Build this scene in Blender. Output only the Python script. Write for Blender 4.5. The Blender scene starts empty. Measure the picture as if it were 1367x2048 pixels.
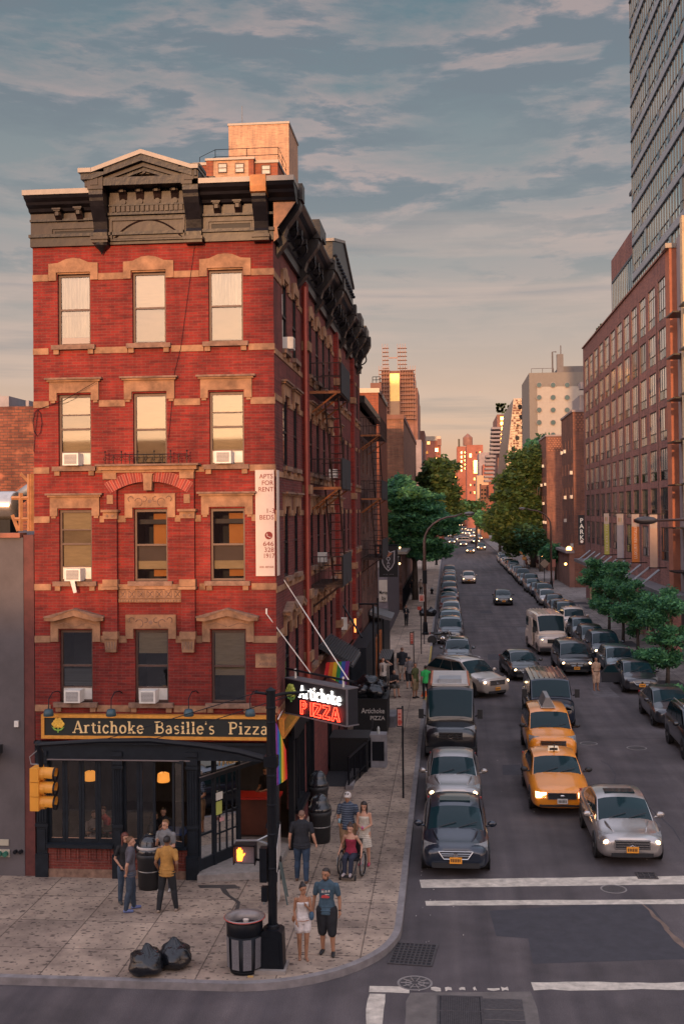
import bpy, bmesh, math, random
from mathutils import Vector, Matrix, Euler
R=math.radians
random.seed(7)
S=bpy.context.scene
COL=S.collection
# ---------------------------------------------------------------- camera
EYE=9.6; FPX=2250.; SHY=-35.408
PITCH,ROLL,YAW=R(.8),R(-.55),R(5.31165)
cam=bpy.data.cameras.new('camera'); co=bpy.data.objects.new('camera',cam); COL.objects.link(co)
cam.sensor_fit='VERTICAL'; cam.sensor_height=24; cam.lens=FPX/2048*24
cam.shift_y=SHY/2048*-1*-1; cam.clip_end=6000; cam.clip_start=.5
CM=Matrix.Rotation(YAW,3,'Z')@Matrix.Rotation(math.pi/2+PITCH,3,'X')@Matrix.Rotation(ROLL,3,'Z')
co.location=(0,0,EYE); co.rotation_euler=CM.to_euler()
S.camera=co
# ---------------------------------------------------------------- light
SUN_AZ=R(3.2); SUN_EL=R(6.5)       # the sun stands behind the camera, a little to the left
w=bpy.data.worlds.new('World'); S.world=w; w.use_nodes=True
def sky():
    nt=w.node_tree; N=nt.nodes; L=nt.links; N.clear()
    def nd(t,**k):
        n=N.new(t)
        for a,b in k.items(): setattr(n,a,b)
        return n
    def math_(op,a,b=None,c=None,clamp=False):
        n=nd('ShaderNodeMath',operation=op,use_clamp=clamp)
        for i,v in enumerate((a,b,c)):
            if v is None: continue
            if isinstance(v,(int,float)): n.inputs[i].default_value=v
            else: L.new(v,n.inputs[i])
        return n.outputs[0]
    def mix(f,a,b,bt='MIX'):
        n=nd('ShaderNodeMix',data_type='RGBA',blend_type=bt)
        for i,v in ((0,f),(6,a),(7,b)):
            if isinstance(v,(int,float)): n.inputs[i].default_value=v
            elif isinstance(v,tuple): n.inputs[i].default_value=(*v,1)
            else: L.new(v,n.inputs[i])
        return n.outputs[2]
    def ramp(v,st,interp='LINEAR'):
        n=nd('ShaderNodeValToRGB'); L.new(v,n.inputs[0]); e=n.color_ramp.elements; n.color_ramp.interpolation=interp
        while len(e)<len(st): e.new(.5)
        for el,(p,c) in zip(e,st): el.position=p; el.color=(*c,1) if len(c)==3 else c
        return n.outputs[0]
    tc=nd('ShaderNodeTexCoord').outputs['Generated']
    sp=nd('ShaderNodeSeparateXYZ'); L.new(tc,sp.inputs[0]); x,y,z=sp.outputs
    el=math_('MAXIMUM',z,0)
    base=ramp(math_('MULTIPLY',el,2.0),[(0,(.66,.33,.21)),(.14,(.60,.36,.255)),(.30,(.40,.295,.25)),(.47,(.235,.225,.215)),(.70,(.135,.165,.175)),(.88,(.082,.135,.158)),(1,(.075,.125,.15))])
    # cloud decks: big broken sheets high up, long streaks near the horizon
    def noise(scale,det,rough,vec,dist=0.0,w4=0.0):
        n=nd('ShaderNodeTexNoise',noise_dimensions='4D'); L.new(vec,n.inputs['Vector'])
        n.inputs['Scale'].default_value=scale; n.inputs['Detail'].default_value=det; n.inputs['Roughness'].default_value=rough; n.inputs['Distortion'].default_value=dist; n.inputs['W'].default_value=w4
        return n.outputs[0]
    def stretch(sx,sy,sz,off=(0,0,0)):
        m=nd('ShaderNodeMapping'); L.new(tc,m.inputs[0]); m.inputs['Scale'].default_value=(sx,sy,sz); m.inputs['Location'].default_value=off
        return m.outputs[0]
    n1=noise(6.,9,.6,stretch(1,1,4.2),.25,1.3)
    n1b=noise(6.,9,.6,stretch(1,1,4.2,(0,0,-.06)),.25,1.3)   # the same deck sampled a little lower: which side faces the sun
    n2=noise(2.3,7,.52,stretch(1,1,15,(3.1,0,.7)),.25,4.2)
    hi=ramp(el,[(0,(0,0,0)),(.16,(.1,.1,.1)),(.27,(1,1,1))]); lo=ramp(el,[(0,(.6,.6,.6)),(.1,(1,1,1)),(.22,(.8,.8,.8)),(.30,(0,0,0))])
    m1=math_('MULTIPLY',ramp(n1,[(.36,(0,0,0)),(.56,(1,1,1))]),hi)
    m2=math_('MULTIPLY',ramp(n2,[(.45,(0,0,0)),(.60,(1,1,1))]),lo)
    shade=ramp(math_('ADD',math_('MULTIPLY',math_('SUBTRACT',n1b,n1),6.5),.5),[(.25,(.13,.14,.155)),(.5,(.19,.175,.185)),(.8,(.36,.26,.235))])
    c1=mix(math_('MULTIPLY',m1,.85),base,shade)
    c2=mix(math_('MULTIPLY',m2,.7),c1,ramp(n2,[(.46,(.56,.36,.28)),(.56,(.52,.35,.28)),(.66,(.25,.20,.20))]))
    # the bright sunset half of the sky lies behind the camera
    ny=nd('ShaderNodeSeparateXYZ'); L.new(tc,ny.inputs[0])
    west=ramp(math_('MULTIPLY_ADD',math_('ADD',math_('MULTIPLY',y,-.98),math_('MULTIPLY',x,-.19)),.5,.5),[(.35,(0,0,0)),(.95,(1,1,1))])
    glow=ramp(math_('MULTIPLY',el,1.3),[(0,(2.8,1.6,.95)),(.25,(2.5,1.75,1.4)),(.6,(1.6,1.45,1.62)),(1,(1.1,1.13,1.4))])
    c3=mix(west,c2,glow)
    zen=ramp(el,[(.42,(0,0,0)),(.8,(1,1,1))])
    c4=mix(zen,c3,(.92,.92,1.12))
    ns=nd('ShaderNodeTexSky',sky_type='NISHITA'); ns.sun_disc=False; ns.sun_elevation=SUN_EL; ns.sun_rotation=math.pi+SUN_AZ; ns.dust_density=2
    bg=nd('ShaderNodeBackground'); L.new(c4,bg.inputs[0]); bg.inputs[1].default_value=1.0
    b2=nd('ShaderNodeBackground'); L.new(ns.outputs[0],b2.inputs[0]); b2.inputs[1].default_value=.03
    ad=nd('ShaderNodeAddShader'); L.new(bg.outputs[0],ad.inputs[0]); L.new(b2.outputs[0],ad.inputs[1])
    out=nd('ShaderNodeOutputWorld'); L.new(ad.outputs[0],out.inputs[0])
sky()
sl=bpy.data.lights.new('sun','SUN'); so=bpy.data.objects.new('sun',sl); COL.objects.link(so)
sl.energy=3.7; sl.angle=R(1.0); sl.color=(1,.52,.24)
sdir=Vector((math.sin(SUN_AZ)*math.cos(SUN_EL),math.cos(SUN_AZ)*math.cos(SUN_EL),-math.sin(SUN_EL)))
so.rotation_euler=sdir.to_track_quat('-Z','Y').to_euler()
S.view_settings.view_transform='Standard'; S.view_settings.look='None'; S.view_settings.exposure=.12; S.view_settings.gamma=1
S.render.resolution_x=683; S.render.resolution_y=1024
try: S.render.engine='CYCLES'
except Exception: pass
S.cycles.max_bounces=6; S.cycles.transparent_max_bounces=10
S.cycles.sample_clamp_indirect=4

# ---------------------------------------------------------------- finding real places: where a sight line meets a known plane
def ray(px,py): return CM@Vector(((px-683.5)/FPX,(1024-py+SHY)/FPX,-1.))
def G(px,py,z=0.):
    d=ray(px,py); t=(z-EYE)/d.z; return Vector((d.x*t,d.y*t,z))
def PY(px,py,Y):
    d=ray(px,py); t=Y/d.y; return (d.x*t, d.z*t+EYE)
def PX(px,py,X):
    d=ray(px,py); t=X/d.x; return (d.y*t, d.z*t+EYE)

# ---------------------------------------------------------------- materials
MATS={}
def leafm(name,c):
    if name in MATS: return MATS[name]
    m=mat(name,c,.6,var=.3,vs=1.5,spec=.3); nt=m.node_tree; N=nt.nodes; L=nt.links; b=N['Principled BSDF']; src=b.inputs['Base Color'].links[0].from_socket
    t=N.new('ShaderNodeBsdfTranslucent'); L.new(src,t.inputs[0]); x=N.new('ShaderNodeMixShader'); x.inputs[0].default_value=.42; L.new(b.outputs[0],x.inputs[1]); L.new(t.outputs[0],x.inputs[2]); L.new(x.outputs[0],N['Material Output'].inputs[0]); return m
def mat(name,col,rough=.7,metal=0,var=.12,vs=2.,bump=0,bs=30,emit=0,spec=.5,coat=0,stretch=None,alpha=None):
    if name in MATS: return MATS[name]
    m=bpy.data.materials.new(name); m.use_nodes=True; MATS[name]=m
    nt=m.node_tree; N=nt.nodes; L=nt.links; b=N['Principled BSDF']
    b.inputs['Roughness'].default_value=rough; b.inputs['Metallic'].default_value=metal
    b.inputs['Specular IOR Level'].default_value=spec; b.inputs['Coat Weight'].default_value=coat; b.inputs['Coat Roughness'].default_value=.04
    b.inputs['Base Color'].default_value=(*col,1)
    if emit: b.inputs['Emission Color'].default_value=(*col,1); b.inputs['Emission Strength'].default_value=emit
    if var>0 or bump>0:
        g=N.new('ShaderNodeTexCoord'); v=g.outputs['Object']
        if stretch:
            mp=N.new('ShaderNodeMapping'); mp.inputs['Scale'].default_value=stretch; L.new(v,mp.inputs[0]); v=mp.outputs[0]
    if var>0:
        n=N.new('ShaderNodeTexNoise'); n.inputs['Scale'].default_value=vs; n.inputs['Detail'].default_value=6; n.inputs['Roughness'].default_value=.62; L.new(v,n.inputs[0])
        r=N.new('ShaderNodeValToRGB'); L.new(n.outputs[0],r.inputs[0])
        r.color_ramp.elements[0].position=.3; r.color_ramp.elements[1].position=.7
        r.color_ramp.elements[0].color=(*[c*(1-var) for c in col],1); r.color_ramp.elements[1].color=(*[min(1,c*(1+var)) for c in col],1)
        L.new(r.outputs[0],b.inputs['Base Color'])
    if bump>0:
        n=N.new('ShaderNodeTexNoise'); n.inputs['Scale'].default_value=bs; n.inputs['Detail'].default_value=4; L.new(v,n.inputs[0])
        u=N.new('ShaderNodeBump'); u.inputs['Strength'].default_value=bump; u.inputs['Distance'].default_value=.02; L.new(n.outputs[0],u.inputs['Height']); L.new(u.outputs[0],b.inputs['Normal'])
    return m
def brick(name,c1,c2,mortar,bw=.21,bh=.068,ms=.010,patch=None,rough=.85,pscale=.5,dark=.25,soot=None):
    if name in MATS: return MATS[name]
    m=bpy.data.materials.new(name); m.use_nodes=True; MATS[name]=m
    nt=m.node_tree; N=nt.nodes; L=nt.links; b=N['Principled BSDF']; b.inputs['Roughness'].default_value=rough; b.inputs['Specular IOR Level'].default_value=.25
    g=N.new('ShaderNodeNewGeometry'); s=N.new('ShaderNodeSeparateXYZ'); L.new(g.outputs['Position'],s.inputs[0])
    a=N.new('ShaderNodeMath'); a.operation='ADD'; L.new(s.outputs[0],a.inputs[0]); L.new(s.outputs[1],a.inputs[1])
    c=N.new('ShaderNodeCombineXYZ'); L.new(a.outputs[0],c.inputs[0]); L.new(s.outputs[2],c.inputs[1])
    t=N.new('ShaderNodeTexBrick'); L.new(c.outputs[0],t.inputs[0]); t.inputs['Scale'].default_value=1
    t.inputs['Brick Width'].default_value=bw; t.inputs['Row Height'].default_value=bh; t.inputs['Mortar Size'].default_value=ms; t.inputs['Mortar Smooth'].default_value=.2
    t.inputs['Color1'].default_value=(*c1,1); t.inputs['Color2'].default_value=(*c2,1); t.inputs['Mortar'].default_value=(*mortar,1); t.inputs['Bias'].default_value=-.1
    n=N.new('ShaderNodeTexNoise'); n.inputs['Scale'].default_value=pscale; n.inputs['Detail'].default_value=8; n.inputs['Roughness'].default_value=.65; L.new(c.outputs[0],n.inputs[0])
    r=N.new('ShaderNodeValToRGB'); L.new(n.outputs[0],r.inputs[0]); r.color_ramp.elements[0].position=.32; r.color_ramp.elements[1].position=.68
    d=1-dark; r.color_ramp.elements[0].color=(d,d,d,1); r.color_ramp.elements[1].color=(1.12,1.08,1.05,1)
    x=N.new('ShaderNodeMix'); x.data_type='RGBA'; x.blend_type='MULTIPLY'; x.inputs[0].default_value=1; L.new(t.outputs[0],x.inputs[6]); L.new(r.outputs[0],x.inputs[7])
    out=x.outputs[2]
    # dark, weathered courses in rows
    wv=N.new('ShaderNodeMapping'); wv.inputs['Scale'].default_value=(1.2,9,1); L.new(c.outputs[0],wv.inputs[0])
    n3=N.new('ShaderNodeTexNoise'); n3.inputs['Scale'].default_value=1.1; n3.inputs['Detail'].default_value=3; L.new(wv.outputs[0],n3.inputs[0])
    r3=N.new('ShaderNodeValToRGB'); L.new(n3.outputs[0],r3.inputs[0]); r3.color_ramp.elements[0].position=.33; r3.color_ramp.elements[1].position=.52
    r3.color_ramp.elements[0].color=(.62,.66,.72,1); r3.color_ramp.elements[1].color=(1,1,1,1)
    x3=N.new('ShaderNodeMix'); x3.data_type='RGBA'; x3.blend_type='MULTIPLY'; x3.inputs[0].default_value=.85; L.new(out,x3.inputs[6]); L.new(r3.outputs[0],x3.inputs[7]); out=x3.outputs[2]
    if patch:
        n2=N.new('ShaderNodeTexNoise'); n2.inputs['Scale'].default_value=1.1; n2.inputs['Detail'].default_value=7; L.new(c.outputs[0],n2.inputs[0])
        r2=N.new('ShaderNodeValToRGB'); L.new(n2.outputs[0],r2.inputs[0]); r2.color_ramp.elements[0].position=.56; r2.color_ramp.elements[1].position=.62; r2.color_ramp.elements[0].color=(0,0,0,1); r2.color_ramp.elements[1].color=(.75,.75,.75,1)
        y=N.new('ShaderNodeMix'); y.data_type='RGBA'; L.new(r2.outputs[0],y.inputs[0]); L.new(out,y.inputs[6]); y.inputs[7].default_value=(*patch,1); out=y.outputs[2]
    vm=N.new('ShaderNodeMapping'); vm.inputs['Scale'].default_value=(2.2,.28,1); L.new(c.outputs[0],vm.inputs[0])
    n7=N.new('ShaderNodeTexNoise'); n7.inputs['Scale'].default_value=1.; n7.inputs['Detail'].default_value=7; n7.inputs['Roughness'].default_value=.7; L.new(vm.outputs[0],n7.inputs[0])
    r7=N.new('ShaderNodeValToRGB'); L.new(n7.outputs[0],r7.inputs[0]); r7.color_ramp.elements[0].position=.36; r7.color_ramp.elements[1].position=.66; r7.color_ramp.elements[0].color=(.58,.60,.66,1); r7.color_ramp.elements[1].color=(1.12,1.06,1.04,1)
    x7=N.new('ShaderNodeMix'); x7.data_type='RGBA'; x7.blend_type='MULTIPLY'; x7.inputs[0].default_value=.8; L.new(out,x7.inputs[6]); L.new(r7.outputs[0],x7.inputs[7]); out=x7.outputs[2]
    L.new(out,b.inputs['Base Color'])
    u=N.new('ShaderNodeBump'); u.inputs['Strength'].default_value=.5; u.inputs['Distance'].default_value=.008; u.invert=True; L.new(t.outputs['Fac'],u.inputs['Height']); L.new(u.outputs[0],b.inputs['Normal'])
    return m
def glass(name,tint=(.9,.95,.95),refl=.12,rough=.03):
    if name in MATS: return MATS[name]
    m=bpy.data.materials.new(name); m.use_nodes=True; MATS[name]=m
    nt=m.node_tree; N=nt.nodes; L=nt.links; N.clear()
    tr=N.new('ShaderNodeBsdfTransparent'); tr.inputs[0].default_value=(*tint,1)
    gl=N.new('ShaderNodeBsdfGlossy'); gl.inputs['Roughness'].default_value=rough; gl.inputs[0].default_value=(.9,.9,.9,1)
    lw=N.new('ShaderNodeFresnel'); lw.inputs[0].default_value=1.5
    a=N.new('ShaderNodeMath'); a.operation='MULTIPLY_ADD'; a.inputs[1].default_value=1.6; a.inputs[2].default_value=refl; a.use_clamp=True; L.new(lw.outputs[0],a.inputs[0])
    mx=N.new('ShaderNodeMixShader'); L.new(a.outputs[0],mx.inputs[0]); L.new(tr.outputs[0],mx.inputs[1]); L.new(gl.outputs[0],mx.inputs[2])
    o=N.new('ShaderNodeOutputMaterial'); L.new(mx.outputs[0],o.inputs[0]); return m

# ---------------------------------------------------------------- mesh collector
INV={}
def nrm(v): v=Vector(v); return v.normalized() if v.length>1e-9 else Vector((0,0,1))
class MB:
    def __init__(s): s.v=[]; s.f=[]; s.mi=[]; s.mats=[]; s.cur=0
    def m(s,mt):
        if mt not in s.mats: s.mats.append(mt)
        s.cur=s.mats.index(mt); return s
    def add(s,vs,fs):
        o=len(s.v); s.v+= [tuple(p) for p in vs]
        for f in fs: s.f.append([i+o for i in f]); s.mi.append(s.cur)
        return s
    def box(s,x0,x1,y0,y1,z0,z1):
        if x0>x1: x0,x1=x1,x0
        if y0>y1: y0,y1=y1,y0
        if z0>z1: z0,z1=z1,z0
        return s.add([(x0,y0,z0),(x1,y0,z0),(x1,y1,z0),(x0,y1,z0),(x0,y0,z1),(x1,y0,z1),(x1,y1,z1),(x0,y1,z1)],[(0,3,2,1),(4,5,6,7),(0,1,5,4),(1,2,6,5),(2,3,7,6),(3,0,4,7)])
    def mbox(s,mp,u0,u1,v0,v1,d0,d1):
        P=[mp(u,v,d) for d in (d0,d1) for (u,v) in ((u0,v0),(u1,v0),(u1,v1),(u0,v1))]
        return s.add(P,[(0,1,2,3),(7,6,5,4),(0,4,5,1),(1,5,6,2),(2,6,7,3),(3,7,4,0)])
    def mprism(s,mp,pts,d0,d1):        # outline (u,v) given a thickness
        n=len(pts); P=[mp(u,v,d0) for u,v in pts]+[mp(u,v,d1) for u,v in pts]
        return s.add(P,[tuple(range(n)),tuple(range(2*n-1,n-1,-1))]+[(i,(i+1)%n,n+(i+1)%n,n+i) for i in range(n)])
    def quad(s,a,b,c,d): return s.add([a,b,c,d],[(0,1,2,3)])
    def wall(s,mp,u0,u1,v0,v1,ops,depth,d=0.):
        us=sorted({u0,u1,*[min(max(o[0],u0),u1) for o in ops],*[min(max(o[1],u0),u1) for o in ops]}); vs=sorted({v0,v1,*[min(max(o[2],v0),v1) for o in ops],*[min(max(o[3],v0),v1) for o in ops]})
        for i in range(len(us)-1):
            for j in range(len(vs)-1):
                cu=(us[i]+us[i+1])/2; cv=(vs[j]+vs[j+1])/2
                if any(o[0]<cu<o[1] and o[2]<cv<o[3] for o in ops): continue
                s.quad(mp(us[i],vs[j],d),mp(us[i+1],vs[j],d),mp(us[i+1],vs[j+1],d),mp(us[i],vs[j+1],d))
        for a,b,c,e in [o[:4] for o in ops]:
            s.quad(mp(a,c,d),mp(a,e,d),mp(a,e,d+depth),mp(a,c,d+depth)); s.quad(mp(b,c,d),mp(b,c,d+depth),mp(b,e,d+depth),mp(b,e,d))
            s.quad(mp(a,e,d),mp(b,e,d),mp(b,e,d+depth),mp(a,e,d+depth)); s.quad(mp(a,c,d),mp(a,c,d+depth),mp(b,c,d+depth),mp(b,c,d))
        return s
    def tube(s,pts,r,n=8,cap=True,squash=1.):
        pts=[Vector(p) for p in pts]; m=len(pts); rs=r if isinstance(r,(list,tuple)) else [r]*m
        rings=[]; prev=None
        for i,p in enumerate(pts):
            t=nrm((pts[min(i+1,m-1)]-pts[max(i-1,0)]))
            if prev is None:
                a=Vector((0,0,1)) if abs(t.z)<.9 else Vector((1,0,0)); u=nrm(t.cross(a))
            else: u=nrm(prev-t*prev.dot(t))
            prev=u; w_=t.cross(u)
            rings.append([p+(u*math.cos(2*math.pi*k/n)+w_*math.sin(2*math.pi*k/n)*squash)*rs[i] for k in range(n)])
        vs=[q for rg in rings for q in rg]; fs=[(i*n+k,i*n+(k+1)%n,(i+1)*n+(k+1)%n,(i+1)*n+k) for i in range(m-1) for k in range(n)]
        if cap: fs+=[tuple(range(n-1,-1,-1)),tuple(range((m-1)*n,m*n))]
        return s.add(vs,fs)
    def lathe(s,prof,c=(0,0,0),n=20,axis='z',cap=True):
        vs=[]; 
        for r,h in prof:
            for k in range(n):
                a=2*math.pi*k/n; p=(r*math.cos(a),r*math.sin(a),h)
                if axis=='x': p=(h,r*math.cos(a),r*math.sin(a))
                if axis=='y': p=(r*math.cos(a),h,r*math.sin(a))
                vs.append((p[0]+c[0],p[1]+c[1],p[2]+c[2]))
        m=len(prof); fs=[(i*n+k,i*n+(k+1)%n,(i+1)*n+(k+1)%n,(i+1)*n+k) for i in range(m-1) for k in range(n)]
        if cap: fs+=[tuple(range(n-1,-1,-1)),tuple(range((m-1)*n,m*n))]
        return s.add(vs,fs)
    def ball(s,c,r,n=10,m=7,sc=(1,1,1)):
        vs=[]
        for i in range(m+1):
            a=math.pi*i/m
            for k in range(n):
                b=2*math.pi*k/n; vs.append((c[0]+r*sc[0]*math.sin(a)*math.cos(b),c[1]+r*sc[1]*math.sin(a)*math.sin(b),c[2]+r*sc[2]*math.cos(a)))
        return s.add(vs,[(i*n+k,i*n+(k+1)%n,(i+1)*n+(k+1)%n,(i+1)*n+k) for i in range(m) for k in range(n)])
    def build(s,name,mt=None,parent=None,smooth=False,loc=None,fixn=True):
        me=bpy.data.meshes.new(name); me.from_pydata(s.v,[],s.f)
        if mt is not None and not s.mats: s.mats=[mt]
        for q in s.mats: me.materials.append(q)
        if len(s.mats)>1: me.polygons.foreach_set('material_index',s.mi)
        if fixn and len(s.f)<60000:
            bm=bmesh.new(); bm.from_mesh(me); bmesh.ops.remove_doubles(bm,verts=bm.verts,dist=1e-5) if smooth else None
            bmesh.ops.recalc_face_normals(bm,faces=bm.faces); bm.to_mesh(me); bm.free()
        if smooth: me.shade_smooth()
        return link(name,me,parent,loc)
def link(name,me,parent=None,loc=None):
    o=bpy.data.objects.new(name,me); COL.objects.link(o)
    if parent is not None:
        if parent.name in INV: me.transform(INV[parent.name]); INV[o.name]=INV[parent.name]
        o.parent=parent
    elif loc is not None:
        me.transform(Matrix.Translation(-Vector(loc))); o.location=loc; INV[o.name]=Matrix.Translation(-Vector(loc))
    return o
def tag(o,label,cat,group=None,kind=None):
    if label: o['label']=label
    if cat: o['category']=cat
    if group: o['group']=group
    if kind: o['kind']=kind
    return o
def thing(name,label,cat,loc=(0,0,0),rz=0.,group=None,world=False):
    o=bpy.data.objects.new(name,None); COL.objects.link(o); o.empty_display_size=.3
    o.location=loc; o.rotation_euler=(0,0,rz)
    if world: INV[o.name]=(Matrix.Translation(Vector(loc))@Matrix.Rotation(rz,4,'Z')).inverted()
    return tag(o,label,cat,group)
KIDS={}
def kids(o): return [c for c in o.children]
def dup(root,loc,rz=0.,label=None,group=None,sc=None):
    c=root.copy(); COL.objects.link(c); c.location=loc; c.rotation_euler=(0,0,rz)
    if sc: c.scale=(sc,sc,sc)
    if label: c['label']=label
    if group: c['group']=group
    for a in list(root.children):
        b=a.copy(); COL.objects.link(b); b.parent=c
        for e in list(a.children):
            g=e.copy(); COL.objects.link(g); g.parent=b
    return c
def struct(name,mb,mt=None,smooth=False):
    o=mb.build(name,mt,smooth=smooth); o['kind']='structure'; return o
def text_mesh(txt,size=1.,ext=.01,spacing=1.,bold=0.,align='LEFT'):
    cu=bpy.data.curves.new('t','FONT'); cu.body=txt; cu.size=size; cu.extrude=ext; cu.space_character=spacing; cu.offset=bold; cu.resolution_u=3; cu.align_x=align
    ob=bpy.data.objects.new('t',cu); COL.objects.link(ob)
    dg=bpy.context.evaluated_depsgraph_get(); me=bpy.data.meshes.new_from_object(ob.evaluated_get(dg)); bpy.data.objects.remove(ob); bpy.data.curves.remove(cu)
    return me
def text(mb,txt,org,ux,uy,size,mt,ext=.01,bold=0.,align='LEFT',spacing=1.,width=None):
    me=text_mesh(txt,1.,ext/size,spacing,bold,align); mb.m(mt); ux=nrm(ux); uy=nrm(uy); n=ux.cross(uy); org=Vector(org)
    xs=[v.co.x for v in me.vertices] or [0,1]; k=1.
    if width: k=width/((max(xs)-min(xs))*size)
    mb.add([org+ux*v.co.x*size*k+uy*v.co.y*size+n*v.co.z*size for v in me.vertices],[list(p.vertices) for p in me.polygons]); bpy.data.meshes.remove(me)
    return mb
# slab-serif letters drawn as strokes for the shop name
def _arc(cx,cy,rx,ry,a0,a1,n=10): return [(cx+rx*math.cos(R(a0+(a1-a0)*i/n)),cy+ry*math.sin(R(a0+(a1-a0)*i/n))) for i in range(n+1)]
T,t_=.15,.075
SER={
'A':(.86,[([(.10,0),(.42,1)],t_),([(.42,1),(.74,0)],T),([(.22,.34),(.62,.34)],t_)],[(.10,0,.13),(.74,0,.15)]),
'B':(.80,[([(.2,0),(.2,1)],T),([(.2,.965)]+_arc(.42,.76,.22,.205,90,-90)+[(.2,.555)],.09),([(.2,.53)]+_arc(.44,.285,.25,.25,90,-90)+[(.2,.035)],.1)],[(.16,0,.14),(.16,1,.14)]),
'P':(.76,[([(.2,0),(.2,1)],T),([(.2,.965)]+_arc(.42,.73,.23,.235,90,-90)+[(.2,.495)],.1)],[(.2,0,.16),(.16,1,.14)]),
'r':(.56,[([(.18,0),(.18,.66)],T),(_arc(.38,.4,.2,.24,150,60),.11)],[(.18,0,.15),(.12,.66,.09)]),
't':(.48,[([(.22,.86),(.22,.2)]+_arc(.36,.2,.14,.17,180,300,6),.12),([(.04,.66),(.42,.66)],.07)],[]),
'i':(.38,[([(.19,0),(.19,.66)],T),([(.19,.82),(.19,.98)],T)],[(.19,0,.15),(.13,.66,.09)]),
'l':(.38,[([(.19,0),(.19,1)],T)],[(.19,0,.15),(.13,1,.09)]),
'c':(.60,[(_arc(.33,.33,.22,.31,35,325,14),.12)],[]),
'e':(.62,[(_arc(.32,.33,.22,.31,0,320,14),.12),([(.1,.34),(.56,.34)],.07)],[]),
'o':(.66,[(_arc(.33,.33,.23,.31,0,360,16),.13)],[]),
'a':(.62,[([(.46,.45),(.46,.02)],T),(_arc(.3,.45,.17,.2,150,0,8),.09),(_arc(.28,.19,.17,.17,60,330,10),.1)],[(.5,0,.08)]),
's':(.54,[(_arc(.28,.49,.16,.15,40,260,8)+_arc(.26,.18,.17,.16,80,-140,8),.1)],[]),
'h':(.72,[([(.18,0),(.18,1)],T),([(.18,.5)]+_arc(.37,.46,.17,.18,120,0,6)+[(.54,0)],.12)],[(.18,0,.14),(.12,1,.09),(.54,0,.14)]),
'k':(.72,[([(.18,0),(.18,1)],T),([(.2,.25),(.54,.64)],.07),([(.3,.4),(.58,0)],.13)],[(.18,0,.14),(.12,1,.09),(.56,0,.14),(.52,.66,.12)]),
'z':(.60,[([(.08,.62),(.52,.62)],.08),([(.5,.62),(.1,.04)],.12),([(.08,.04),(.54,.04)],.08)],[]),
"'":(.26,[([(.14,1.02),(.1,.78)],.1)],[]),' ':(.55,[],[])}
def serif(mb,txt,org,ux,uy,size,mt,ext=.02,width=None,sp=.03):
    tot=sum(SER[c][0]+sp for c in txt); k=1. if not width else width/(tot*size)
    mb.m(mt); ux=nrm(ux); uy=nrm(uy); n=ux.cross(uy); org=Vector(org); x0=0
    cnt=[0]
    def q(pts):
        cnt[0]+=1; e=ext+(cnt[0]%7)*.0006
        P=[org+ux*(x0+x)*size*k+uy*y*size for x,y in pts]; F=[p+n*e for p in P]; m_=len(P)
        mb.add(P+F,[tuple(range(m_,2*m_))]+[(i,(i+1)%m_,m_+(i+1)%m_,m_+i) for i in range(m_)])
    for c in txt:
        wd,st,se=SER[c]
        for pts,wi in st:
            L_=[];R_=[]
            for i,p in enumerate(pts):
                a=pts[max(i-1,0)]; b=pts[min(i+1,len(pts)-1)]; dx,dy=b[0]-a[0],b[1]-a[1]; l=math.hypot(dx,dy) or 1; nx,ny=-dy/l*wi/2,dx/l*wi/2
                L_.append((p[0]+nx,p[1]+ny)); R_.append((p[0]-nx,p[1]-ny))
            for i in range(len(pts)-1): q([R_[i],R_[i+1],L_[i+1],L_[i]])
        for sx,sy,hl in se:
            y0=sy if sy==0 else sy-.07
            q([(sx-hl,y0),(sx+hl,y0),(sx+hl,y0+.07),(sx-hl,y0+.07)])
        x0+=wd+sp
    return tot*size*k
# ================================================================ materials of the place
M_brick=brick('red_brick',(.30,.034,.026),(.19,.027,.024),(.235,.07,.055),bw=.23,bh=.072,ms=.0095,dark=.35)
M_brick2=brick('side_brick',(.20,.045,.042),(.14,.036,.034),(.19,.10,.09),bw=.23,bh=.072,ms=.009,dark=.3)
M_stone=mat('brownstone',(.27,.145,.08),.85,var=.5,vs=2.6,bump=.4,bs=18)
M_sill=mat('sooty_stone',(.20,.12,.085),.9,var=.4,vs=6,bump=.4,bs=20)
M_tin=mat('brown_painted_tin',(.015,.0075,.0065),.34,var=.5,vs=4,bump=.22,bs=4,spec=.35)
M_tin2=mat('dark_painted_tin',(.010,.009,.012),.38,var=.3,vs=4,bump=.35,bs=8,spec=.35)
M_flash=mat('aluminium_flashing',(.22,.195,.175),.45,metal=.3,var=.1,vs=6,bump=.15,bs=4)
M_wood=mat('window_frame_paint',(.085,.045,.035),.5,var=.2,vs=8)
M_blind=mat('cream_blind',(.33,.235,.145),.85,var=.16,vs=3,stretch=(1,1,6))
M_curtain=mat('net_curtain',(.34,.28,.23),.9,var=.35,vs=7,stretch=(3.5,3.5,.4))
M_dark=mat('dark_room',(.02,.02,.024),.9,var=0)
M_room=mat('dim_room_wall',(.06,.05,.05),.9,var=.2)
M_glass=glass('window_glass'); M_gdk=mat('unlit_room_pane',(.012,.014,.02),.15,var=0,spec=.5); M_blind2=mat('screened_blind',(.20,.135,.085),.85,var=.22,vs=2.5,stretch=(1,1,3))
M_black=mat('black_painted_iron',(.006,.0075,.011),.42,var=.25,vs=9,spec=.22)
M_store=mat('charcoal_shopfront_paint',(.011,.015,.021),.45,var=.3,vs=5,spec=.25)
M_gold=mat('gold_frame',(.65,.29,.05),.45,metal=.2,var=.2,vs=8)
M_goldL=mat('gilt_letters',(.80,.57,.27),.5,var=.1)
M_white=mat('white_enamel',(.66,.63,.58),.5,var=.1,vs=6)
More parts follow.
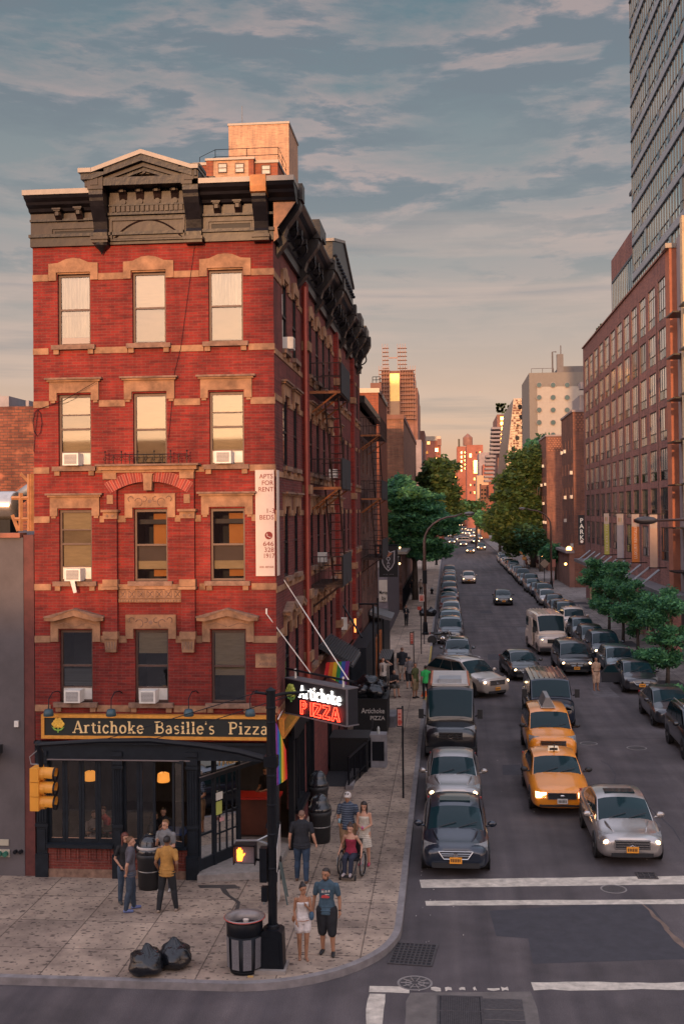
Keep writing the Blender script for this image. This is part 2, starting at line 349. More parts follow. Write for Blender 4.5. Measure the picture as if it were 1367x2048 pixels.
M_grill=mat('grey_grille',(.22,.21,.21),.6,var=.25,vs=40)
M_steel=mat('galvanised_steel',(.30,.31,.32),.4,metal=.6,var=.2)
Y0=28.55; XL=-10.73; XR=-4.37; YE=57.3; ZR=17.0
fm=lambda u,v,d: (u,Y0+d,v)             # the front on the avenue
sm=lambda u,v,d: (XR-d,u,v)             # the long side on the street
F=lambda px,py,d=0: PY(px,py,Y0+d)
def fz(py,px=300,d=0): return PY(px,py,Y0+d)[1]
def fx(px,py=1000,d=0): return PY(px,py,Y0+d)[0]
bld=thing('brick_corner_building','four-storey red brick corner building with black cornice and stone lintels above a pizza shop','building',(-7.5,43,0),world=True)
# window rows (z bottom, z top) and columns
rows=[(fz(687),fz(543)),(fz(931),fz(786)),(fz(1162),fz(1018)),(fz(1405),fz(1260))]
cols=[(fx(118),fx(183.5)),(fx(267.5),fx(334.5)),(fx(420),fx(489))]
ops=[(a,b,c,d) for c,d in rows for a,b in cols]
SGY=fz(1482); STORE_TOP=3.66
wl=MB()
wl.wall(fm,XL,XR,STORE_TOP,16.7,ops,.22)
sidey=[30.5,32.5,36.3,38.3,40.3,42.3,46,48,50,53.6,55.6]
srows=[(a,b) for a,b in rows]
sops=[(y-.42,y+.42,c,d) for y in sidey for c,d in srows]
w2=MB(); w2.wall(sm,Y0,YE,STORE_TOP,16.7,sops,.14)
w3=MB(); w3.box(XL,XL+.2,Y0+.3,YE,0,16.9).box(XL,XR,YE-.2,YE,0,16.7).box(XL+.2,XR-.3,Y0+.3,YE-.2,16.5,16.9)
for fz_ in (3.7,6.9,9.4,12.2,14.9): w3.box(XL+.25,XR-.3,Y0+.35,YE-.2,fz_-.12,fz_)
wl.build('front_wall',M_brick,bld); w2.build('side_wall',M_brick2,bld); w3.build('inner_shell',M_room,bld)
# slight colour blocks: quoins and bands of stone
def bands():
    b=MB().m(M_stone)
    for py in (550,805,1037,1278):
        z=fz(py); segs=[(XL,fx(100)),(fx(200),fx(252)),(fx(350),fx(402)),(fx(503),XR+.02)]
        for a,c in segs: b.mbox(fm,a,c,z-.09,z+.08,-.03,.05)
    for py in (699,939,1174,1418):
        z=fz(py); segs=[(XL,fx(100)),(fx(192),fx(258)),(fx(345),fx(410)),(fx(500),XR+.02)]
        if py==1174: segs=[(XL,fx(102)),(fx(196),fx(207)),(fx(398),fx(410)),(fx(502),XR+.02)]
        for a,c in segs: b.mbox(fm,a,c,z-.075,z+.09,-.03,.05)
    for z,_ in srows:
        b.mbox(sm,Y0+.01,YE,z-.32,z-.17,-.025,.05)
    for _,z in srows:
        for i,y in enumerate(sidey):
            nx=sidey[i+1] if i+1<len(sidey) else YE
            b.mbox(sm,y+.62,min(nx-.62,YE),z-.22,z-.06,-.025,.05)
        b.mbox(sm,Y0+.01,sidey[0]-.62,z-.22,z-.06,-.025,.05)
    return b.build('stone_band',None,bld)
bands()
def lintel(mp,uc,zt,kind,hw,s=1.):
    b=MB().m(M_stone)
    w=hw+.22
    if kind==0:   # top floor: gabled head with ears
        pts=[(-w,-.18),(-hw-.02,-.18),(-hw-.02,.03),(hw+.02,.03),(hw+.02,-.18),(w,-.18),(w,.26),(.62*w,.28),(.28*w,.38),(0,.40),(-.28*w,.38),(-.62*w,.28),(-w,.26)]
        b.mprism(mp,[(uc+x,zt+z) for x,z in pts],-.07,.06)
        b.mbox(mp,uc-hw,uc+hw,zt-.01,zt+.035,-.02,.1)
    elif kind in(1,2):
        b.mprism(mp,[(uc+x,zt+z) for x,z in [(-w,-.16),(-hw-.02,-.16),(-hw-.02,.04),(hw+.02,.04),(hw+.02,-.16),(w,-.16),(w,.33),(-w,.33)]],-.07,.06)
        for sg in (-1,1): b.mbox(mp,uc+sg*(w-.09)-.06,uc+sg*(w-.09)+.06,zt-.22,zt-.16,-.05,.05)
        b.mbox(mp,uc-w-.05,uc+w+.05,zt+.33,zt+.38,-.12,.05); b.m(M_sill).mbox(mp,uc-w-.1,uc+w+.1,zt+.38,zt+.43,-.17,.05)
    elif kind==3:  # first floor: shallow pediment over carved head
        b.mprism(mp,[(uc+x,zt+z) for x,z in [(-w,-.3),(-hw-.02,-.3),(-hw-.02,.04),(hw+.02,.04),(hw+.02,-.3),(w,-.3),(w,.26),(0,.4),(-w,.26)]],-.07,.06)
        b.mprism(mp,[(uc+x,zt+z) for x,z in [(-w-.12,.26),(-w+.1,.24),(0,.38),(w-.1,.24),(w+.12,.26),(w+.12,.33),(w-.1,.34),(.15,.50),(0,.53),(-.15,.50),(-w+.1,.34),(-w-.12,.33)]],-.2,.05)
        b.m(M_sill).mprism(mp,[(uc+x,zt+z) for x,z in [(-w-.14,.332),(-w+.1,.342),(-.15,.502),(0,.535),(.15,.502),(w-.1,.342),(w+.14,.332),(w+.14,.365),(0,.575),(-w-.14,.365)]],-.22,.05)
        b.m(M_sill)
        for q in (-1,1): b.mprism(mp,[(uc+q*x,zt+z) for x,z in [(.02,.10),(.3,.2),(.55,.14),(.55,.125),(.3,.185),(.02,.085)]],-.078,-.06)
    elif kind==4:  # carved flat head
        b.mprism(mp,[(uc+x,zt+z) for x,z in [(-w,-.22),(-hw-.02,-.22),(-hw-.02,.04),(hw+.02,.04),(hw+.02,-.22),(w,-.22),(w,.40),(-w,.40)]],-.07,.06)
        b.m(M_sill); 
        for q in (-1,1):
            for (cx,cz,r,a0,a1) in ((.30,.18,.10,20,250),(.50,.26,.07,-60,170),(.14,.26,.06,60,300)):
                P=_arc(cx,cz,r,r,a0,a1,8); b.tube([mp(uc+q*x,zt+z,-.074) for x,z in P],.011,4)
        b.lathe([(.055,0),(.04,.01)],mp(uc,zt+.2,-.075),8,'y')
    b.build('window_lintel',None,bld)
def sill(mp,uc,zb,hw):
    b=MB().m(M_sill); b.mbox(mp,uc-hw-.14,uc+hw+.14,zb-.12,zb,-.13,.2); b.m(M_stone)
    for q in (-1,1): b.mbox(mp,uc+q*(hw+.02)-.07,uc+q*(hw+.02)+.07,zb-.24,zb-.12,-.09,.04)
    b.build('window_sill',None,bld)
def window(mp,u0,u1,v0,v1,style='shade',split=.47,parent=bld,fmt=None,d=.10):
    f=MB().m(fmt or M_wood); t=.055
    f.mbox(mp,u0+.003,u0+t,v0+.003,v1-.003,d,d+.09).mbox(mp,u1-t,u1-.003,v0+.003,v1-.003,d,d+.09).mbox(mp,u0+t,u1-t,v1-t-.02,v1-.003,d,d+.09).mbox(mp,u0+t,u1-t,v0+.003,v0+t,d,d+.09)
    vm=v0+(v1-v0)*split; f.mbox(mp,u0+t,u1-t,vm-.025,vm+.025,d-.006,d+.07)
    if style=='storm': f.mbox(mp,u0+t,u1-t,v0+(v1-v0)*.71,v0+(v1-v0)*.71+.03,d-.004,d+.05); 
    if style in('ac','storm'): f.mbox(mp,u0+t,u1-t,v0+.36,v0+.39,d-.004,d+.05)
    w_=f.build('window',None,parent)
    g=MB(); g.quad(mp(u0+t,v0+t,d+.035),mp(u1-t,v0+t,d+.035),mp(u1-t,v1-t,d+.035),mp(u0+t,v1-t,d+.035)); g.build('glass_pane',M_glass,w_)
    return w_,(u0+t,u1-t,v0+t,v1-t)
def cover(mp,w_,bx,f0,f1,mt,d=.17,name='blind'):
    u0,u1,v0,v1=bx; a=v0+(v1-v0)*f0; b_=v0+(v1-v0)*f1; m_=MB().m(mt)
    if name=='curtain':
        n=26; rows_=2; P=[]
        for j in range(2):
            for i in range(n+1): P.append(mp(u0+(u1-u0)*i/n,a if j==0 else b_,d+.02*math.sin(i*1.9)+(.008*math.sin(i*4.1))))
        m_.add(P,[(i,i+1,n+2+i,n+1+i) for i in range(n)])
    else: m_.mbox(mp,u0+.01,u1-.01,a,b_,d,d+.004)
    m_.build(name,None,w_)
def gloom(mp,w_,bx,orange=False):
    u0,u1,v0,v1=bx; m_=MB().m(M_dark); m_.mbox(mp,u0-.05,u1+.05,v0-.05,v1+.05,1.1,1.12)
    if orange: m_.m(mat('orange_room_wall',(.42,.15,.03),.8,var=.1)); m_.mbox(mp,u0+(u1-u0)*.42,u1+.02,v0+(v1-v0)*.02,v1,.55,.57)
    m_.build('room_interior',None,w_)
AC=[]
def ac_unit(mp,uc,zb,label,w_=.42,side=False):
    o=thing('air_conditioner',label,'air conditioner',mp(uc,zb,-.1),world=True,group='window air conditioners')
    b=MB().m(M_white); b.mbox(mp,uc-w_/2,uc+w_/2,zb+.02,zb+.34,-.26,.2); b.build('casing',None,o)
    b=MB().m(M_grill); b.mbox(mp,uc-w_/2+.05,uc+w_/2-.05,zb+.06,zb+.30,-.268,-.25)
    for k in range(7): b.m(M_white).mbox(mp,uc-w_/2+.05,uc+w_/2-.05,zb+.075+k*.033,zb+.082+k*.033,-.275,-.262)
    b.build('grille',None,o)
    return o
def acpanel(mp,u0,u1,zb,parent):
    MB().m(M_white).mbox(mp,u0,u1,zb+.01,zb+.36,.12,.14).build('filler_panel',None,parent)
conf={(0,0):('curt',),(0,1):('two',),(0,2):('drape',),(1,0):('acs',),(1,1):('two',),(1,2):('acs',),(2,0):('acs',),(2,1):('open',),(2,2):('open',),(3,0):('dk',),(3,1):('dkac',),(3,2):('half',)}
place=['on the left','in the middle','on the right']; flo=['top floor','third floor','second floor above the sign','first floor above the sign']
for r,(v0,v1) in enumerate(rows):
    for c,(u0,u1) in enumerate(cols):
        k=conf[r,c][0]; st='storm' if k=='acs' else ('ac' if k in('dkac','dk') else 'x')
        w_,bx=window(fm,u0,u1,v0,v1,st,.5 if k not in('acs',) else .52)
        sill(fm,(u0+u1)/2,v0,(u1-u0)/2)
        kind=[0,1,2,3][r]
        if c==1 and r in(2,3): kind=4
        lintel(fm,(u0+u1)/2,v1,kind,(u1-u0)/2)
        if k=='curt': cover(fm,w_,bx,.42,1,M_curtain,name='curtain'); cover(fm,w_,bx,.1,.42,M_curtain,.19,'curtain'); MB().m(mat('brown_box',(.25,.09,.03),.7)).mbox(fm,u0+.06,u1-.06,v0+.05,v0+.22,.16,.3).build('window_box',None,w_)
        elif k=='two': cover(fm,w_,bx,.5,1,M_blind); cover(fm,w_,bx,.02,.5,M_blind2,.18)
        elif k=='drape': cover(fm,w_,bx,.5,1,M_curtain,name='curtain'); cover(fm,w_,bx,.02,.5,M_blind2,.18)
        elif k=='acs': cover(fm,w_,bx,.72,1,M_blind); cover(fm,w_,bx,.5,.72,M_blind2,.175); cover(fm,w_,bx,.16,.5,M_blind,.18)
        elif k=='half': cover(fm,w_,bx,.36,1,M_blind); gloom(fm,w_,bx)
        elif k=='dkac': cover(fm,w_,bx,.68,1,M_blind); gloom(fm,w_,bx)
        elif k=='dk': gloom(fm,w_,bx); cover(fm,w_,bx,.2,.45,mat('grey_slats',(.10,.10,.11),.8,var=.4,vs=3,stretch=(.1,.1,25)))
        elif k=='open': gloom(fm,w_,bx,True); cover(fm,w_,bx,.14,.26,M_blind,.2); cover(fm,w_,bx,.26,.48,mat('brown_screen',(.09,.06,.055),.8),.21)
acs=[(1,0,.46,'window air conditioner with rusty grille in the left window, third floor'),(1,2,.44,'window air conditioner in the right window, third floor, beside the vertical rental banner'),(2,0,.5,'window air conditioner in the left window with a dangling white flap below'),(3,0,.46,'white window air conditioner above the left end of the pizza shop sign'),(3,1,.44,'white window air conditioner above the middle of the pizza shop sign')]
for r,c,q,lb in acs:
    u0,u1=cols[c]; v0=rows[r][0]; o=ac_unit(fm,u0+(u1-u0)*q,v0,lb); 
    acpanel(fm,u0+.06,u1-.06,v0,bld)
    if (r,c)==(2,0): MB().m(M_white).mprism(fm,[(u0+.38,v0+.02),(u0+.5,v0+.02),(u0+.55,v0-.27),(u0+.47,v0-.29)],-.27,-.255).build('flap',None,o)
# side windows
for i,y in enumerate(sidey):
    for r,(v0,v1) in enumerate(srows):
        w_,bx=window(sm,y-.42,y+.42,v0,v1,'x',.5,d=.02,fmt=M_black)
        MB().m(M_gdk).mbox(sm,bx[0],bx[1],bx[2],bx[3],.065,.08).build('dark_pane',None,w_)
        sill(sm,y,v0,.42)
        if i<7: lintel(sm,y,v1,[0,1,2,3][r],.42)
o=ac_unit(sm,30.5,rows[0][0]+.02,'cream air conditioner sticking out of the top-floor side window by the corner')
ac_unit(sm,38.3,rows[2][0],'air conditioner in a side window behind the upper fire escape balconies')
ac_unit(sm,42.3,rows[1][0],'air conditioner in a side window beyond the fire escape ladder')
# side pilasters, pipe
for y in (34.4,44.2,51.8): MB().m(M_brick).mbox(sm,y-.28,y+.28,STORE_TOP,16.6,-.16,.02).build('pilaster',None,bld)
for y in (34.4,44.2,51.8):
    for z in (14.5,10.1,6.9,5.0): MB().m(M_stone).mbox(sm,y-.34,y+.34,z,z+.28,-.24,.02).build('pilaster_capital',None,bld)
b=MB().m(mat('red_painted_iron',(.35,.06,.035),.5,var=.2)); b.tube([(XR+.14,33.9,3.8),(XR+.14,33.9,16.4)],.055,8); b.build('drain_pipe',None,bld)
# central bay of the front: little balcony, arch, pilasters
b=MB().m(M_brick)
pl=[(fx(211),fx(236)),(fx(363),fx(390))]
for a,c in pl: b.mbox(fm,a,c,fz(1300),fz(945),-.13,.02)
b.mbox(fm,pl[0][1],pl[1][0],fz(965),fz(945),-.13,.02)
cx=(pl[0][0]+pl[1][1])/2
b.build('bay_pilaster',None,bld)
b=MB()
n=34; M_vou=[mat('arch_brick_a',(.34,.05,.035),.85,var=.2),mat('arch_brick_b',(.22,.035,.03),.85,var=.2)]; M_mort=mat('arch_mortar',(.45,.2,.15),.9)
za,zc=fz(986),fz(963); hw=(fx(375)-fx(224))/2; sag=zc-za; Rr=(hw*hw+sag*sag)/(2*sag); th=math.asin(hw/Rr); zc0=zc-Rr
b.m(M_mort); A=[(cx+Rr*math.sin(-th+2*th*i/n),zc0+Rr*math.cos(-th+2*th*i/n)) for i in range(n+1)]; B_=[(cx+(Rr+.30)*math.sin(-th+2*th*i/n),zc0+(Rr+.30)*math.cos(-th+2*th*i/n)) for i in range(n+1)]
for i in range(n): b.mprism(fm,[A[i],A[i+1],B_[i+1],B_[i]],-.14,.02)
for i in range(n):
    a0=-th+2*th*(i+.13)/n; a1=-th+2*th*(i+.87)/n
    b.m(M_vou[random.random()<.4]); b.mprism(fm,[(cx+Rr*math.sin(a0),zc0+Rr*math.cos(a0)),(cx+Rr*math.sin(a1),zc0+Rr*math.cos(a1)),(cx+(Rr+.295)*math.sin(a1),zc0+(Rr+.295)*math.cos(a1)),(cx+(Rr+.295)*math.sin(a0),zc0+(Rr+.295)*math.cos(a0))],-.15,-.13)
b.build('brick_arch',None,bld)
b=MB().m(M_stone)
b.mbox(fm,fx(204),fx(398),fz(940),fz(932),-.28,.02); b.m(M_sill).mbox(fm,fx(199),fx(403),fz(932),fz(928.5),-.36,.02); b.m(M_stone).mbox(fm,fx(209),fx(392),fz(945),fz(940),-.2,.02)
b.mprism(fm,[(cx-.12,fz(950)),(cx-.15,fz(947)),(cx+.15,fz(947)),(cx+.12,fz(950)),(cx+.10,fz(981)),(cx-.10,fz(981))],-.24,.0)
for a,c in pl:
    m_=(a+c)/2
    b.mbox(fm,a-.01,c+.01,fz(958),fz(944),-.19,.0); b.mbox(fm,m_-.08,m_+.08,fz(1007),fz(989),-.16,.0)
    b.mbox(fm,a-.02,c+.02,fz(1037),fz(1024),-.17,.0); b.mbox(fm,a-.06,c+.06,fz(1023.5),fz(1018.5),-.24,.0)
    b.mbox(fm,a-.03,c+.03,fz(1172),fz(1158),-.21,.0); b.mbox(fm,a-.05,c+.05,fz(1178),fz(1172.5),-.26,.0)
    b.mbox(fm,a-.03,c+.02,fz(1277),fz(1262),-.22,.0); b.mprism(fm,[(a,fz(1277)),(c,fz(1277)),(c-.03,fz(1303)),(a+.03,fz(1303))],-.18,.0)
    b.m(M_sill)
    for q in range(4): b.mbox(fm,a+.04+q*.075,a+.07+q*.075,fz(1297),fz(1282),-.19,-.17)
    for q in (-.07,.07): b.lathe([(.035,0),(.02,.012)],fm(m_+q,fz(1031),-.185),8,'y')
    b.m(M_stone)
b.mbox(fm,pl[0][1],pl[1][0],fz(1178),fz(1168),-.1,0)
b.mbox(fm,fx(238),fx(362),fz(1197),fz(1179),-.07,0); b.mbox(fm,fx(238),fx(362),fz(1204),fz(1198),-.10,0)
b.m(M_sill)
for k in range(7):
    xc=fx(246)+k*(fx(355)-fx(246))/6; zc_=fz(1188)
    b.mbox(fm,xc-.09,xc+.09,zc_-.10,zc_-.085,-.08,-.06).mbox(fm,xc-.09,xc+.09,zc_+.085,zc_+.10,-.08,-.06).mbox(fm,xc-.09,xc-.075,zc_-.085,zc_+.085,-.08,-.06).mbox(fm,xc+.075,xc+.09,zc_-.085,zc_+.085,-.08,-.06)
    for (q,e) in ((-1,-1),(1,1),(-1,1),(1,-1)): b.tube([fm(xc+q*.06,zc_+e*.07,-.075),fm(xc+q*.02,zc_+e*.03,-.078)],.012,4)
    b.ball(fm(xc,zc_,-.075),.03,6,4)
for k in range(22): b.ball(fm(fx(241)+k*(fx(359)-fx(241))/21,fz(1201),-.1),.022,5,4)
b.build('carved_stonework',None,bld)
b=MB().m(M_black)
z0,z1=fz(928),fz(910); xs=[fx(218)+(fx(380)-fx(218))*k/10 for k in range(11)]
b.tube([fm(xs[0],z1,-.3),fm(xs[-1],z1,-.3)],.012,5)
for k,x in enumerate(xs):
    b.tube([fm(x,z0,-.3),fm(x,z1+(.07 if k%2==0 else 0),-.3)],.012,5)
    if k%2==0 : b.ball(fm(x,z1+.08,-.3),.025,6,4)
    for q in range(2): b.tube([fm(x+.06*math.cos(t*.7)*(1-t*.07),z0+.12+.06*math.sin(t*.7)*(1-t*.07),-.3) for t in range(10)],.006,4)
b.build('balconette_rail',None,bld)
# ================================================================ cornice (front measured 0.3 m proud of the wall)
def C(px,py): return PY(px,py,Y0-.3)
def cz(py,px=300): return C(px,py)[1]
def cx_(px,py=430): return C(px,py)[0]
b=MB().m(M_tin)
xa=XL-.03; xb=XR+.03
b.mbox(fm,xa,xb,16.55,16.8,-.10,.2)            # base moulding
b.m(M_tin2).mbox(fm,xa-.02,xb+.02,16.78,16.86,-.17,.2)
b.m(M_tin).mbox(fm,xa,xb,16.86,17.55,-.05,.2)   # frieze backing
b.m(M_tin2).mbox(fm,xa,xb,17.20,17.26,-.13,.1)
b.build('cornice_frieze',None,bld)
def inset(x0,x1,z0,z1):
    b=MB().m(M_tin); t=.05
    for (p,q,r_,s_) in ((x0,x1,z1-t,z1),(x0,x1,z0,z0+t),(x0,x0+t,z0+t,z1-t),(x1-t,x1,z0+t,z1-t)): b.mbox(fm,p,q,r_,s_,-.09,-.04)
    x0+=.09;x1-=.09;z0+=.08;z1-=.08; t=.03
    for (p,q,r_,s_) in ((x0,x1,z1-t,z1),(x0,x1,z0,z0+t),(x0,x0+t,z0+t,z1-t),(x1-t,x1,z0+t,z1-t)): b.mbox(fm,p,q,r_,s_,-.075,-.04)
    b.m(M_black).mbox(fm,x0+t,x1-t,z0+t,z1-t,-.055,-.04)
    b.build('frieze_panel',None,bld)
inset(cx_(95),cx_(190),cz(477,120),cz(450,120)); inset(cx_(410),cx_(507),cz(463,450),cz(434,450))
def crown(x0,x1,zb,h,dp,segs=None):
    b=MB().m(M_tin2)
    prof=[(-.05,zb),(-.16,zb+.03),(-.20,zb+.10),(-dp*.62,zb+h*.45),(-dp*.68,zb+h*.62),(-dp*.92,zb+h*.8),(-dp,zb+h)]
    P=[];
    for d,z in prof: P+= [fm(x0,z,d),fm(x1,z,d)]
    n=len(prof)
    b.add(P+[fm(x0,zb,.2),fm(x1,zb,.2),fm(x0,zb+h,.2),fm(x1,zb+h,.2)],[(2*i,2*i+1,2*i+3,2*i+2) for i in range(n-1)]+[(2*n,2*n+1,1,0),(2*n-2,2*n-1,2*n+3,2*n+2),tuple([2*n]+[2*i for i in range(n)]+[2*n+2]),tuple([2*n+1]+[2*i+1 for i in range(n)]+[2*n+3])])
    b.build('cornice_crown',None,bld)
    b=MB().m(M_flash).mbox(fm,x0-.02,x1+.02,zb+h,zb+h+.13,-dp-.04,.25); b.build('roof_flashing',None,bld)
crown(XL-.04,cx_(186),17.42,.36,.55)
crown(cx_(392),XR+.62,17.50,.40,.62)
def bracket_small(x,zt,zb,w_=.17):
    b=MB().m(M_tin); P=lambda d,z:(d,z)
    mp2=lambda u,v,d:(d,Y0+u,v)
    pts=[(-.02,zt),(-.34,zt),(-.34,zt-.07),(-.28,zt-.09),(-.26,zt-.16),(-.18,zt-.22),(-.12,zb+.04),(-.02,zb)]
    b.mprism(mp2,pts,x-w_/2,x+w_/2); b.mbox(fm,x-w_/2-.03,x+w_/2+.03,zt-.04,zt,-.37,-.02); b.mbox(fm,x-.045,x+.045,zt-.18,zt-.08,-.31,-.2)
    b.build('small_bracket',None,bld)
for px,p0,p1 in ((114,417,441),(156,414,440),(432,402,427),(474,400,426)): bracket_small(cx_(px,p0),cz(p0,px),cz(p1,px))
def bracket_big(x,zt,zb,w_=.36,proud=.62,drop=False,block=True):
    b=MB().m(M_tin2); mp2=lambda u,v,d:(d,Y0+u,v); H_=zt-zb
    pts=[(0,zt),(-proud,zt),(-proud,zt-.10*H_),(-proud*.93,zt-.16*H_),(-proud*.9,zt-.22*H_),(-proud*.80,zt-.32*H_),(-proud*.62,zt-.45*H_),(-proud*.42,zt-.6*H_),(-proud*.33,zt-.75*H_),(-proud*.42,zt-.82*H_),(-proud*.40,zt-.93*H_),(0,zb)]
    b.mprism(mp2,pts,x-w_/2,x+w_/2)
    b.m(M_tin); b.mbox(fm,x-w_/2-.05,x+w_/2+.05,zb+.02,zb+.10,-.36,0).mbox(fm,x-w_/2-.03,x+w_/2+.03,zb-.05,zb+.015,-.31,0)
    if drop: b.m(M_tin2).lathe([(.2,.0),(.19,-.06),(.10,-.14),(.03,-.22),(.005,-.28)],fm(x,zb-.05,-.12),12)
    if block:
        b.m(M_tin).mbox(fm,x-w_/2-.02,x+w_/2+.02,zt+.0,zt+.50,-proud-.04,.1); b.mbox(fm,x-w_/2-.07,x+w_/2+.07,zt+.42,zt+.50,-proud-.10,.1); b.mbox(fm,x-w_/2+.06,x+w_/2-.1,zt+.10,zt+.36,-proud-.065,.1)
    b.build('large_bracket',None,bld)
bxL,bxR=cx_(199),cx_(386)
bracket_big(bxL,17.85,16.62,drop=True); bracket_big(bxR,17.9,16.55,.4)
b3=cx_(521); bracket_big(b3,17.65,16.55,.36,.62,block=False)
MB().m(mat('orange_tin',(.20,.075,.02),.4,metal=.3,var=.35,vs=5)).mprism(lambda u,v,d:(d,Y0+u,v),[(0,17.6),(-.60,17.6),(-.68,17.64),(-.70,17.78),(-.72,18.05),(0,18.08)],b3-.2,b3+.2).build('orange_block',None,bld)  # top block in a lighter, more orange tin than the brackets
# pediment
zp=18.08; apx=cx_(281,305); x0=cx_(168,345); x1=cx_(404,330); za=cz(300,280)-.24; zs=cz(338,200)-.2
b=MB().m(M_tin); 
b.mbox(fm,bxL+.2,bxR-.2,16.86,18.45,-.12,.2)
b.m(M_tin2).mbox(fm,x0+.30,x1-.30,cz(385,300)+.13,cz(385,300)+.33,-.62,.2)            # dark soffit band under the gable
b.m(M_tin2).mbox(fm,bxL+.2,bxR-.2,cz(426,300),cz(421,300),-.22,.1).mbox(fm,bxL+.2,bxR-.2,cz(407,300),cz(404,300),-.17,.1)
b.build('pediment_frieze',None,bld)
b=MB().m(M_tin)
for k in range(15): 
    x=bxL+.34+k*(bxR-bxL-.68)/14; b.mbox(fm,x-.045,x+.045,cz(419,300),cz(408,300),-.19,-.1)
b.build('dentil_row',None,bld)
for px in (243,277,312,347): 
    zt=cz(378,300); bracket_small(cx_(px,390),zt+.13,cz(398,300),.2)
    b=MB().m(M_tin).lathe([(.075,0),(.075,.05),(.04,.05),(.035,.02)],fm(cx_(px,398),cz(399,300),-.17),12,'y'); b.build('bracket_rosette',None,bld)
mid=(bxL+bxR)/2; gl=mid-1.18; gr=mid+1.18
tri=[(gl,zp+.18),(gr,zp+.18),(mid,za-.18)]
b=MB().m(M_tin); b.mprism(fm,tri,-.42,.2); b.build('pediment_gable',None,bld)
b=MB().m(M_stone if False else M_tin)
for k in range(9):
    a=math.pi*(k+.5)/9; r0,r1=.07,.42; c0=(mid,zp+.22)
    P=[(c0[0]+math.cos(a-.14)*r1*1.0,c0[1]+math.sin(a-.14)*r1*.8),(c0[0]+math.cos(a)*r1*1.06,c0[1]+math.sin(a)*r1*.86),(c0[0]+math.cos(a+.14)*r1,c0[1]+math.sin(a+.14)*r1*.8),(c0[0]+math.cos(a)*r0,c0[1]+math.sin(a)*r0)]
    b.mprism(fm,P,-.47,-.41)
b.lathe([(.05,0),(.02,.03)],fm(mid,zp+.23,-.48),8,'y'); b.build('fan_ornament',None,bld)
def rake(xa_,za_,xb_,zb_,d,th_,mt,nm):
    b=MB().m(mt); dz=th_; b.mprism(fm,[(xa_,za_),(xb_,zb_),(xb_,zb_+dz),(xa_,za_+dz)],-d,.3); b.build(nm,None,bld)
zl=zs-.02
for sg,(ex) in ((-1,gl-.12),(1,gr+.12)):
    rake(ex,zl-.16,mid,za-.16,.72,.16,M_tin2,'raking_cornice'); rake(ex+sg*-.0,zl-.27,mid,za-.27,.58,.11,M_tin,'raking_cornice'); rake(ex,zl,mid,za,.78,.11,M_flash,'roof_flashing')
    rake(ex,zl-.36,mid,za-.36,.50,.09,M_tin2,'raking_cornice')
for xx0,xx1 in ((x0,gl-.12),(gr+.12,x1)):
    b=MB().m(M_tin).mbox(fm,xx0+.12,xx1-.02 if xx0<mid else xx1-.12,zl-.32,zl-.16,-.62,.2); b.m(M_tin2).mbox(fm,xx0+.05,xx1+.0 if xx0<mid else xx1-.05,zl-.16,zl,-.72,.2); b.m(M_flash).mbox(fm,xx0,xx1,zl,zl+.11,-.80,.25); b.build('pediment_shoulder',None,bld)
b=MB().m(M_tin2); b.box(gl-.1,gr+.5,Y0+.25,Y0+1.6,17.8,zl+.1); b.add([(gl-.1,Y0+.3,zl),(gr+.1,Y0+.3,zl),(mid,Y0+.3,za),(gl-.1,Y0+1.6,zl),(gr+.1,Y0+1.6,zl),(mid,Y0+1.6,za)],[(0,1,2),(3,5,4),(0,2,5,3),(1,4,5,2)]); b.build('pediment_roof',None,bld)
# arch panel under it
b=MB().m(M_tin); pz0,pz1=cz(474,300),cz(434,300); pa,pb=bxL+.25,bxR-.25
for (p,q,r_,s_) in ((pa,pb,pz1-.03,pz1+.02),(pa,pb,pz0-.04,pz0+.0),(pa,pa+.04,pz0,pz1-.03),(pb-.04,pb,pz0,pz1-.03)): b.mbox(fm,p,q,r_,s_,-.17,-.11)
P=[(pa+.1+(pb-pa-.2)*i/16,pz0+.03+(pz1-pz0-.05)*math.sin(math.pi*i/16)**.8) for i in range(17)]
b.tube([fm(x,z,-.13) for x,z in P],.022,5); b.mbox(fm,pa+.1,pb-.1,pz0+.015,pz0+.04,-.15,-.11)
b.build('arched_panel',None,bld)
# side cornice, same profile running down the street
zb=17.42
b=MB().m(M_tin2)
prof=[(.0,16.55),(-.10,16.55),(-.10,16.8),(-.17,16.84),(-.05,16.88),(-.05,17.2),(-.14,17.24),(-.05,17.28),(-.05,zb+.04),(-.22,zb+.10),(-.34,zb+.2),(-.40,zb+.28),(-.52,zb+.34),(-.60,zb+.46),(-.60,zb+.52),(.3,zb+.52)]
P=[sm(Y0-.05+ (d if False else 0),z,d) for d,z in prof]+[sm(YE,z,d) for d,z in prof]; n=len(prof)
b.add(P,[(i,i+1,n+i+1,n+i) for i in range(n-1)]+[tuple(range(n)),tuple(range(n,2*n))]); b.build('side_cornice',None,bld)
MB().m(mat('corner_tin_end',(.20,.09,.045),.4,metal=.25,var=.4,vs=5)).mprism(lambda u,v,d:(XR+u,Y0-.06-d,v),[(.03,16.5),(.16,16.6),(.12,16.85),(.35,17.15),(.60,17.5),(.62,17.62),(.03,17.62)],0,.02).build('cornice_return',None,bld)
sy_=[29.2,33.4,37.8,41.2,46.6,49.6,52.6,55.4]
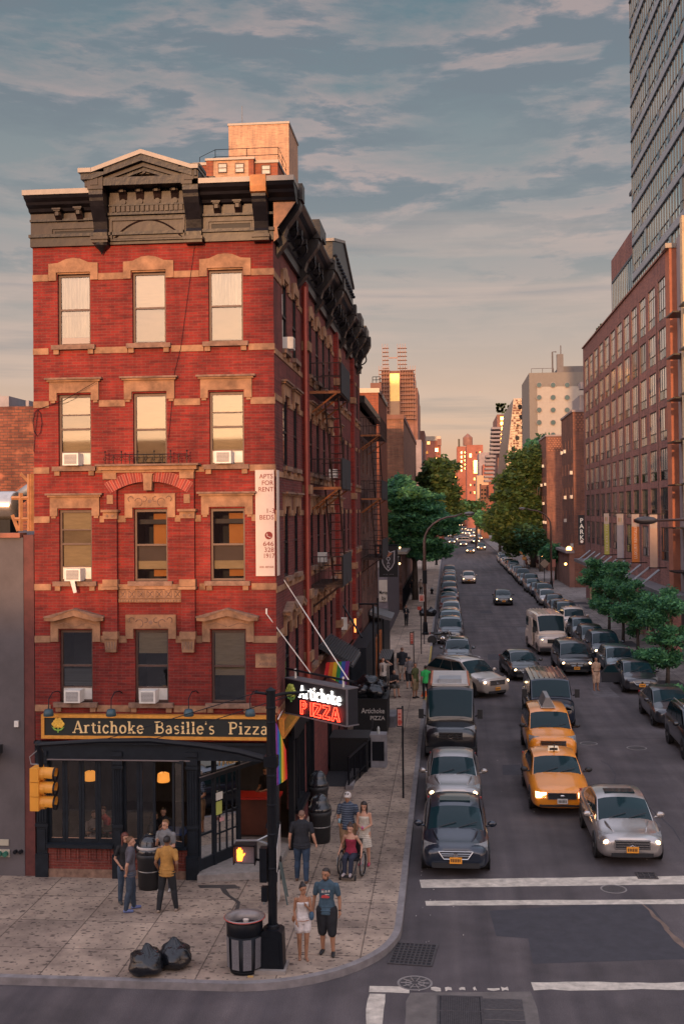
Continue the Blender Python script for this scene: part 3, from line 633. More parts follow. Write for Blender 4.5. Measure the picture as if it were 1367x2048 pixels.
for y in sy_:
    b=MB().m(M_tin2); H_=1.25; zt=17.7; mp2=lambda u,v,d:(XR-u,d,v); pr=.66
    pts=[(0,zt),(-pr,zt),(-pr,zt-.10*H_),(-pr*.93,zt-.2*H_),(-pr*.75,zt-.34*H_),(-pr*.45,zt-.55*H_),(-pr*.33,zt-.75*H_),(-pr*.45,zt-.84*H_),(-pr*.3,zt-.95*H_),(0,zt-H_-.2)]
    b.mprism(lambda u,v,d:(XR-u,d,v),pts,y-.2,y+.2); b.box(XR,XR+.72,y-.24,y+.24,zt,zt+.42); b.build('large_bracket',None,bld)
b=MB().m(M_tin2)
for k in range(26):
    y=30.2+k*1.05
    if min(abs(y-q) for q in sy_)<.45: continue
    A_=[sm(y,17.44-.5*(1-math.cos(math.radians(a)))*.55,-.08-.34*math.sin(math.radians(a))) for a in range(10,171,20)]
    MB().m(M_tin2).tube(A_,.035,5).box(XR,XR+.42,y-.09,y+.09,17.3,17.46).build('scroll_bracket',None,bld)
b=MB().m(M_tin2); y0,y1=37.4,45.6; ym=(y0+y1)/2
b.mprism(lambda u,v,d:(XR-d,u,v),[(y0,17.9),(y1,17.9),(y1,18.6),(ym,19.5),(y0,18.6)],-.66,1.2)
b.m(M_flash); b.mprism(lambda u,v,d:(XR-d,u,v),[(y0-.1,18.6),(ym,19.5),(ym,19.6),(y0-.1,18.7)],-.72,1.2).mprism(lambda u,v,d:(XR-d,u,v),[(y1+.1,18.6),(ym,19.5),(ym,19.6),(y1+.1,18.7)],-.72,1.2)
for yy in (34.2,50.4,53.8): b.m(M_tin2).box(XR+.2,XR+.68,yy-.9,yy+.9,17.94,18.3)
for k in range(14): b.ball((XR+.72,y0+.4+k*(y1-y0-.8)/13,18.2),.07,6,4)
b.build('side_pediment',None,bld)
b=MB().m(mat('roof_tar',(.05,.05,.05),.9)); b.box(XL+.0,XR+.25,Y0+.2,YE,17.60,17.72); b.build('roof',None,bld)
MB().m(M_sill).box(XL+.15,XL+.6,Y0+.2,Y0+.8,17.7,17.98).build('parapet_block',None,bld)
# ================================================================ shopfront
b=MB().m(M_store)
zt_=STORE_TOP; zf=3.2      # opening top
P0,P1,P2,P3=XL,fx(97,1620),fx(228,1620),fx(382,1620); q=.3
b.mbox(fm,XL,XR+.02,zf,zt_+.02,-.06,.3)                          # fascia
b.m(mat('worn_shop_edge',(.16,.13,.13),.5)).mbox(fm,P1,P3,zf-.02,zf+.012,-.085,-.05); b.m(M_store).mbox(fm,XL,XR+.06,zt_-.05,zt_+.02,-.14,0)
sill_z=fz(1690,200); 
cols3=[(fx(75,1650),fx(96,1650)),(fx(228,1650),fx(246,1650)),(fx(375,1650),fx(396,1650))]
for a,c in cols3:
    b.mbox(fm,a,c,.15,zt_,-.05,.2).mbox(fm,a-.03,c+.03,.15,.75,-.09,.0).mbox(fm,a-.03,c+.03,1.45,1.53,-.09,.0).mbox(fm,a-.03,c+.03,2.98,3.06,-.1,0).mbox(fm,a-.02,c+.02,3.3,3.42,-.12,0).mbox(fm,a-.01,c+.01,3.08,3.28,-.08,0)
    b.mbox(fm,a+.04,c-.04,.85,1.38,-.075,-.04)
    for k in range(4): x=a+.035+k*(c-a-.07)/3; b.mbox(fm,x-.014,x+.014,1.56,2.95,-.075,-.045)
b.build('shopfront_frame',None,bld)
b=MB().m(brick('shop_base_brick',(.25,.055,.04),(.19,.045,.035),(.24,.10,.08),bw=.21,bh=.07,dark=.3)); 
for a,c in ((cols3[0][1],cols3[1][0]),(cols3[1][1],cols3[2][0])):
    b.mbox(fm,a,c,.36,sill_z-.06,-.01,.2)
    for k in (0,1):
        x0=a+.2+k*(c-a)*.47; x1=x0+(c-a)*.36; b.mbox(fm,x0,x1,.52,.56,-.04,0).mbox(fm,x0,x1,.94,.98,-.04,0).mbox(fm,x0,x0+.05,.56,.94,-.04,0).mbox(fm,x1-.05,x1,.56,.94,-.04,0)
        for j in range(4): xx=x0+.1+j*(x1-x0-.2)/3; b.mbox(fm,xx-.022,xx+.022,.62,.88,-.035,0)
b.build('brick_bulkhead',None,bld)
b=MB().m(M_sill); b.mbox(fm,cols3[0][1],cols3[1][0],.1,.36,-.05,.2).mbox(fm,cols3[1][1],cols3[2][0],.1,.36,-.05,.2); b.build('stone_plinth',None,bld)
b=MB().m(M_store); b.mbox(fm,cols3[0][1],cols3[1][0],sill_z-.06,sill_z+.03,-.14,.2).mbox(fm,cols3[1][1],cols3[2][0],sill_z-.06,sill_z+.03,-.14,.2); b.build('shopfront_sill',None,bld)
M_sg=glass('shop_glass',(.85,.9,.92),.045,.02)
def leaf(x0,x1,zb_,zt__,d=.08,rot=0):
    b=MB().m(M_store); t=.075
    if rot:
        hx=x0; mp=lambda u,v,dd:(hx+(u-hx)*math.cos(rot)+0*dd,Y0+d-(u-hx)*math.sin(rot)+dd,v)
    else: mp=lambda u,v,dd:(u,Y0+d+dd,v)
    b.mbox(mp,x0+.004,x0+t,zb_,zt__,0,.05).mbox(mp,x1-t,x1-.004,zb_,zt__,0,.05).mbox(mp,x0+t,x1-t,zt__-t,zt__,0,.05).mbox(mp,x0+t,x1-t,zb_,zb_+t+.04,0,.05)
    b.m(mat('brass_edge',(.35,.2,.13),.5)).mbox(mp,x0+t,x1-t,zb_+t+.04,zb_+t+.052,-.004,.02)
    o=b.build('folding_window',None,bld)
    g=MB(); g.quad(mp(x0+t,zb_+t+.04,.02),mp(x1-t,zb_+t+.04,.02),mp(x1-t,zt__-t,.02),mp(x0+t,zt__-t,.02)); g.build('glass_pane',M_sg,o)
a,c=cols3[0][1],cols3[1][0]; n=4; w_=(c-a)/n
for k in range(n): leaf(a+k*w_,a+(k+1)*w_,sill_z+.03,zf)
a,c=cols3[1][1],cols3[2][0]; w_=(c-a)/4
leaf(a,a+w_,sill_z+.03,zf); leaf(a+w_,a+2*w_,sill_z+.03,zf); leaf(c-.02,c-.02+w_*.9,sill_z+.03,zf,rot=-1) if False else leaf(c-w_*.95,c-.02,sill_z+.03,zf,.02,rot=.45)
# diagonal entrance
D0=Vector((cols3[2][1]+.02,Y0+.05,0)); D1=Vector((-4.98,Y0+2.9,0)); du=(D1-D0).normalized(); dn=Vector((du.y,-du.x,0)); DL=(D1-D0).length
dm=lambda u,v,d:tuple(D0+du*u-dn*d+Vector((0,0,v)))
b=MB().m(M_store); zb_=.33
for u0,u1 in ((0,.08),(.62,.72),(1.66,1.76),(DL-.1,DL)): b.mbox(dm,u0,u1,zb_,zf+.3,0,.1)
b.mbox(dm,0,DL,2.62,2.74,-.03,.1).mbox(dm,0,DL,3.2,3.5,0,.1).mbox(dm,.08,1.66,zb_,.62,.02,.09)
for u in (.9,1.2,1.45): b.mbox(dm,u-.02,u+.02,.62,2.62,.03,.07)
for z in (1.1,1.6,2.1): b.mbox(dm,.72,1.66,z-.02,z+.02,.03,.07)
b.mbox(dm,.08,.62,1.2,1.26,.03,.07)
b.m(mat('worn_shop_edge',(.16,.13,.13),.5)).mbox(dm,0,DL,2.735,2.755,-.04,.0)
dr=b.build('entrance_doors',None,bld)
g=MB(); g.quad(dm(.08,.6,.05),dm(1.66,.6,.05),dm(1.66,2.62,.05),dm(.08,2.62,.05)); g.quad(dm(0,2.74,.05),dm(DL,2.74,.05),dm(DL,3.2,.05),dm(0,3.2,.05)); g.build('glass_pane',M_sg,dr)
b=MB(); text(b,'PIZZA',dm(.95,2.85,-.01),du,(0,0,1),.34,mat('gilt_letters',(.8,.57,.27)),.004,.02,spacing=1.15); b.build('gilt_lettering',None,dr)
b=MB().m(mat('white_notice',(.7,.68,.62),.8,var=0)).mbox(dm,.68,.95,2.0,2.2,-.02,-.01); b.m(mat('green_notice',(.45,.5,.12),.8,var=0)).mbox(dm,.68,.92,1.62,1.96,-.02,-.01); b.m(mat('pink_notice',(.6,.3,.3),.8,var=0)).mbox(dm,.82,1.0,1.42,1.52,-.02,-.01); b.build('door_notices',None,dr)
b=MB().m(M_store); b.box(XR-.28,XR,Y0-.02,Y0+.26,.15,zf+.4).box(XR-.32,XR+.04,Y0-.06,Y0+.3,.15,.7).box(XR-.31,XR+.03,Y0-.05,Y0+.29,1.5,1.6); b.build('corner_post',None,bld)
b=MB().m(M_store); b.box(XL,XR,Y0+.3,YE-.3,3.55,3.66); b.build('shop_ceiling',M_room,bld)
# street side of the shop
side_ops=[(Y0+3.3,Y0+5.2,1.1,3.15),(Y0+5.8,Y0+7.6,.9,3.15),(Y0+12,Y0+13.2,.3,2.9),(Y0+16,Y0+18,.9,2.9),(Y0+21,Y0+22.2,.3,2.9),(Y0+25,Y0+27,.9,2.9)]
b=MB().m(M_brick2); b.wall(sm,Y0+2.7,YE,.0,STORE_TOP,side_ops,.25); b.build('side_ground_wall',None,bld)
for a,c,d_,e in side_ops:
    b=MB().m(M_black); b.mbox(sm,a,a+.08,d_,e,-.04,.15).mbox(sm,c-.08,c,d_,e,-.04,.15).mbox(sm,a,c,e-.08,e,-.04,.15).mbox(sm,a,c,d_,d_+.08,-.04,.15).mbox(sm,(a+c)/2-.03,(a+c)/2+.03,d_,e,0,.12)
    fr=b.build('side_shop_window',None,bld); MB().quad(sm(a,d_,.08),sm(c,d_,.08),sm(c,e,.08),sm(a,e,.08)).build('glass_pane',M_glass,fr)
b=MB().m(M_black).mbox(sm,Y0+2.6,Y0+8,3.2,3.66,-.08,0).mbox(sm,Y0+3.2,Y0+5.3,1.0,1.1,-.18,.1).mbox(sm,Y0+2.62,Y0+2.95,.15,3.3,-.05,.1)
b.build('side_shop_trim',None,bld)
b=MB().m(mat('raised_step',(.26,.23,.21),.85,var=.25,vs=6,bump=.2)); b.add([(-6.42,Y0-.25,.1),(-4.62,Y0+.2,.1),(XR-.1,Y0+.3,.1),(XR-.1,Y0+3.2,.1),(-6.42,Y0+3.2,.1),(-6.42,Y0-.25,.33),(-4.62,Y0+.2,.33),(XR-.1,Y0+.3,.33),(XR-.1,Y0+3.2,.33),(-6.42,Y0+3.2,.33)],[(9,8,7,6,5),(0,1,2,3,4),(0,1,6,5),(1,2,7,6),(2,3,8,7),(3,4,9,8),(4,0,5,9)]); b.build('entrance_step',None,bld)
# interior of the shop
b=MB().m(mat('shop_floor',(.05,.035,.03),.6,var=.3)).box(XL+.2,-6.45,Y0+.25,Y0+7,.28,.32).box(-6.45,XR-.1,Y0+3.25,Y0+7,.28,.32); b.m(M_room).box(XL+.2,XR-.1,Y0+6.9,Y0+7,.3,3.6); b.build('shop_interior',None,bld)
b=MB().m(mat('dark_wood',(.12,.035,.02),.5,var=.3)).box(-6.1,-4.9,Y0+3.4,Y0+4,.33,1.35); b.m(mat('red_counter',(.5,.03,.02),.4)).box(-6.2,-4.85,Y0+3.3,Y0+4.1,1.35,1.41)
ct=b.build('service_counter',None); tag(ct,'dark wooden counter with a red top just inside the corner door','counter')
M_lamp=mat('amber_lamp_glow',(1,.36,.06),.6,emit=.75,var=0)
for i,(px,py,dd) in enumerate(((181,1551,.9),(327,1554,1.2))):
    x,z=F(px,py,dd); o=thing('pendant_lamp',['amber pendant lamp behind the left group of narrow panes','amber pendant lamp behind the open folding pane'][i],'lamp',fm(x,z,dd),world=True,group='pendant lamps in the shop')
    MB().m(M_lamp).lathe([(.10,.12),(.155,.09),(.17,-.1),(.15,-.13)],fm(x,z,dd),14).build('lamp_shade',None,o,True); MB().m(M_black).tube([fm(x,z+.12,dd),fm(x,3.5,dd)],.01,5).build('cord',None,o)
M_tbl=mat('blue_table',(.03,.06,.16),.5)
for i,(x,y) in enumerate(((-9.2,Y0+1.2),(-7.35,Y0+1.0))):
    o=thing('cafe_table',['dim cafe table behind the left shop windows','blue cafe table inside the open shop window'][i],'table',(x,y,.33),group='cafe tables')
    MB().m(M_tbl if i else M_room).box(-.4,.4,-.35,.35,.74,.78).build('table_top',None,o); MB().m(M_black).tube([(0,0,0),(0,0,.74)],.035,6).lathe([(.25,0),(.25,.03)]).build('pedestal',None,o)
for k,(x,y,z,e) in enumerate(((-5.2,Y0+4,3.1,12),(-8.2,Y0+2.2,3.2,22))):
    l=bpy.data.lights.new('shop_lamp_light','POINT'); l.energy=e; l.color=(1,.62,.3); l.shadow_soft_size=.15; lo_=bpy.data.objects.new('shop_lamp_light',l); COL.objects.link(lo_); lo_.location=(x,y,z)
    MB().m(M_lamp).ball((x,y,z+.22),.1,10,6).build('ceiling_lamp',None,bld)
# ================================================================ fascia sign
o=thing('shop_sign','long black sign board with gold frame reading Artichoke Basille\'s Pizza above the shopfront','sign',(-7.5,Y0-.2,4),world=True)
sx0,sz1=F(85,1430,-.2); sx1,_=F(549,1443,-.2); sz0=F(300,1477,-.2)[1]
b=MB().m(mat('black_sign_board',(.012,.016,.016),.5,var=.2)).mbox(fm,sx0,sx1,sz0,sz1,-.2,-.06); b.build('board',None,o)
b=MB().m(M_gold); t=.06
b.mbox(fm,sx0-.02,sx1+.02,sz1-t,sz1+.02,-.24,-.06).mbox(fm,sx0-.02,sx1+.02,sz0-.02,sz0+t,-.24,-.06).mbox(fm,sx0-.02,sx0+t,sz0+t,sz1-t,-.24,-.06).mbox(fm,sx1-t,sx1+.02,sz0+t,sz1-t,-.24,-.06); b.build('gold_frame',None,o)
b=MB()
zt0=F(300,1467,-.2)[1]; hh=F(300,1443,-.2)[1]-zt0
for tx,a,c in (('Artichoke',146,289),("Basille's",309,431),('Pizza',456,537)):
    xa_=F(a,1450,-.2)[0]; xc_=F(c,1450,-.2)[0]; serif(b,tx,(xa_,Y0-.2,zt0),(1,0,0),(0,0,1),hh,M_goldL,.012,width=xc_-xa_)
b.build('lettering',None,o)
def artichoke(mp,u,v,s,d,parent,mg=None,ml=None):
    b=MB().m(mg or mat('artichoke_gold',(.75,.45,.06),.5,var=.2))
    for r_ in range(4):
        for k in range(4-abs(r_-1)): uu=u+(k-(3-abs(r_-1))/2)*s*.24; b.ball(mp(uu,v+s*(.05+r_*.17),d),s*.15,8,5,(1,.4,1) if True else 1)
    b.m(ml or mat('leaf_green',(.25,.45,.08),.6))
    for q in (-1,1): b.tube([mp(u,v-s*.28,d),mp(u+q*s*.25,v-s*.2,d),mp(u+q*s*.5,v+s*.02,d)],[s*.03,s*.07,s*.01],5)
    b.tube([mp(u,v-s*.1,d),mp(u,v-s*.42,d)],s*.05,5); b.build('artichoke_emblem',None,parent)
ax,az=F(117,1452,-.2); artichoke(fm,ax,az-.02,.34,-.22,o)
for i,px in enumerate((97,222,377,500)):
    x,z=F(px,1427,-.6); z-=.0
    g=thing('gooseneck_lamp','%s of the four dark gooseneck lamps over the fascia sign'%['leftmost','second from left','third from left','rightmost'][i],'lamp',(x,Y0,z+.4),world=True,group='gooseneck lamps over the sign')
    b=MB().m(M_black); b.tube([(x+.12,Y0,z+.42),(x+.1,Y0-.15,z+.5),(x+.03,Y0-.35,z+.5),(x-.02,Y0-.5,z+.35),(x,Y0-.58,z+.12)],.014,6); b.build('arm',None,g)
    b=MB().m(mat('teal_lamp_shade',(.03,.07,.09),.4,var=.2)).lathe([(.02,.12),(.10,.1),(.125,.02),(.13,-.06),(.12,-.07)],(x,Y0-.58,z),14); b.build('lamp_shade',None,g,True)
    b=MB().m(mat('warm_bulb',(1,.5,.16),emit=14,var=0)).ball((x,Y0-.54,z-.06),.035); b.build('bulb',None,g)
    if i in(1,2,3,0):
        l=bpy.data.lights.new('gooseneck_light','SPOT'); l.energy=14 if i else 7; l.color=(1,.45,.15); l.spot_size=R(120); l.shadow_soft_size=.04; lo_=bpy.data.objects.new('gooseneck_light',l); COL.objects.link(lo_); lo_.location=(x,Y0-.5,z-.05+.02); lo_.rotation_euler=Vector((0,.5,-.35)).to_track_quat('-Z','Y').to_euler()
# side return of the sign: wooden slope with gold artichoke relief
b=MB().m(M_gold).mbox(sm,Y0+.15,Y0+4.6,3.74,3.80,-.16,-.02).mbox(sm,Y0+.15,Y0+4.6,4.2,4.26,-.16,-.02).mbox(sm,Y0+.15,Y0+.2,3.8,4.2,-.16,-.02); b.m(mat('gold_relief',(.50,.28,.04),.4,metal=.5,var=.5,vs=12,bump=.8,bs=14)).mbox(sm,Y0+.2,Y0+4.6,3.8,4.2,-.1,-.02)
o=b.build('side_shop_sign',None); tag(o,'gilded relief sign board round the corner on the street side of the pizza shop','sign')
# projecting neon sign
A=Vector((-4.28,29.35,0)); B=Vector((-2.5,27.55,0)); zt_=(PY(558,1357,29.35)[1]); zb_=PY(558,1424,29.35)[1]
u=(B-A).normalized(); nn=Vector((u.y,-u.x,0)); Ls=(B-A).length
pm=lambda a,v,d:tuple(A+u*a-nn*d+Vector((0,0,v)))      # d>0 goes behind the face
o=thing('projecting_sign','black box sign on the corner with white Artichoke and red neon PIZZA lettering','sign',tuple((A+B)/2+Vector((0,0,zb_))),world=True)
b=MB().m(mat('black_sign_box',(.012,.014,.02),.35,var=.2)).mbox(pm,0,Ls,zb_,zt_,0,.36); b.m(mat('grey_sign_edge',(.12,.11,.12),.5)).mbox(pm,-.02,Ls+.02,zt_,zt_+.03,-.02,.38).mbox(pm,-.02,Ls+.02,zb_-.03,zb_,-.02,.38).mbox(pm,Ls,Ls+.02,zb_,zt_,-.015,.03); b.build('sign_box',None,o)
b=MB(); M_wn=mat('lit_white_letters',(1,.97,.92),emit=2.6,var=0); serif(b,'Artichoke',pm(Ls*.25,zb_+.53*(zt_-zb_),-.01),u,(0,0,1),(zt_-zb_)*.36,M_wn,.02,width=Ls*.68); b.build('white_lettering',None,o)
b=MB(); M_rn=mat('red_neon',(1,.045,.02),emit=5,var=0); H_=(zt_-zb_)*.38
def neon(pts,x,off=0): b.m(M_rn).tube([pm(x+p*.30*Ls*.46,zb_+.06+q_*H_,-.035-off) for p,q_ in pts],.013,6)
gl_={'P':[[(.1,0),(.1,1),(.6,1),(.8,.8),(.8,.65),(.6,.45),(.35,.45),(.35,0),(.1,0)],[(.35,.62),(.55,.62),(.6,.72),(.55,.82),(.35,.82),(.35,.62)]],'I':[[(.25,0),(.25,1),(.55,1),(.55,0),(.25,0)]],'Z':[[(.05,1),(.85,1),(.85,.8),(.35,.2),(.85,.2),(.85,0),(.05,0),(.05,.2),(.55,.8),(.05,.8),(.05,1)]],'A':[[(.0,0),(.35,1),(.6,1),(.95,0),(.7,0),(.62,.22),(.32,.22),(.25,0),(.0,0)],[(.4,.4),(.55,.4),(.48,.7),(.4,.4)]]}
x=Ls*.27
for ch in 'PIZZA':
    for st in gl_[ch]: neon(st,x)
    x+=Ls*(.085 if ch=='I' else .142)
b.build('red_neon_lettering',None,o)
l=bpy.data.lights.new('neon_glow','AREA'); l.energy=2.0; l.color=(1,.05,.02); l.shape='RECTANGLE'; l.size=Ls*.6; l.size_y=.25; lo_=bpy.data.objects.new('neon_glow',l); COL.objects.link(lo_); lo_.location=pm(Ls*.6,zb_+.25,-.12); lo_.rotation_euler=(-nn).to_track_quat('-Z','Y').to_euler()
artichoke(pm,Ls*.115,zb_+.48,.42,-.02,o,mat('artichoke_green',(.35,.42,.07),.5,var=.2),mat('leaf_bright',(.15,.40,.10),.6))
b=MB().m(M_white)
for q in (.12,.9): b.mbox(pm,Ls*q-.02,Ls*q+.02,zt_-.1,zt_+.28,.1,.14)
b.m(M_black).tube([pm(-.1,zt_+.24,.12),pm(Ls+.15,zt_+.2,.12)],.03,6); b.build('hanging_bar',None,o)
b=MB().m(M_white)
e1=Vector(F(533,1228,-.02)+(0,)); p1=Vector(fm(*F(533,1228,-.02),-.02)); p2=Vector(sm(29.6,F(560,1165)[1],-.05))
b.tube([p1,pm(Ls*.38,zt_+.22,.12)],.014,5); b.tube([p2,pm(Ls*.98,zt_+.22,.12)],.014,5); b.mbox(fm,p1.x-.02,p1.x+.02,p1.z,p1.z+.14,-.05,0); b.build('stay_rod',None,o)
# rental banner wrapped on the corner
o=thing('rental_banner','tall pale vertical banner on the brick corner reading APTS FOR RENT','banner',(-4.6,Y0-.04,8),world=True)
ba,bz1=F(510,940,-.04); bc,bz0=F(549.5,1152,-.04)
b=MB().m(mat('pale_banner_cloth',(.62,.50,.43),.8,var=.06)).mbox(fm,ba,bc,bz0,bz1,-.04,-.03); b.mbox(sm,Y0+.02,Y0+.42,bz0,bz1,-.04,-.03); b.build('banner_cloth',None,o)
b=MB(); M_tx=mat('maroon_print',(.22,.03,.025),.8,var=0); Hb=bz1-bz0; wb=bc-ba
def tl(tx,py,wf,hf=.05,mt=M_tx): 
    z=F(530,py,-.04)[1]; sz=Hb*hf*1.38; text(b,tx,(bc-.03-wf*wb,Y0-.042,z),(1,0,0),(0,0,1),sz,mt,.003,width=wf*wb)
for tx,py,wf in (('APTS',957,.72),('FOR',970,.6),('RENT',983,.78),('1-3',1026,.4),('BEDS',1039,.74),('646',1092,.56),('328',1104,.5),('1917',1116,.56)): tl(tx,py,wf,.045)
tl('HNS  4IRYAVE',1136,.75,.02)
xx=bc-.03-.12; zz=F(530,1071,-.04)[1]; b.m(M_tx).lathe([(.1,0),(.1,.003)],(xx,Y0-.045,zz),16,'y'); b.m(mat('pale_banner_cloth',())).tube([(xx-.045,Y0-.048,zz+.045),(xx-.035,Y0-.048,zz-.02),(xx+.02,Y0-.048,zz-.045),(xx+.05,Y0-.048,zz-.05)],[.018,.009,.009,.018],5) if True else 0
b.build('banner_print',None,o)
# avenue name stone
x,z=F(531,1320,-.03); o=MB().m(M_stone).mbox(fm,fx(511,1320),fx(553,1320)-.01,fz(1335,530),fz(1307,530),-.03,.02)
text(o,'TENTH',(fx(518),Y0-.031,fz(1319,530)),(1,0,0),(0,0,1),.11,M_sill,.004,.01,width=.42); text(o,'AVENUE',(fx(515),Y0-.031,fz(1331,530)),(1,0,0),(0,0,1),.11,M_sill,.004,.01,width=.47); o.build('street_name_stone',None,bld)
# ================================================================ fire escapes
M_fe=mat('rusty_iron',(.035,.016,.013),.6,metal=.2,var=.4,vs=6); M_feo=mat('sunlit_orange_iron',(.26,.085,.025),.6,var=.3,vs=4)  # orange sunlight put into the colour of the upper ends and braces
def fire_escape(parent,y0,y1,zs,x0,proj=1.0,ladder=True,cloth=()):
    for i,z in enumerate(zs):
        b=MB().m(M_feo if i<2 else M_fe); x1=x0+proj
        b.box(x0,x1,y0,y0+.05,z-.09,z).m(M_fe).box(x1-.04,x1,y0+.05,y1,z-.09,z)
        n=int((y1-y0)/.12)
        for k in range(1,n): b.box(x0,x1-.04,y0+k*.12,y0+k*.12+.03,z-.03,z-.005)
        b.m(M_feo if i<2 else M_fe); 
        for yy in (y0+.02,y0+1.2,y1-.1): b.tube([(x0,yy,z-.75),(x1-.1,yy,z-.06)],.03,5)
        fe=b.build('fire_escape_platform',None,parent)
        b=MB().m(M_fe)
        for zz in (.45,.9): b.tube([(x0,y0,z+zz),(x1,y0,z+zz),(x1,y1,z+zz),(x0,y1,z+zz)],.016,4)
        k=y0
        while k<y1: b.tube([(x1,k,z),(x1,k,z+.9)],.014,4); k+=.13
        for k in range(1,7): b.tube([(x0+k*proj/7,y0,z),(x0+k*proj/7,y0,z+.9)],.009,4)
        b.build('railing',None,fe)
        if i in cloth: MB().m(mat('dark_netting',(.02,.02,.024),.9)).box(x1+.02,x1+.03,y0+.1,y1-.1,z-.05,z+.95).build('dark_screen',None,fe)
        if i+1<len(zs):
            zn=zs[i+1]; b=MB().m(M_fe); a=Vector((x1-.35,y0+.5,z)); c=Vector((x1-.2,y0+1.5,zn))
            for dx in (-.22,.22): b.tube([a+Vector((dx,0,0)),c+Vector((dx,0,0))],.028,4)
            n=int((z-zn)/.28)
            for k in range(n+1): p=a.lerp(c,k/n); b.tube([p+Vector((-.22,0,0)),p+Vector((.22,0,0))],.018,4)
            b.build('fire_ladder',None,fe)
fire_escape(bld,36,39.4,[13.45,10.35,7.2],XR,1.0,cloth=(0,1,2))
# loose wires down the front
o=MB().m(M_black)
o.tube([fm(fx(390,430),16.5,-.06),fm(fx(362,690),13.8,-.05),fm(fx(350,740),fz(745),-.04),fm(fx(338,850),fz(878),-.05)],.006,4); o.tube([fm(fx(195,760),fz(764),-.2),fm(fx(130,800),fz(798),-.07),fm(fx(78,815),fz(815),-.05),fm(fx(72,860),fz(860),-.05),fm(fx(69,900),fz(900),-.04)],.008,4)
o.tube([fm(XL+.12+.12*math.sin(t*.8),fz(815)-.35*(1-math.cos(t*.8))/1.0,-.05) for t in range(9)],.008,4)
o.build('loose_cable',None,bld)
# ================================================================ ground
def asphalt():
    m=mat('asphalt',(.084,.072,.076),.82,var=.38,vs=.45,bump=.35,bs=60)
    nt=m.node_tree; N=nt.nodes; L=nt.links; b=N['Principled BSDF']; src=b.inputs['Base Color'].links[0].from_socket
    g=N.new('ShaderNodeTexCoord'); n=N.new('ShaderNodeTexNoise'); n.inputs['Scale'].default_value=45; n.inputs['Detail'].default_value=3; L.new(g.outputs['Object'],n.inputs[0])
    r=N.new('ShaderNodeValToRGB'); L.new(n.outputs[0],r.inputs[0]); r.color_ramp.elements[0].position=.35; r.color_ramp.elements[1].position=.7; r.color_ramp.elements[0].color=(.72,.72,.72,1); r.color_ramp.elements[1].color=(1.35,1.3,1.28,1)
    mp=N.new('ShaderNodeMapping'); mp.inputs['Scale'].default_value=(1.6,.06,1); L.new(g.outputs['Object'],mp.inputs[0]); n2=N.new('ShaderNodeTexNoise'); n2.inputs['Scale'].default_value=1; n2.inputs['Detail'].default_value=5; L.new(mp.outputs[0],n2.inputs[0])
    r2=N.new('ShaderNodeValToRGB'); L.new(n2.outputs[0],r2.inputs[0]); r2.color_ramp.elements[0].position=.3; r2.color_ramp.elements[1].position=.7; r2.color_ramp.elements[0].color=(.62,.62,.65,1); r2.color_ramp.elements[1].color=(1.2,1.18,1.15,1)
    x=N.new('ShaderNodeMix'); x.data_type='RGBA'; x.blend_type='MULTIPLY'; x.inputs[0].default_value=1; L.new(src,x.inputs[6]); L.new(r.outputs[0],x.inputs[7])
    y=N.new('ShaderNodeMix'); y.data_type='RGBA'; y.blend_type='MULTIPLY'; y.inputs[0].default_value=1; L.new(x.outputs[2],y.inputs[6]); L.new(r2.outputs[0],y.inputs[7]); L.new(y.outputs[2],b.inputs['Base Color'])
    return m
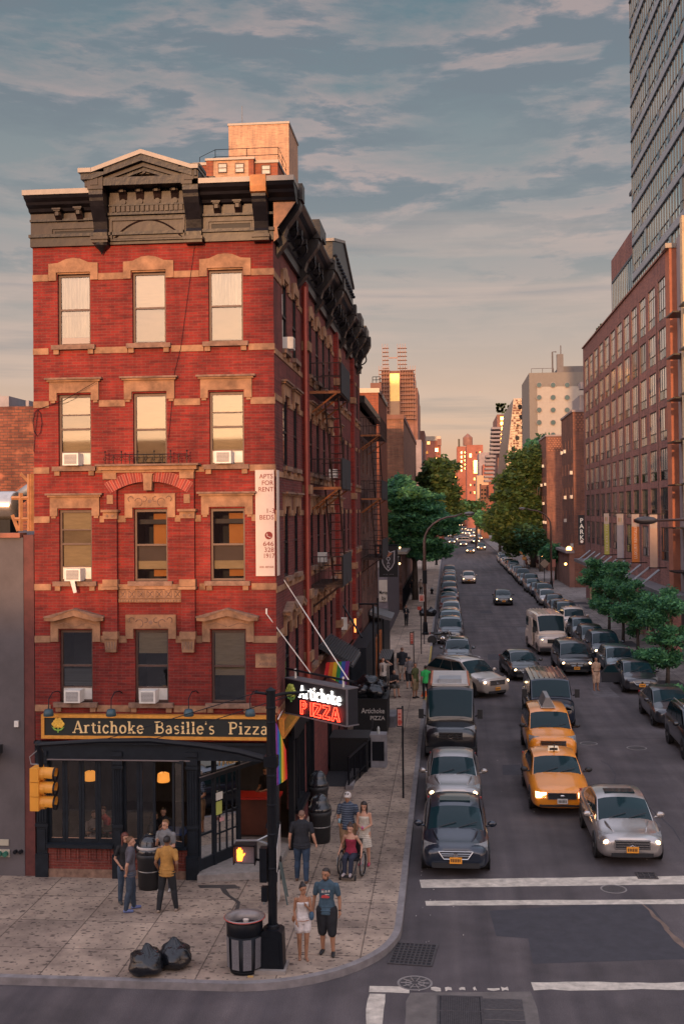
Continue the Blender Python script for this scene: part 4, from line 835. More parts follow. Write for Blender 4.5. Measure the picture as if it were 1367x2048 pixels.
def pavement(name='pavement_concrete',col=(.37,.285,.22)):
    m=mat(name,col,.85,var=.22,vs=.5,bump=.2,bs=40)
    nt=m.node_tree; N=nt.nodes; L=nt.links; b=N['Principled BSDF']; src=b.inputs['Base Color'].links[0].from_socket
    g=N.new('ShaderNodeTexCoord'); v=N.new('ShaderNodeTexVoronoi'); v.voronoi_dimensions='2D'; v.inputs['Scale'].default_value=2.6; mp=N.new('ShaderNodeMapping'); mp.inputs['Scale'].default_value=(.8,1.3,1); L.new(g.outputs['Object'],mp.inputs[0]); L.new(mp.outputs[0],v.inputs['Vector'])
    r=N.new('ShaderNodeValToRGB'); L.new(v.outputs['Distance'],r.inputs[0]); r.color_ramp.elements[0].position=.09; r.color_ramp.elements[1].position=.15; r.color_ramp.elements[0].color=(.36,.34,.36,1); r.color_ramp.elements[1].color=(1,1,1,1)
    v2=N.new('ShaderNodeTexVoronoi'); v2.voronoi_dimensions='2D'; v2.inputs['Scale'].default_value=4.7; L.new(g.outputs['Object'],v2.inputs['Vector'])
    r3=N.new('ShaderNodeValToRGB'); L.new(v2.outputs['Distance'],r3.inputs[0]); r3.color_ramp.elements[0].position=.09; r3.color_ramp.elements[1].position=.13; r3.color_ramp.elements[0].color=(.4,.4,.42,1); r3.color_ramp.elements[1].color=(1,1,1,1)
    n=N.new('ShaderNodeTexNoise'); n.inputs['Scale'].default_value=.35; n.inputs['Detail'].default_value=3; L.new(g.outputs['Object'],n.inputs[0])
    br=N.new('ShaderNodeTexBrick'); br.offset=0; br.inputs['Scale'].default_value=1; br.inputs['Brick Width'].default_value=1.62; br.inputs['Row Height'].default_value=1.62; br.inputs['Mortar Size'].default_value=.016; br.inputs['Color1'].default_value=(1,1,1,1); br.inputs['Color2'].default_value=(.78,.77,.78,1); br.inputs['Mortar'].default_value=(.38,.36,.36,1); mp2=N.new('ShaderNodeMapping'); mp2.inputs['Location'].default_value=(.3,.42,0); L.new(g.outputs['Object'],mp2.inputs[0]); L.new(mp2.outputs[0],br.inputs[0])
    o=src
    for q in (r.outputs[0],r3.outputs[0],br.outputs[0]):
        x=N.new('ShaderNodeMix'); x.data_type='RGBA'; x.blend_type='MULTIPLY'; x.inputs[0].default_value=1; L.new(o,x.inputs[6]); L.new(q,x.inputs[7]); o=x.outputs[2]
    n5=N.new('ShaderNodeTexNoise'); n5.inputs['Scale'].default_value=1.1; n5.inputs['Detail'].default_value=6; n5.inputs['Roughness'].default_value=.7; L.new(g.outputs['Object'],n5.inputs[0])
    r5=N.new('ShaderNodeValToRGB'); L.new(n5.outputs[0],r5.inputs[0]); r5.color_ramp.elements[0].position=.32; r5.color_ramp.elements[1].position=.6; r5.color_ramp.elements[0].color=(.55,.53,.54,1); r5.color_ramp.elements[1].color=(1.1,1.08,1.05,1)
    x=N.new('ShaderNodeMix'); x.data_type='RGBA'; x.blend_type='MULTIPLY'; x.inputs[0].default_value=1; L.new(o,x.inputs[6]); L.new(r5.outputs[0],x.inputs[7]); o=x.outputs[2]
    L.new(o,b.inputs['Base Color']); return m
M_asph=asphalt(); M_pav=pavement(); M_pav2=pavement('smooth_pavement',(.26,.23,.215)); M_kerb=mat('kerb_stone',(.20,.18,.18),.8,var=.3,vs=3,bump=.2,bs=20)
b=MB().m(M_asph); b.box(-600,700,-160,1600,-.3,0); struct('road',b)
KX=-1.12; KR=10.85
# left pavement with rounded corner
cR=3.4; KYb=22.3
cen=(KX-cR,KYb+cR)
arc=[(cen[0]+cR*math.sin(R(a)),cen[1]-cR*math.cos(R(a))) for a in range(0,91,6)]
def slab(name,out,mt,z=.15,kerb=True,zb=-.1):
    b=MB().m(mt); n=len(out); b.add([(x,y,zb) for x,y in out]+[(x,y,z) for x,y in out],[tuple(range(n,2*n))]+[(i,(i+1)%n,n+(i+1)%n,n+i) for i in range(n)])
    return struct(name,b)
slab('left_pavement',[(-60,KYb+.16)]+[(x-.16*math.sin(R(i*6)),y+.16*math.cos(R(i*6))) for i,(x,y) in enumerate(arc)]+[(KX-.16,420),(-60,420)],M_pav)
b=MB().m(M_kerb); inner=[(-60,KYb+.16)]+[(x-.16*math.sin(R(i*6)),y+.16*math.cos(R(i*6))) for i,(x,y) in enumerate(arc)]+[(KX-.16,420)]; outer=[(-60,KYb)]+arc+[(KX,420)]
n=len(outer)
for i in range(n-1):
    a,c,d,e=outer[i],outer[i+1],inner[i+1],inner[i]; b.add([(*a,-.1),(*c,-.1),(*c,.154),(*a,.154),(*e,.154),(*d,.154)],[(0,1,2,3),(3,2,5,4)])
struct('left_kerb',b)
b=MB().m(mat('yellow_kerb_paint',(.42,.30,.08),.8,var=.4,vs=6)).box(KX-.11,KX+.006,56,78,-.02,.158); struct('yellow_kerb_paint',b)
slab('right_pavement',[(KR+.16,40),(60,40),(60,900),(KR+.16,900)],M_pav2)
b=MB().m(M_kerb).box(KR,KR+.16,40,900,-.1,.154); struct('right_kerb',b)
# the next side street and pavements far off
b=MB().m(M_asph).box(-60,-1.3,300,318,.15,.156); struct('cross_street',b)
# painted markings (slightly skewed, worn ends)
M_paint=mat('road_paint',(.50,.44,.37),.8,var=.35,vs=4,bump=.2,bs=30)
def strip(name,p,q,wd,z=.004,ragged=0,mt=None):
    b=MB().m(mt or M_paint); p=Vector(p);q=Vector(q); d=(q-p).normalized(); nn=Vector((-d.y,d.x)); L_=(q-p).length; n=max(2,int(L_/.35)); A=[];B=[]
    for i in range(n+1):
        c=p+d*L_*i/n; j=lambda:(random.random()-.5)*ragged; A.append((*(c+nn*(wd/2+j())),z)); B.append((*(c-nn*(wd/2+j())),z))
    b.add(A+B,[(i,i+1,n+2+i,n+1+i) for i in range(n)]); return struct(name,b)
strip('stop_line',(-.78,29.02),(10.6,30.25),.64,ragged=.03); strip('crossing_line',(-.62,27.6),(10.7,28.55),.34,ragged=.03)
strip('crossing_line',(1.6,22.98),(14,23.85),.36,ragged=.08); strip('crossing_line',(-1.65,22.62),(-.85,22.64),.30,ragged=.05)
strip('crossing_line',(-1.47,22.4),(-1.42,14),.32,ragged=.06)
for k in range(7): x=-.7+k*.28; strip('crossing_line',(x,22.68+.02*k),(x+.2*random.random()+.05,22.69+.02*k),.14,ragged=.09)
M_patch=mat('old_road_patch',(.125,.108,.10),.85,var=.25,vs=3,bump=.3,bs=40); M_patch2=mat('paler_road_patch',(.105,.095,.10),.85,var=.3,vs=3,bump=.3,bs=50); M_patchd=mat('dark_road_patch',(.042,.040,.048),.85,var=.2,vs=3,bump=.3,bs=50)
b=MB().m(M_patch); b.add([(-.82,22.5,.003),(1.55,22.72,.003),(1.62,22.0,.003),(1.58,14,.003),(-.95,14,.003),(-.88,21.6,.003),(-.9,22.1,.003)],[(0,1,2,3,4,5,6)]); struct('road_patch',b)
b=MB().m(M_patchd); b.add([(1.7,24.1,.0025),(5.1,24.6,.0025),(4.75,28.1,.0025),(.9,27.2,.0025),(1.0,25.6,.0025),(1.7,25.5,.0025)],[(0,1,2,3,4,5)]); struct('road_patch',b)
strip('tar_seam',(5.15,24.5),(4.9,26.3),.12,.0035,.12,mat('rusty_seam',(.17,.115,.09),.9,var=.3)); strip('tar_seam',(4.9,26.3),(4.55,28.2),.1,.0035,.1,mat('rusty_seam',()))
strip('tar_seam',(1.4,60),(5.1,60.6),.06,.003,.05,M_patchd); strip('tar_seam',(-.9,125),(8.3,125.6),.9,.003,.1,M_patchd); strip('tar_seam',(-.9,92),(8.3,92.3),.5,.003,.1,M_patchd)
random.seed(3)
for k in range(14):
    x,y=random.uniform(0,8.5),random.uniform(31,110)
    P=[(x,y)]
    for j in range(6): P.append((P[-1][0]+random.uniform(-.25,.25)+(k%3==0)*.7,P[-1][1]+(k%3>0)*random.uniform(.6,1.6)+random.uniform(-.1,.1)))
    b=MB().m(M_patchd)
    for q,r_ in zip(P,P[1:]): b.add([(q[0]-.02,q[1]-.02,.0025),(q[0]+.02,q[1]+.02,.0025),(r_[0]+.02,r_[1]+.02,.0025),(r_[0]-.02,r_[1]-.02,.0025)],[(0,1,2,3)])
    struct('road_crack',b)
for x,y,w_,l in ((4.8,34.5,1.5,2.4),(1.9,41,.8,1.7),(7.4,58,1.2,3.2),(2.5,72,1.6,3),(5.4,88,1.3,4),(2.9,104,1.2,3)):
    b=MB().m(M_patchd if int(x*10)%2 else M_patch2); b.add([(x,y,.0015),(x+w_,y+.1,.0015),(x+w_-.1,y+l,.0015),(x+.05,y+l-.1,.0015)],[(0,1,2,3)]); struct('road_patch',b)
# dark wet stain by the entrance step
b=MB().m(mat('damp_stain',(.05,.042,.04),.6,var=.3)); P=[G(x,y,.1535) for x,y in ((395,1770),(470,1769),(480,1776),(452,1778),(460,1790),(481,1804),(478,1817),(468,1822),(474,1806),(446,1786),(440,1776),(400,1776))]
b.add(P,[tuple(range(len(P)))]); struct('damp_stain',b)
def disc(name,label,cat,px,py,r,z,mt,kind=0,group=None):
    p=G(px,py,z); o=thing(name,label,cat,(p.x,p.y,z),group=group)
    b=MB().m(mat('cover_rim',(.20,.18,.17),.6,var=.2)).lathe([(r,0),(r,.004),(r*.9,.006),(r*.88,.002)],n=28); b.build('rim',None,o)
    b=MB().m(mt).lathe([(r*.88,0),(r*.86,.003)],n=28)
    b.m(mat('cover_rim',()))
    if kind:
        for k in range(10): a=k*math.pi/5; b.box(-.001,.001,-.001,.001,0,.001) if False else b.tube([(r*.2*math.cos(a),r*.2*math.sin(a),.004),(r*.8*math.cos(a),r*.8*math.sin(a),.004)],.012,4)
        b.lathe([(r*.55,.004),(r*.55,.008),(r*.5,.008)],n=24,cap=False)
    b.build('cover',None,o)
M_iron=mat('cast_iron',(.07,.062,.065),.55,metal=.4,var=.3,vs=12,bump=.3,bs=40)
disc('manhole_cover','round manhole cover with a pale rim between the two crossing lines','manhole cover',1226,1778,.33,.002,M_iron)
disc('manhole_cover','ornate round manhole cover near the kerb corner beside the storm grate','manhole cover',829,1966,.36,.002,M_iron,1)
disc('manhole_cover','small round cover in the middle lane right of the front taxi','manhole cover',1176,1487,.36,.002,M_iron)
disc('manhole_cover','worn round cover in the lane left of the parked dark off-road car','manhole cover',1272,1496,.4,.002,M_iron)
def grate(name,label,cx,cy,w_,h_,nx,ny,z=.004,rz=0.):
    o=thing(name,label,'grate',(cx,cy,z),rz); b=MB().m(M_dark).box(-w_/2,w_/2,-h_/2,h_,0,.001) if False else MB().m(M_dark).box(-w_/2,w_/2,-h_/2,h_/2,-.003,.002); b.build('pit',None,o)
    b=MB().m(M_iron); t=.05; b.box(-w_/2-t,w_/2+t,h_/2,h_/2+t,-.003,.018).box(-w_/2-t,w_/2+t,-h_/2-t,-h_/2,-.003,.018).box(-w_/2-t,-w_/2,-h_/2,h_/2,-.003,.018).box(w_/2,w_/2+t,-h_/2,h_/2,-.003,.018)
    b.build('frame',None,o); b=MB().m(M_iron)
    for k in range(1,nx): x=-w_/2+k*w_/nx; b.box(x-.014,x+.014,-h_/2,h_/2,.002,.015)
    for k in range(1,ny): y=-h_/2+k*h_/ny; b.box(-w_/2,w_/2,y-.018,y+.018,.002,.017)
    b.build('bars',None,o)
p=G(826,1909); grate('storm_drain_grate','rectangular storm drain grate against the curved kerb at the corner',p.x,p.y,.85,1.1,9,8,rz=-.1)
p=G(920,2025); grate('vent_grate','fine-barred steel grate set in the pale road patch at the bottom edge',p.x,p.y-.3,.78,1.9,22,3); 
o=MB().m(M_iron).box(p.x+.45,p.x+1.2,p.y-1.3,p.y+.63,.0,.012).m(M_patch).box(p.x+.45,p.x+1.2,p.y+.14,p.y+.16,.012,.016).box(p.x+.45,p.x+1.2,p.y-.3,p.y-.28,.012,.016).build('steel_hatch'); tag(o,'flat steel hatch plates beside the fine-barred grate','hatch')
p=G(1292,1752); grate('utility_cover','small square utility cover interrupting the stop line on the right','%s'%0 and p.x,p.y,.42,.42,3,3,.006)
b=MB().m(mat('white_litter',(.6,.55,.5),.8,var=0))
for k in range(60):
    x=random.uniform(-.95,-.3) if random.random()<.6 else random.uniform(-1,6); y=random.uniform(25,50); s=random.uniform(.008,.02); b.box(x,x+s,y,y+s*1.4,.004,.012)
o=b.build('road_litter'); tag(o,None,None,kind='stuff')
# ================================================================ left neighbours
def rail(b,pts,h,step=1.2,r=.03,rows=2):
    for k in range(rows): b.tube([(p[0],p[1],p[2]+h*(k+1)/rows) for p in pts],r,4)
    for a,c in zip(pts,pts[1:]):
        a=Vector(a);c=Vector(c); n=max(1,int((c-a).length/step))
        for k in range(n+1): p=a.lerp(c,k/n); b.tube([p,p+Vector((0,0,h))],r,4)
def simple_win(parent,mp,wins,mtf,mtg,ac=None,dep=.12):
    for (u0,u1,v0,v1) in wins:
        f=MB().m(mtf); t=.06; f.mbox(mp,u0,u1,v1-t,v1,dep-.05,dep+.03).mbox(mp,u0,u1,v0,v0+t,dep-.05,dep+.03).mbox(mp,u0,u0+t,v0+t,v1-t,dep-.05,dep+.03).mbox(mp,u1-t,u1,v0+t,v1-t,dep-.05,dep+.03).mbox(mp,u0+t,u1-t,(v0+v1)/2-.03,(v0+v1)/2+.03,dep-.04,dep+.03)
        o=f.build('window',None,parent)
        MB().m(mtg).quad(mp(u0,v0,dep),mp(u1,v0,dep),mp(u1,v1,dep),mp(u0,v1,dep)).build('glass_pane',None,o,fixn=False)
M_gw=mat('reflecting_glass',(.10,.115,.13),.06,metal=.0,var=.5,vs=.6,spec=1.,coat=.3)
M_gd=mat('dark_glass',(.018,.022,.028),.05,var=.0,spec=.8)
# low grey building at the far left
gx=fx(60,1500); gz=fz(1066,30)
M_gst=mat('grey_painted_stucco',(.092,.080,.084),.8,var=.2,vs=1.2,bump=.15,bs=20)
o=thing('grey_stucco_building','plain low grey stucco building left of the brick corner house','building',(-13,33,0),world=True)
b=MB().m(M_gst).box(-22,gx-.14,Y0-.02,Y0+12,0,gz-.12); b.build('wall',None,o)
MB().m(mat('dark_red_pilaster',(.10,.025,.022),.7,var=.3,vs=4)).box(gx-.14,XL-.02,Y0-.0,Y0+.3,0,gz-.05).build('end_pilaster',None,o)
MB().m(mat('rust_coping',(.28,.10,.06),.7,var=.3)).box(-22,gx-.2,Y0-.10,Y0+.4,gz-.12,gz).build('coping',None,o)
b=MB().m(mat('bracket_black',(.02,.02,.022),.6)).box(gx-1.35,gx-.72,Y0-.6,Y0,PY(15,1497,Y0)[1]-.1,PY(15,1497,Y0)[1]+.12); b.build('awning_end',None,o)
b=MB().m(M_white).box(PY(31,1452,Y0)[0],PY(39,1452,Y0)[0],Y0-.08,Y0-.02,PY(35,1453,Y0)[1],PY(35,1441,Y0)[1]); b.build('security_light',None,o)
b=MB().m(mat('putty_plate',(.40,.36,.28),.7)).box(-12.5,PY(19,1680,Y0)[0],Y0-.05,Y0-.02,PY(10,1690,Y0)[1],PY(10,1678,Y0)[1]).box(-12.5,PY(21,1700,Y0)[0],Y0-.05,Y0-.02,PY(10,1713,Y0)[1],PY(10,1698,Y0)[1])
b.m(mat('green_standpipe',(.02,.12,.08),.5)); 
for px in (2,14): x,z=PY(px,1706,Y0); b.lathe([(.07,-.15),(.07,0)],(x,Y0,z),10,'y')
b.m(M_black)
for px in (33,44): x,z=PY(px,1702,Y0); b.lathe([(.05,-.12),(.05,0)],(x,Y0,z),10,'y')
b.build('standpipe_fittings',None,o)
# things on its roof
o=thing('timber_frame','raw timber frame standing on the low grey roof beside the brick wall','frame',(-11.3,Y0+1,gz),world=True)
b=MB().m(mat('raw_timber',(.42,.20,.09),.8,var=.3,vs=4))
q=lambda px,py,Y=Y0+.8: (PY(px,py,Y)[0],PY(px,py,Y)[1])
def beam(p,r_,w_=.06,Y=Y0+.8): 
    a=q(*p,Y);c=q(*r_,Y); b.tube([(a[0],Y,a[1]),(c[0],Y,c[1])],w_,4)
beam((60,948),(60,1062),.075); beam((64,948),(64,1062),.06); beam((42,986),(42,1062)); beam((24,996),(58,996),.05); beam((30,1038),(58,1038),.045); beam((25,1030),(37,1062),.05); beam((42,947),(58,965),.04,Y0+1.2); b.build('timber_frame_beams',None,o)
o=thing('water_heater_tank','shiny steel tank on its side on the low roof behind the timber frame','tank',(-12.3,Y0+2,gz),world=True)
x,z=q(8,1012,Y0+2); MB().m(mat('polished_tank',(.55,.5,.45),.25,metal=.8,var=.2)).lathe([(.02,-1.6),(.38,-1.55),(.42,-1.4),(.42,.30),(.38,.42),(.02,.46)],(x,Y0+2,z),18,'x').build('tank_body',None,o,True)
MB().m(M_black).box(x-1.2,x+.3,Y0+1.7,Y0+2.3,gz-.3,z-.38).build('tank_cradle',None,o)
o=thing('roof_duct','curved metal duct on the low roof against the old brick wall','duct',(-11.6,Y0+3,gz),world=True)
MB().m(M_steel).tube([(-12.4,Y0+3,gz+.9),(-11.9,Y0+3,gz+1.25),(-11.45,Y0+3,gz+1.15),(-11.2,Y0+3,gz+.6),(-11.15,Y0+3,gz-.2)],.2,8).build('duct_body',None,o,True)
x0_,z1_=PY(70,812,Y0+14); 
o=thing('old_brick_party_wall','weathered orange brick building rising behind the low grey one','building',(-16,46,0),world=True)
MB().m(brick('old_patchy_brick',(.36,.13,.075),(.20,.075,.055),(.16,.09,.07),bw=.3,bh=.11,ms=.016,patch=(.42,.16,.09),dark=.35)).box(-30,x0_+.3,Y0+14,Y0+30,0,z1_).build('wall',None,o)
b=MB().m(mat('rooftop_grey_box',(.30,.28,.29),.7,var=.15)); xa_,za_=PY(18,792,Y0+18); b.box(-26,xa_,Y0+18,Y0+24,z1_,za_); xb_,zb_=PY(52,801,Y0+19); b.box(xa_+.5,xb_,Y0+19,Y0+26,z1_,zb_).box(xb_,xb_+1.6,Y0+22,Y0+28,z1_,zb_-.1); b.build('roof_bulkhead',None,o)
# ================================================================ far towers seen over the cornice
def fp(px,py,D): x,z=PY(px,py,D); return x,z
M_tan=brick('tan_brick',(.56,.35,.22),(.50,.31,.20),(.48,.32,.22),bw=1.2,bh=.5,ms=.02,dark=.1)
M_orb=brick('orange_brick',(.33,.105,.055),(.27,.09,.05),(.25,.11,.08),bw=.8,bh=.3,ms=.02,dark=.15)
D=128; a,z1=fp(457,252,D); c,_=fp(577,252,D)
o=thing('tan_lift_tower','windowless tan brick tower rising behind the black cornice','building',(a,D,0),world=True); MB().m(M_tan).box(a,c,D,D+8,0,z1).build('wall',None,o); MB().m(M_flash).box(a-.1,c+.1,D-.1,D+8.1,z1,z1+.25).build('coping',None,o)
b=MB().m(M_steel); x,z=fp(478,238,D); b.tube([(x,D+2,z1),(x,D+2,fp(479,200,D)[1])],.06,4).box(x-.7,x+.2,D+1.5,D+2.5,z1,z); b.build('roof_antenna',None,o)
D=98; a,z1=fp(385,323,D); c,_=fp(553,318,D); bL,_=fp(426,320,D); bR,_=fp(497,320,D); bR2,_=fp(507,320,D)
o=thing('apartment_slab','brick and tan apartment block with a railed roof behind the cornice','building',(a,D,0),world=True)
b=MB().m(M_orb).box(a,c,D+.6,D+16,0,z1-.2).box(bL-.6,bL,D,D+.6,0,z1).box(bR,bR2,D,D+.6,0,z1).m(M_tan).box(bL,bR,D+.1,D+.6,0,z1).m(M_flash).box(a-.1,c+.1,D+.5,D+16.1,z1-.2,z1+.05).box(bL-.7,bR2+.1,D-.1,D+.5,z1,z1+.2); b.build('wall',None,o)
fmD=lambda u,v,d:(u,D+d,v)
wn=[]
for px in (445,479,530):
    for py in (336,368): 
        x,z=fp(px,py,D); wn.append((x-.4,x+.4,z-.42,z+.42))
simple_win(o,lambda u,v,d:(u,D+(.0 if u<bR2 else .5)+d,v),wn,mat('brown_frames',(.08,.04,.03),.6),mat('pale_pane',(.42,.40,.36),.2,var=.2,vs=2),dep=-.02)
b=MB().m(M_black); rail(b,[(a,D+3,z1),(bL,D+1,z1),(c,D+1,z1),(c,D+6,z1)],1.3,2.2,.03,2); b.build('roof_railing',None,o)
# ================================================================ along the left side of the street
M_wea=brick('weathered_grey_brick',(.20,.085,.06),(.12,.07,.06),(.16,.12,.11),bw=.3,bh=.1,ms=.014,patch=(.22,.14,.12),dark=.4)
zt2=PY(722,795,60)[1]; zt2=15.2
o=thing('weathered_brick_building','narrow weathered brick building with rusty fire escapes next along the street','building',(-7,64,0),world=True)
sops2=[(y-.45,y+.45,z,z+1.7) for y in (60.5,63.5,66.5,69.5) for z in (11.6,8.3,5.2)]
w_=MB().m(M_wea); w_.wall(sm,YE+.02,72.5,0,zt2,sops2,.2,.1); w_.box(XL,XR-.1,YE+.02,72.5,zt2-.4,zt2-.1).box(XL,XR-.12,72.3,72.5,0,zt2-.4); w_.build('wall',None,o)
simple_win(o,sm,sops2,M_black,M_gd,dep=.3)
MB().m(M_tin2).box(XR-.4,XR+.25,YE+.05,72.5,zt2-.1,zt2+.25).build('cornice',None,o)
fire_escape(o,58.2,64,[13.5,10.2,7.1],XR-.05,1.05,cloth=(1,2))
# single-storey club frontage with awnings, timber doors
o=thing('club_frontage','low black club frontage with timber doors and small flat canopies','shopfront',(-4.4,60,0),world=True)
M_oak=mat('varnished_timber',(.26,.085,.03),.5,var=.3,vs=5)
b=MB().m(M_store).box(XR,XR+.7,50.5,57,.15,3.4).box(XR,XR+.55,57.2,66,.15,3.3).box(XR,XR+.62,66,73,.15,3.2); b.build('shop_surround',None,o)
for k,(y,) in enumerate(((57.6,),(58.6,),(60.2,),(61.4,),(62.6,))): MB().m(M_oak).box(XR+.56,XR+.66,y,y+.6,.2,2.9).box(XR+.1,XR+.7,y-.02,y,.2,2.9).build('timber_door',None,o)
MB().m(mat('grey_canopy',(.10,.10,.11),.5,var=.2)).mprism(lambda u,v,d:(u,d,v),[(XR,3.9),(XR,3.7),(XR+1.2,3.35),(XR+1.25,3.5)],63,66.5).build('canopy',None,o)
b=MB().m(mat('slatted_awning',(.03,.034,.042),.5,var=.3,vs=20)).mprism(lambda u,v,d:(u,d,v),[(XR,5.0),(XR,4.9),(XR+1.15,4.25),(XR+1.15,4.35)],38,41.5)
for k in range(14): b.box(XR+.05+k*.078,XR+.1+k*.078,38.0,41.5,4.98-k*.044,5.03-k*.044)
b.build('tiled_awning',None,o)
b=MB().m(M_black)
for y in (52.5,56,): MB().m(M_black).tube([(XR+.9,y,.15),(XR+.9,y,5.2)],.05,6).build('steel_post',None,o)
b.tube([(XR,52.5,5.2),(XR+1.1,52.5,5.2)],.04,5).tube([(XR+.0,47,5.6),(XR+1.0,44,4.6)],.04,5)
b.build('post_bracing',None,o)
MB().m(mat('amber_sun_glimpse',(1,.35,.08),emit=1.6,var=0)).box(XR+.25,XR+.33,49.5,49.6,4.2,4.8).build('sun_glimpse',None,o)  # glowing strip imitates a glimpse of orange sunlight
MB().m(M_white).box(XR+.02,XR+.26,45.9,46,4.7,5.2).build('wall_notice',None,o)
# shield banner of the club
px0,pz1=PY(757,1092,70); px1,pz0=PY(795,1154,70)
o=thing('club_banner','black hanging banner with a grey shield reading OAK over the left pavement','banner',(px0,70,pz0),world=True)
mpb=lambda u,v,d:(u,70+d,v)
MB().m(mat('black_banner_cloth',(.012,.011,.013),.8,var=.2)).mbox(mpb,px0,px1,pz0,pz1,0,.03).build('banner_cloth',None,o)
wb=px1-px0; hb=pz1-pz0; xm=(px0+px1)/2; SH=[(-.36,.86),(-.1,.80),(0,.86),(.1,.80),(.36,.86),(.33,.45),(.2,.3),(0,.18),(-.2,.3),(-.33,.45)]
b=MB().m(mat('silver_print',(.35,.33,.36),.6,var=.1)); b.mprism(mpb,[(xm+x*wb,pz0+z*hb) for x,z in SH],-.012,0); b.m(mat('black_print',(.03,.026,.03),.7,var=0)).mprism(mpb,[(xm+x*wb*.86,pz0+(.52+(z-.52)*.88)*hb) for x,z in SH],-.02,-.012)
mp_=mat('silver_print',()); text(b,'O',(xm,69.975,pz0+.53*hb),(1,0,0),(0,0,1),hb*.17,mp_,.003,.01,'CENTER'); text(b,'A',(xm,69.975,pz0+.41*hb),(1,0,0),(0,0,1),hb*.15,mp_,.003,.01,'CENTER'); text(b,'K',(xm,69.975,pz0+.28*hb),(1,0,0),(0,0,1),hb*.15,mp_,.003,.01,'CENTER'); text(b,'1 THE 1 LOUNGE' if False else '- - -  - - -',(xm,69.975,pz0+.07*hb),(1,0,0),(0,0,1),hb*.09,mp_,.003,.005,'CENTER')
b.m(mat('rust_print',(.3,.12,.07),.6)).mprism(mpb,[(xm-.2*wb,pz0+.74*hb),(xm,pz0+.64*hb),(xm+.22*wb,pz0+.76*hb),(xm+.05*wb,pz0+.80*hb)],-.024,-.02); b.build('shield_print',None,o)
MB().m(M_black).tube([(XR-.1,70,pz1+.05),(px1+.1,70,pz1+.05)],.04,5).build('banner_arm',None,o)
o=thing('white_wall_banner','tall off-white banner with faint black lettering on the wall beyond the club','banner',(-4,82,2),world=True)
x0_,z1_=PY(757,1160,84); x1_,z0_=PY(774,1203,84); MB().m(mat('off_white_cloth',(.42,.38,.33),.8,var=.1)).box(x0_,x1_,84,84.05,z0_,z1_).build('banner_cloth',None,o)
b=MB(); text(b,'Murray',(x0_+.02,83.98,z0_+.55),(1,0,0),(0,0,1),.4,M_black,.003,.01,width=.6); text(b,'by',(x0_+.2,83.98,z0_+.12),(1,0,0),(0,0,1),.4,M_black,.003,.01,width=.3); b.build('banner_print',None,o)
o=MB().m(mat('grey_yard_wall',(.13,.115,.135),.8,var=.2)).box(XR-2,XR-.1,84.1,104,.0,5.2).m(M_flash).box(XR-2.05,XR-.05,84.05,104,5.2,5.3).build('yard_wall'); tag(o,'grey rendered yard wall along the left pavement beyond the white banner','wall')
o=thing('low_lit_pavilion','low brick pavilion with pale roof edge under the left trees','building',(-6,110,0),world=True)
MB().m(M_wea).box(-14,XR+.1,106,130,0,5.4).build('wall',None,o); MB().m(M_flash).box(-14.2,XR+.6,105.6,130,5.4,5.65).m(M_black).box(-14,XR,105.9,106,4.6,5.3).build('roof_edge',None,o)
b=MB().m(mat('amber_spot',(1,.6,.25),emit=6,var=0)); 
for x,y,z in ((-5.2,105.4,6.1),(-4.4,104,4.6),(-4.7,112,5.8)): b.ball((x,y,z),.09,6,4)
b.build('spot_lamps',None,o)
b=MB().m(M_black); 
for k in range(40): y=105+k*1.0; b.tube([(XR+.2,y,.15),(XR+.2,y,2.3)],.03,4)
b.box(XR+.17,XR+.23,105,145,2.2,2.26).box(XR+.17,XR+.23,105,145,.3,.36); o=b.build('iron_fence'); tag(o,'black iron fence along the left pavement beneath the trees','fence')
# blank brick block, water-tank house, scaffolded tower and the rest on the left
def building(name,label,px0,px1,py,D,depth,mt,wins=(),cap=None,winmat=None,side=None,z0=0,dep=-.02,cat='building',wf=None):
    x0,z1=fp(px0,py,D); x1,_=fp(px1,py,D); o=thing(name,label,cat,((x0+x1)/2,D,0),world=True)
    MB().m(mt).box(x0,x1,D,D+depth,z0,z1).build('wall',None,o)
    if cap: MB().m(cap).box(x0-.1,x1+.1,D-.1,D+depth+.1,z1,z1+.004*D).build('coping',None,o)
    k=D/FPX
    for (px,py_,pw,ph,m_) in wins:
        x,z=fp(px,py_,D); f=MB().m(wf or M_black).box(x-pw*k/2,x+pw*k/2,D-.06,D-.01,z-ph*k/2,z+ph*k/2); w_=f.build('window',None,o); q=k*.8
        MB().m(m_).box(x-pw*k/2+q*.5,x+pw*k/2-q*.5,D-.09,D-.065,z-ph*k/2+q*.5,z+ph*k/2-q*.5).build('glass_pane',None,w_)
    return o,x0,x1,z1,k
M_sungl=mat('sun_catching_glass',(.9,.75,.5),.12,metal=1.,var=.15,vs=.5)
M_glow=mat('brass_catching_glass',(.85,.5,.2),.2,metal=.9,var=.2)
M_brA=brick('buff_brown_brick',(.33,.17,.11),(.26,.13,.09),(.24,.15,.11),bw=.9,bh=.36,ms=.03,dark=.2)
M_brB=mat('far_red_brick',(.30,.105,.07),.9,var=.2,vs=.4); M_brC=mat('far_brown_brick',(.22,.11,.085),.9,var=.25,vs=.5); M_brD=mat('far_tan_stone',(.48,.30,.18),.9,var=.15,vs=.3); M_brE=mat('far_grey_wall',(.27,.22,.22),.9,var=.2,vs=.4)
X5=-5.4; D=PX(805,900,X5)[0]
o,x0,x1,z1,k=building('blank_brick_block','tall blank brown brick block behind the bright green tree on the left',752,806,839,128,52,M_brA,cap=M_brC)
o.name='blank_brick_block'
simple_win(o,lambda u,v,d:(x1-d,u,v),[(y,y+1.4,z,z+1.3) for y in (140,152,166) for z in (12,8.6)],M_black,M_gw,dep=-.03)
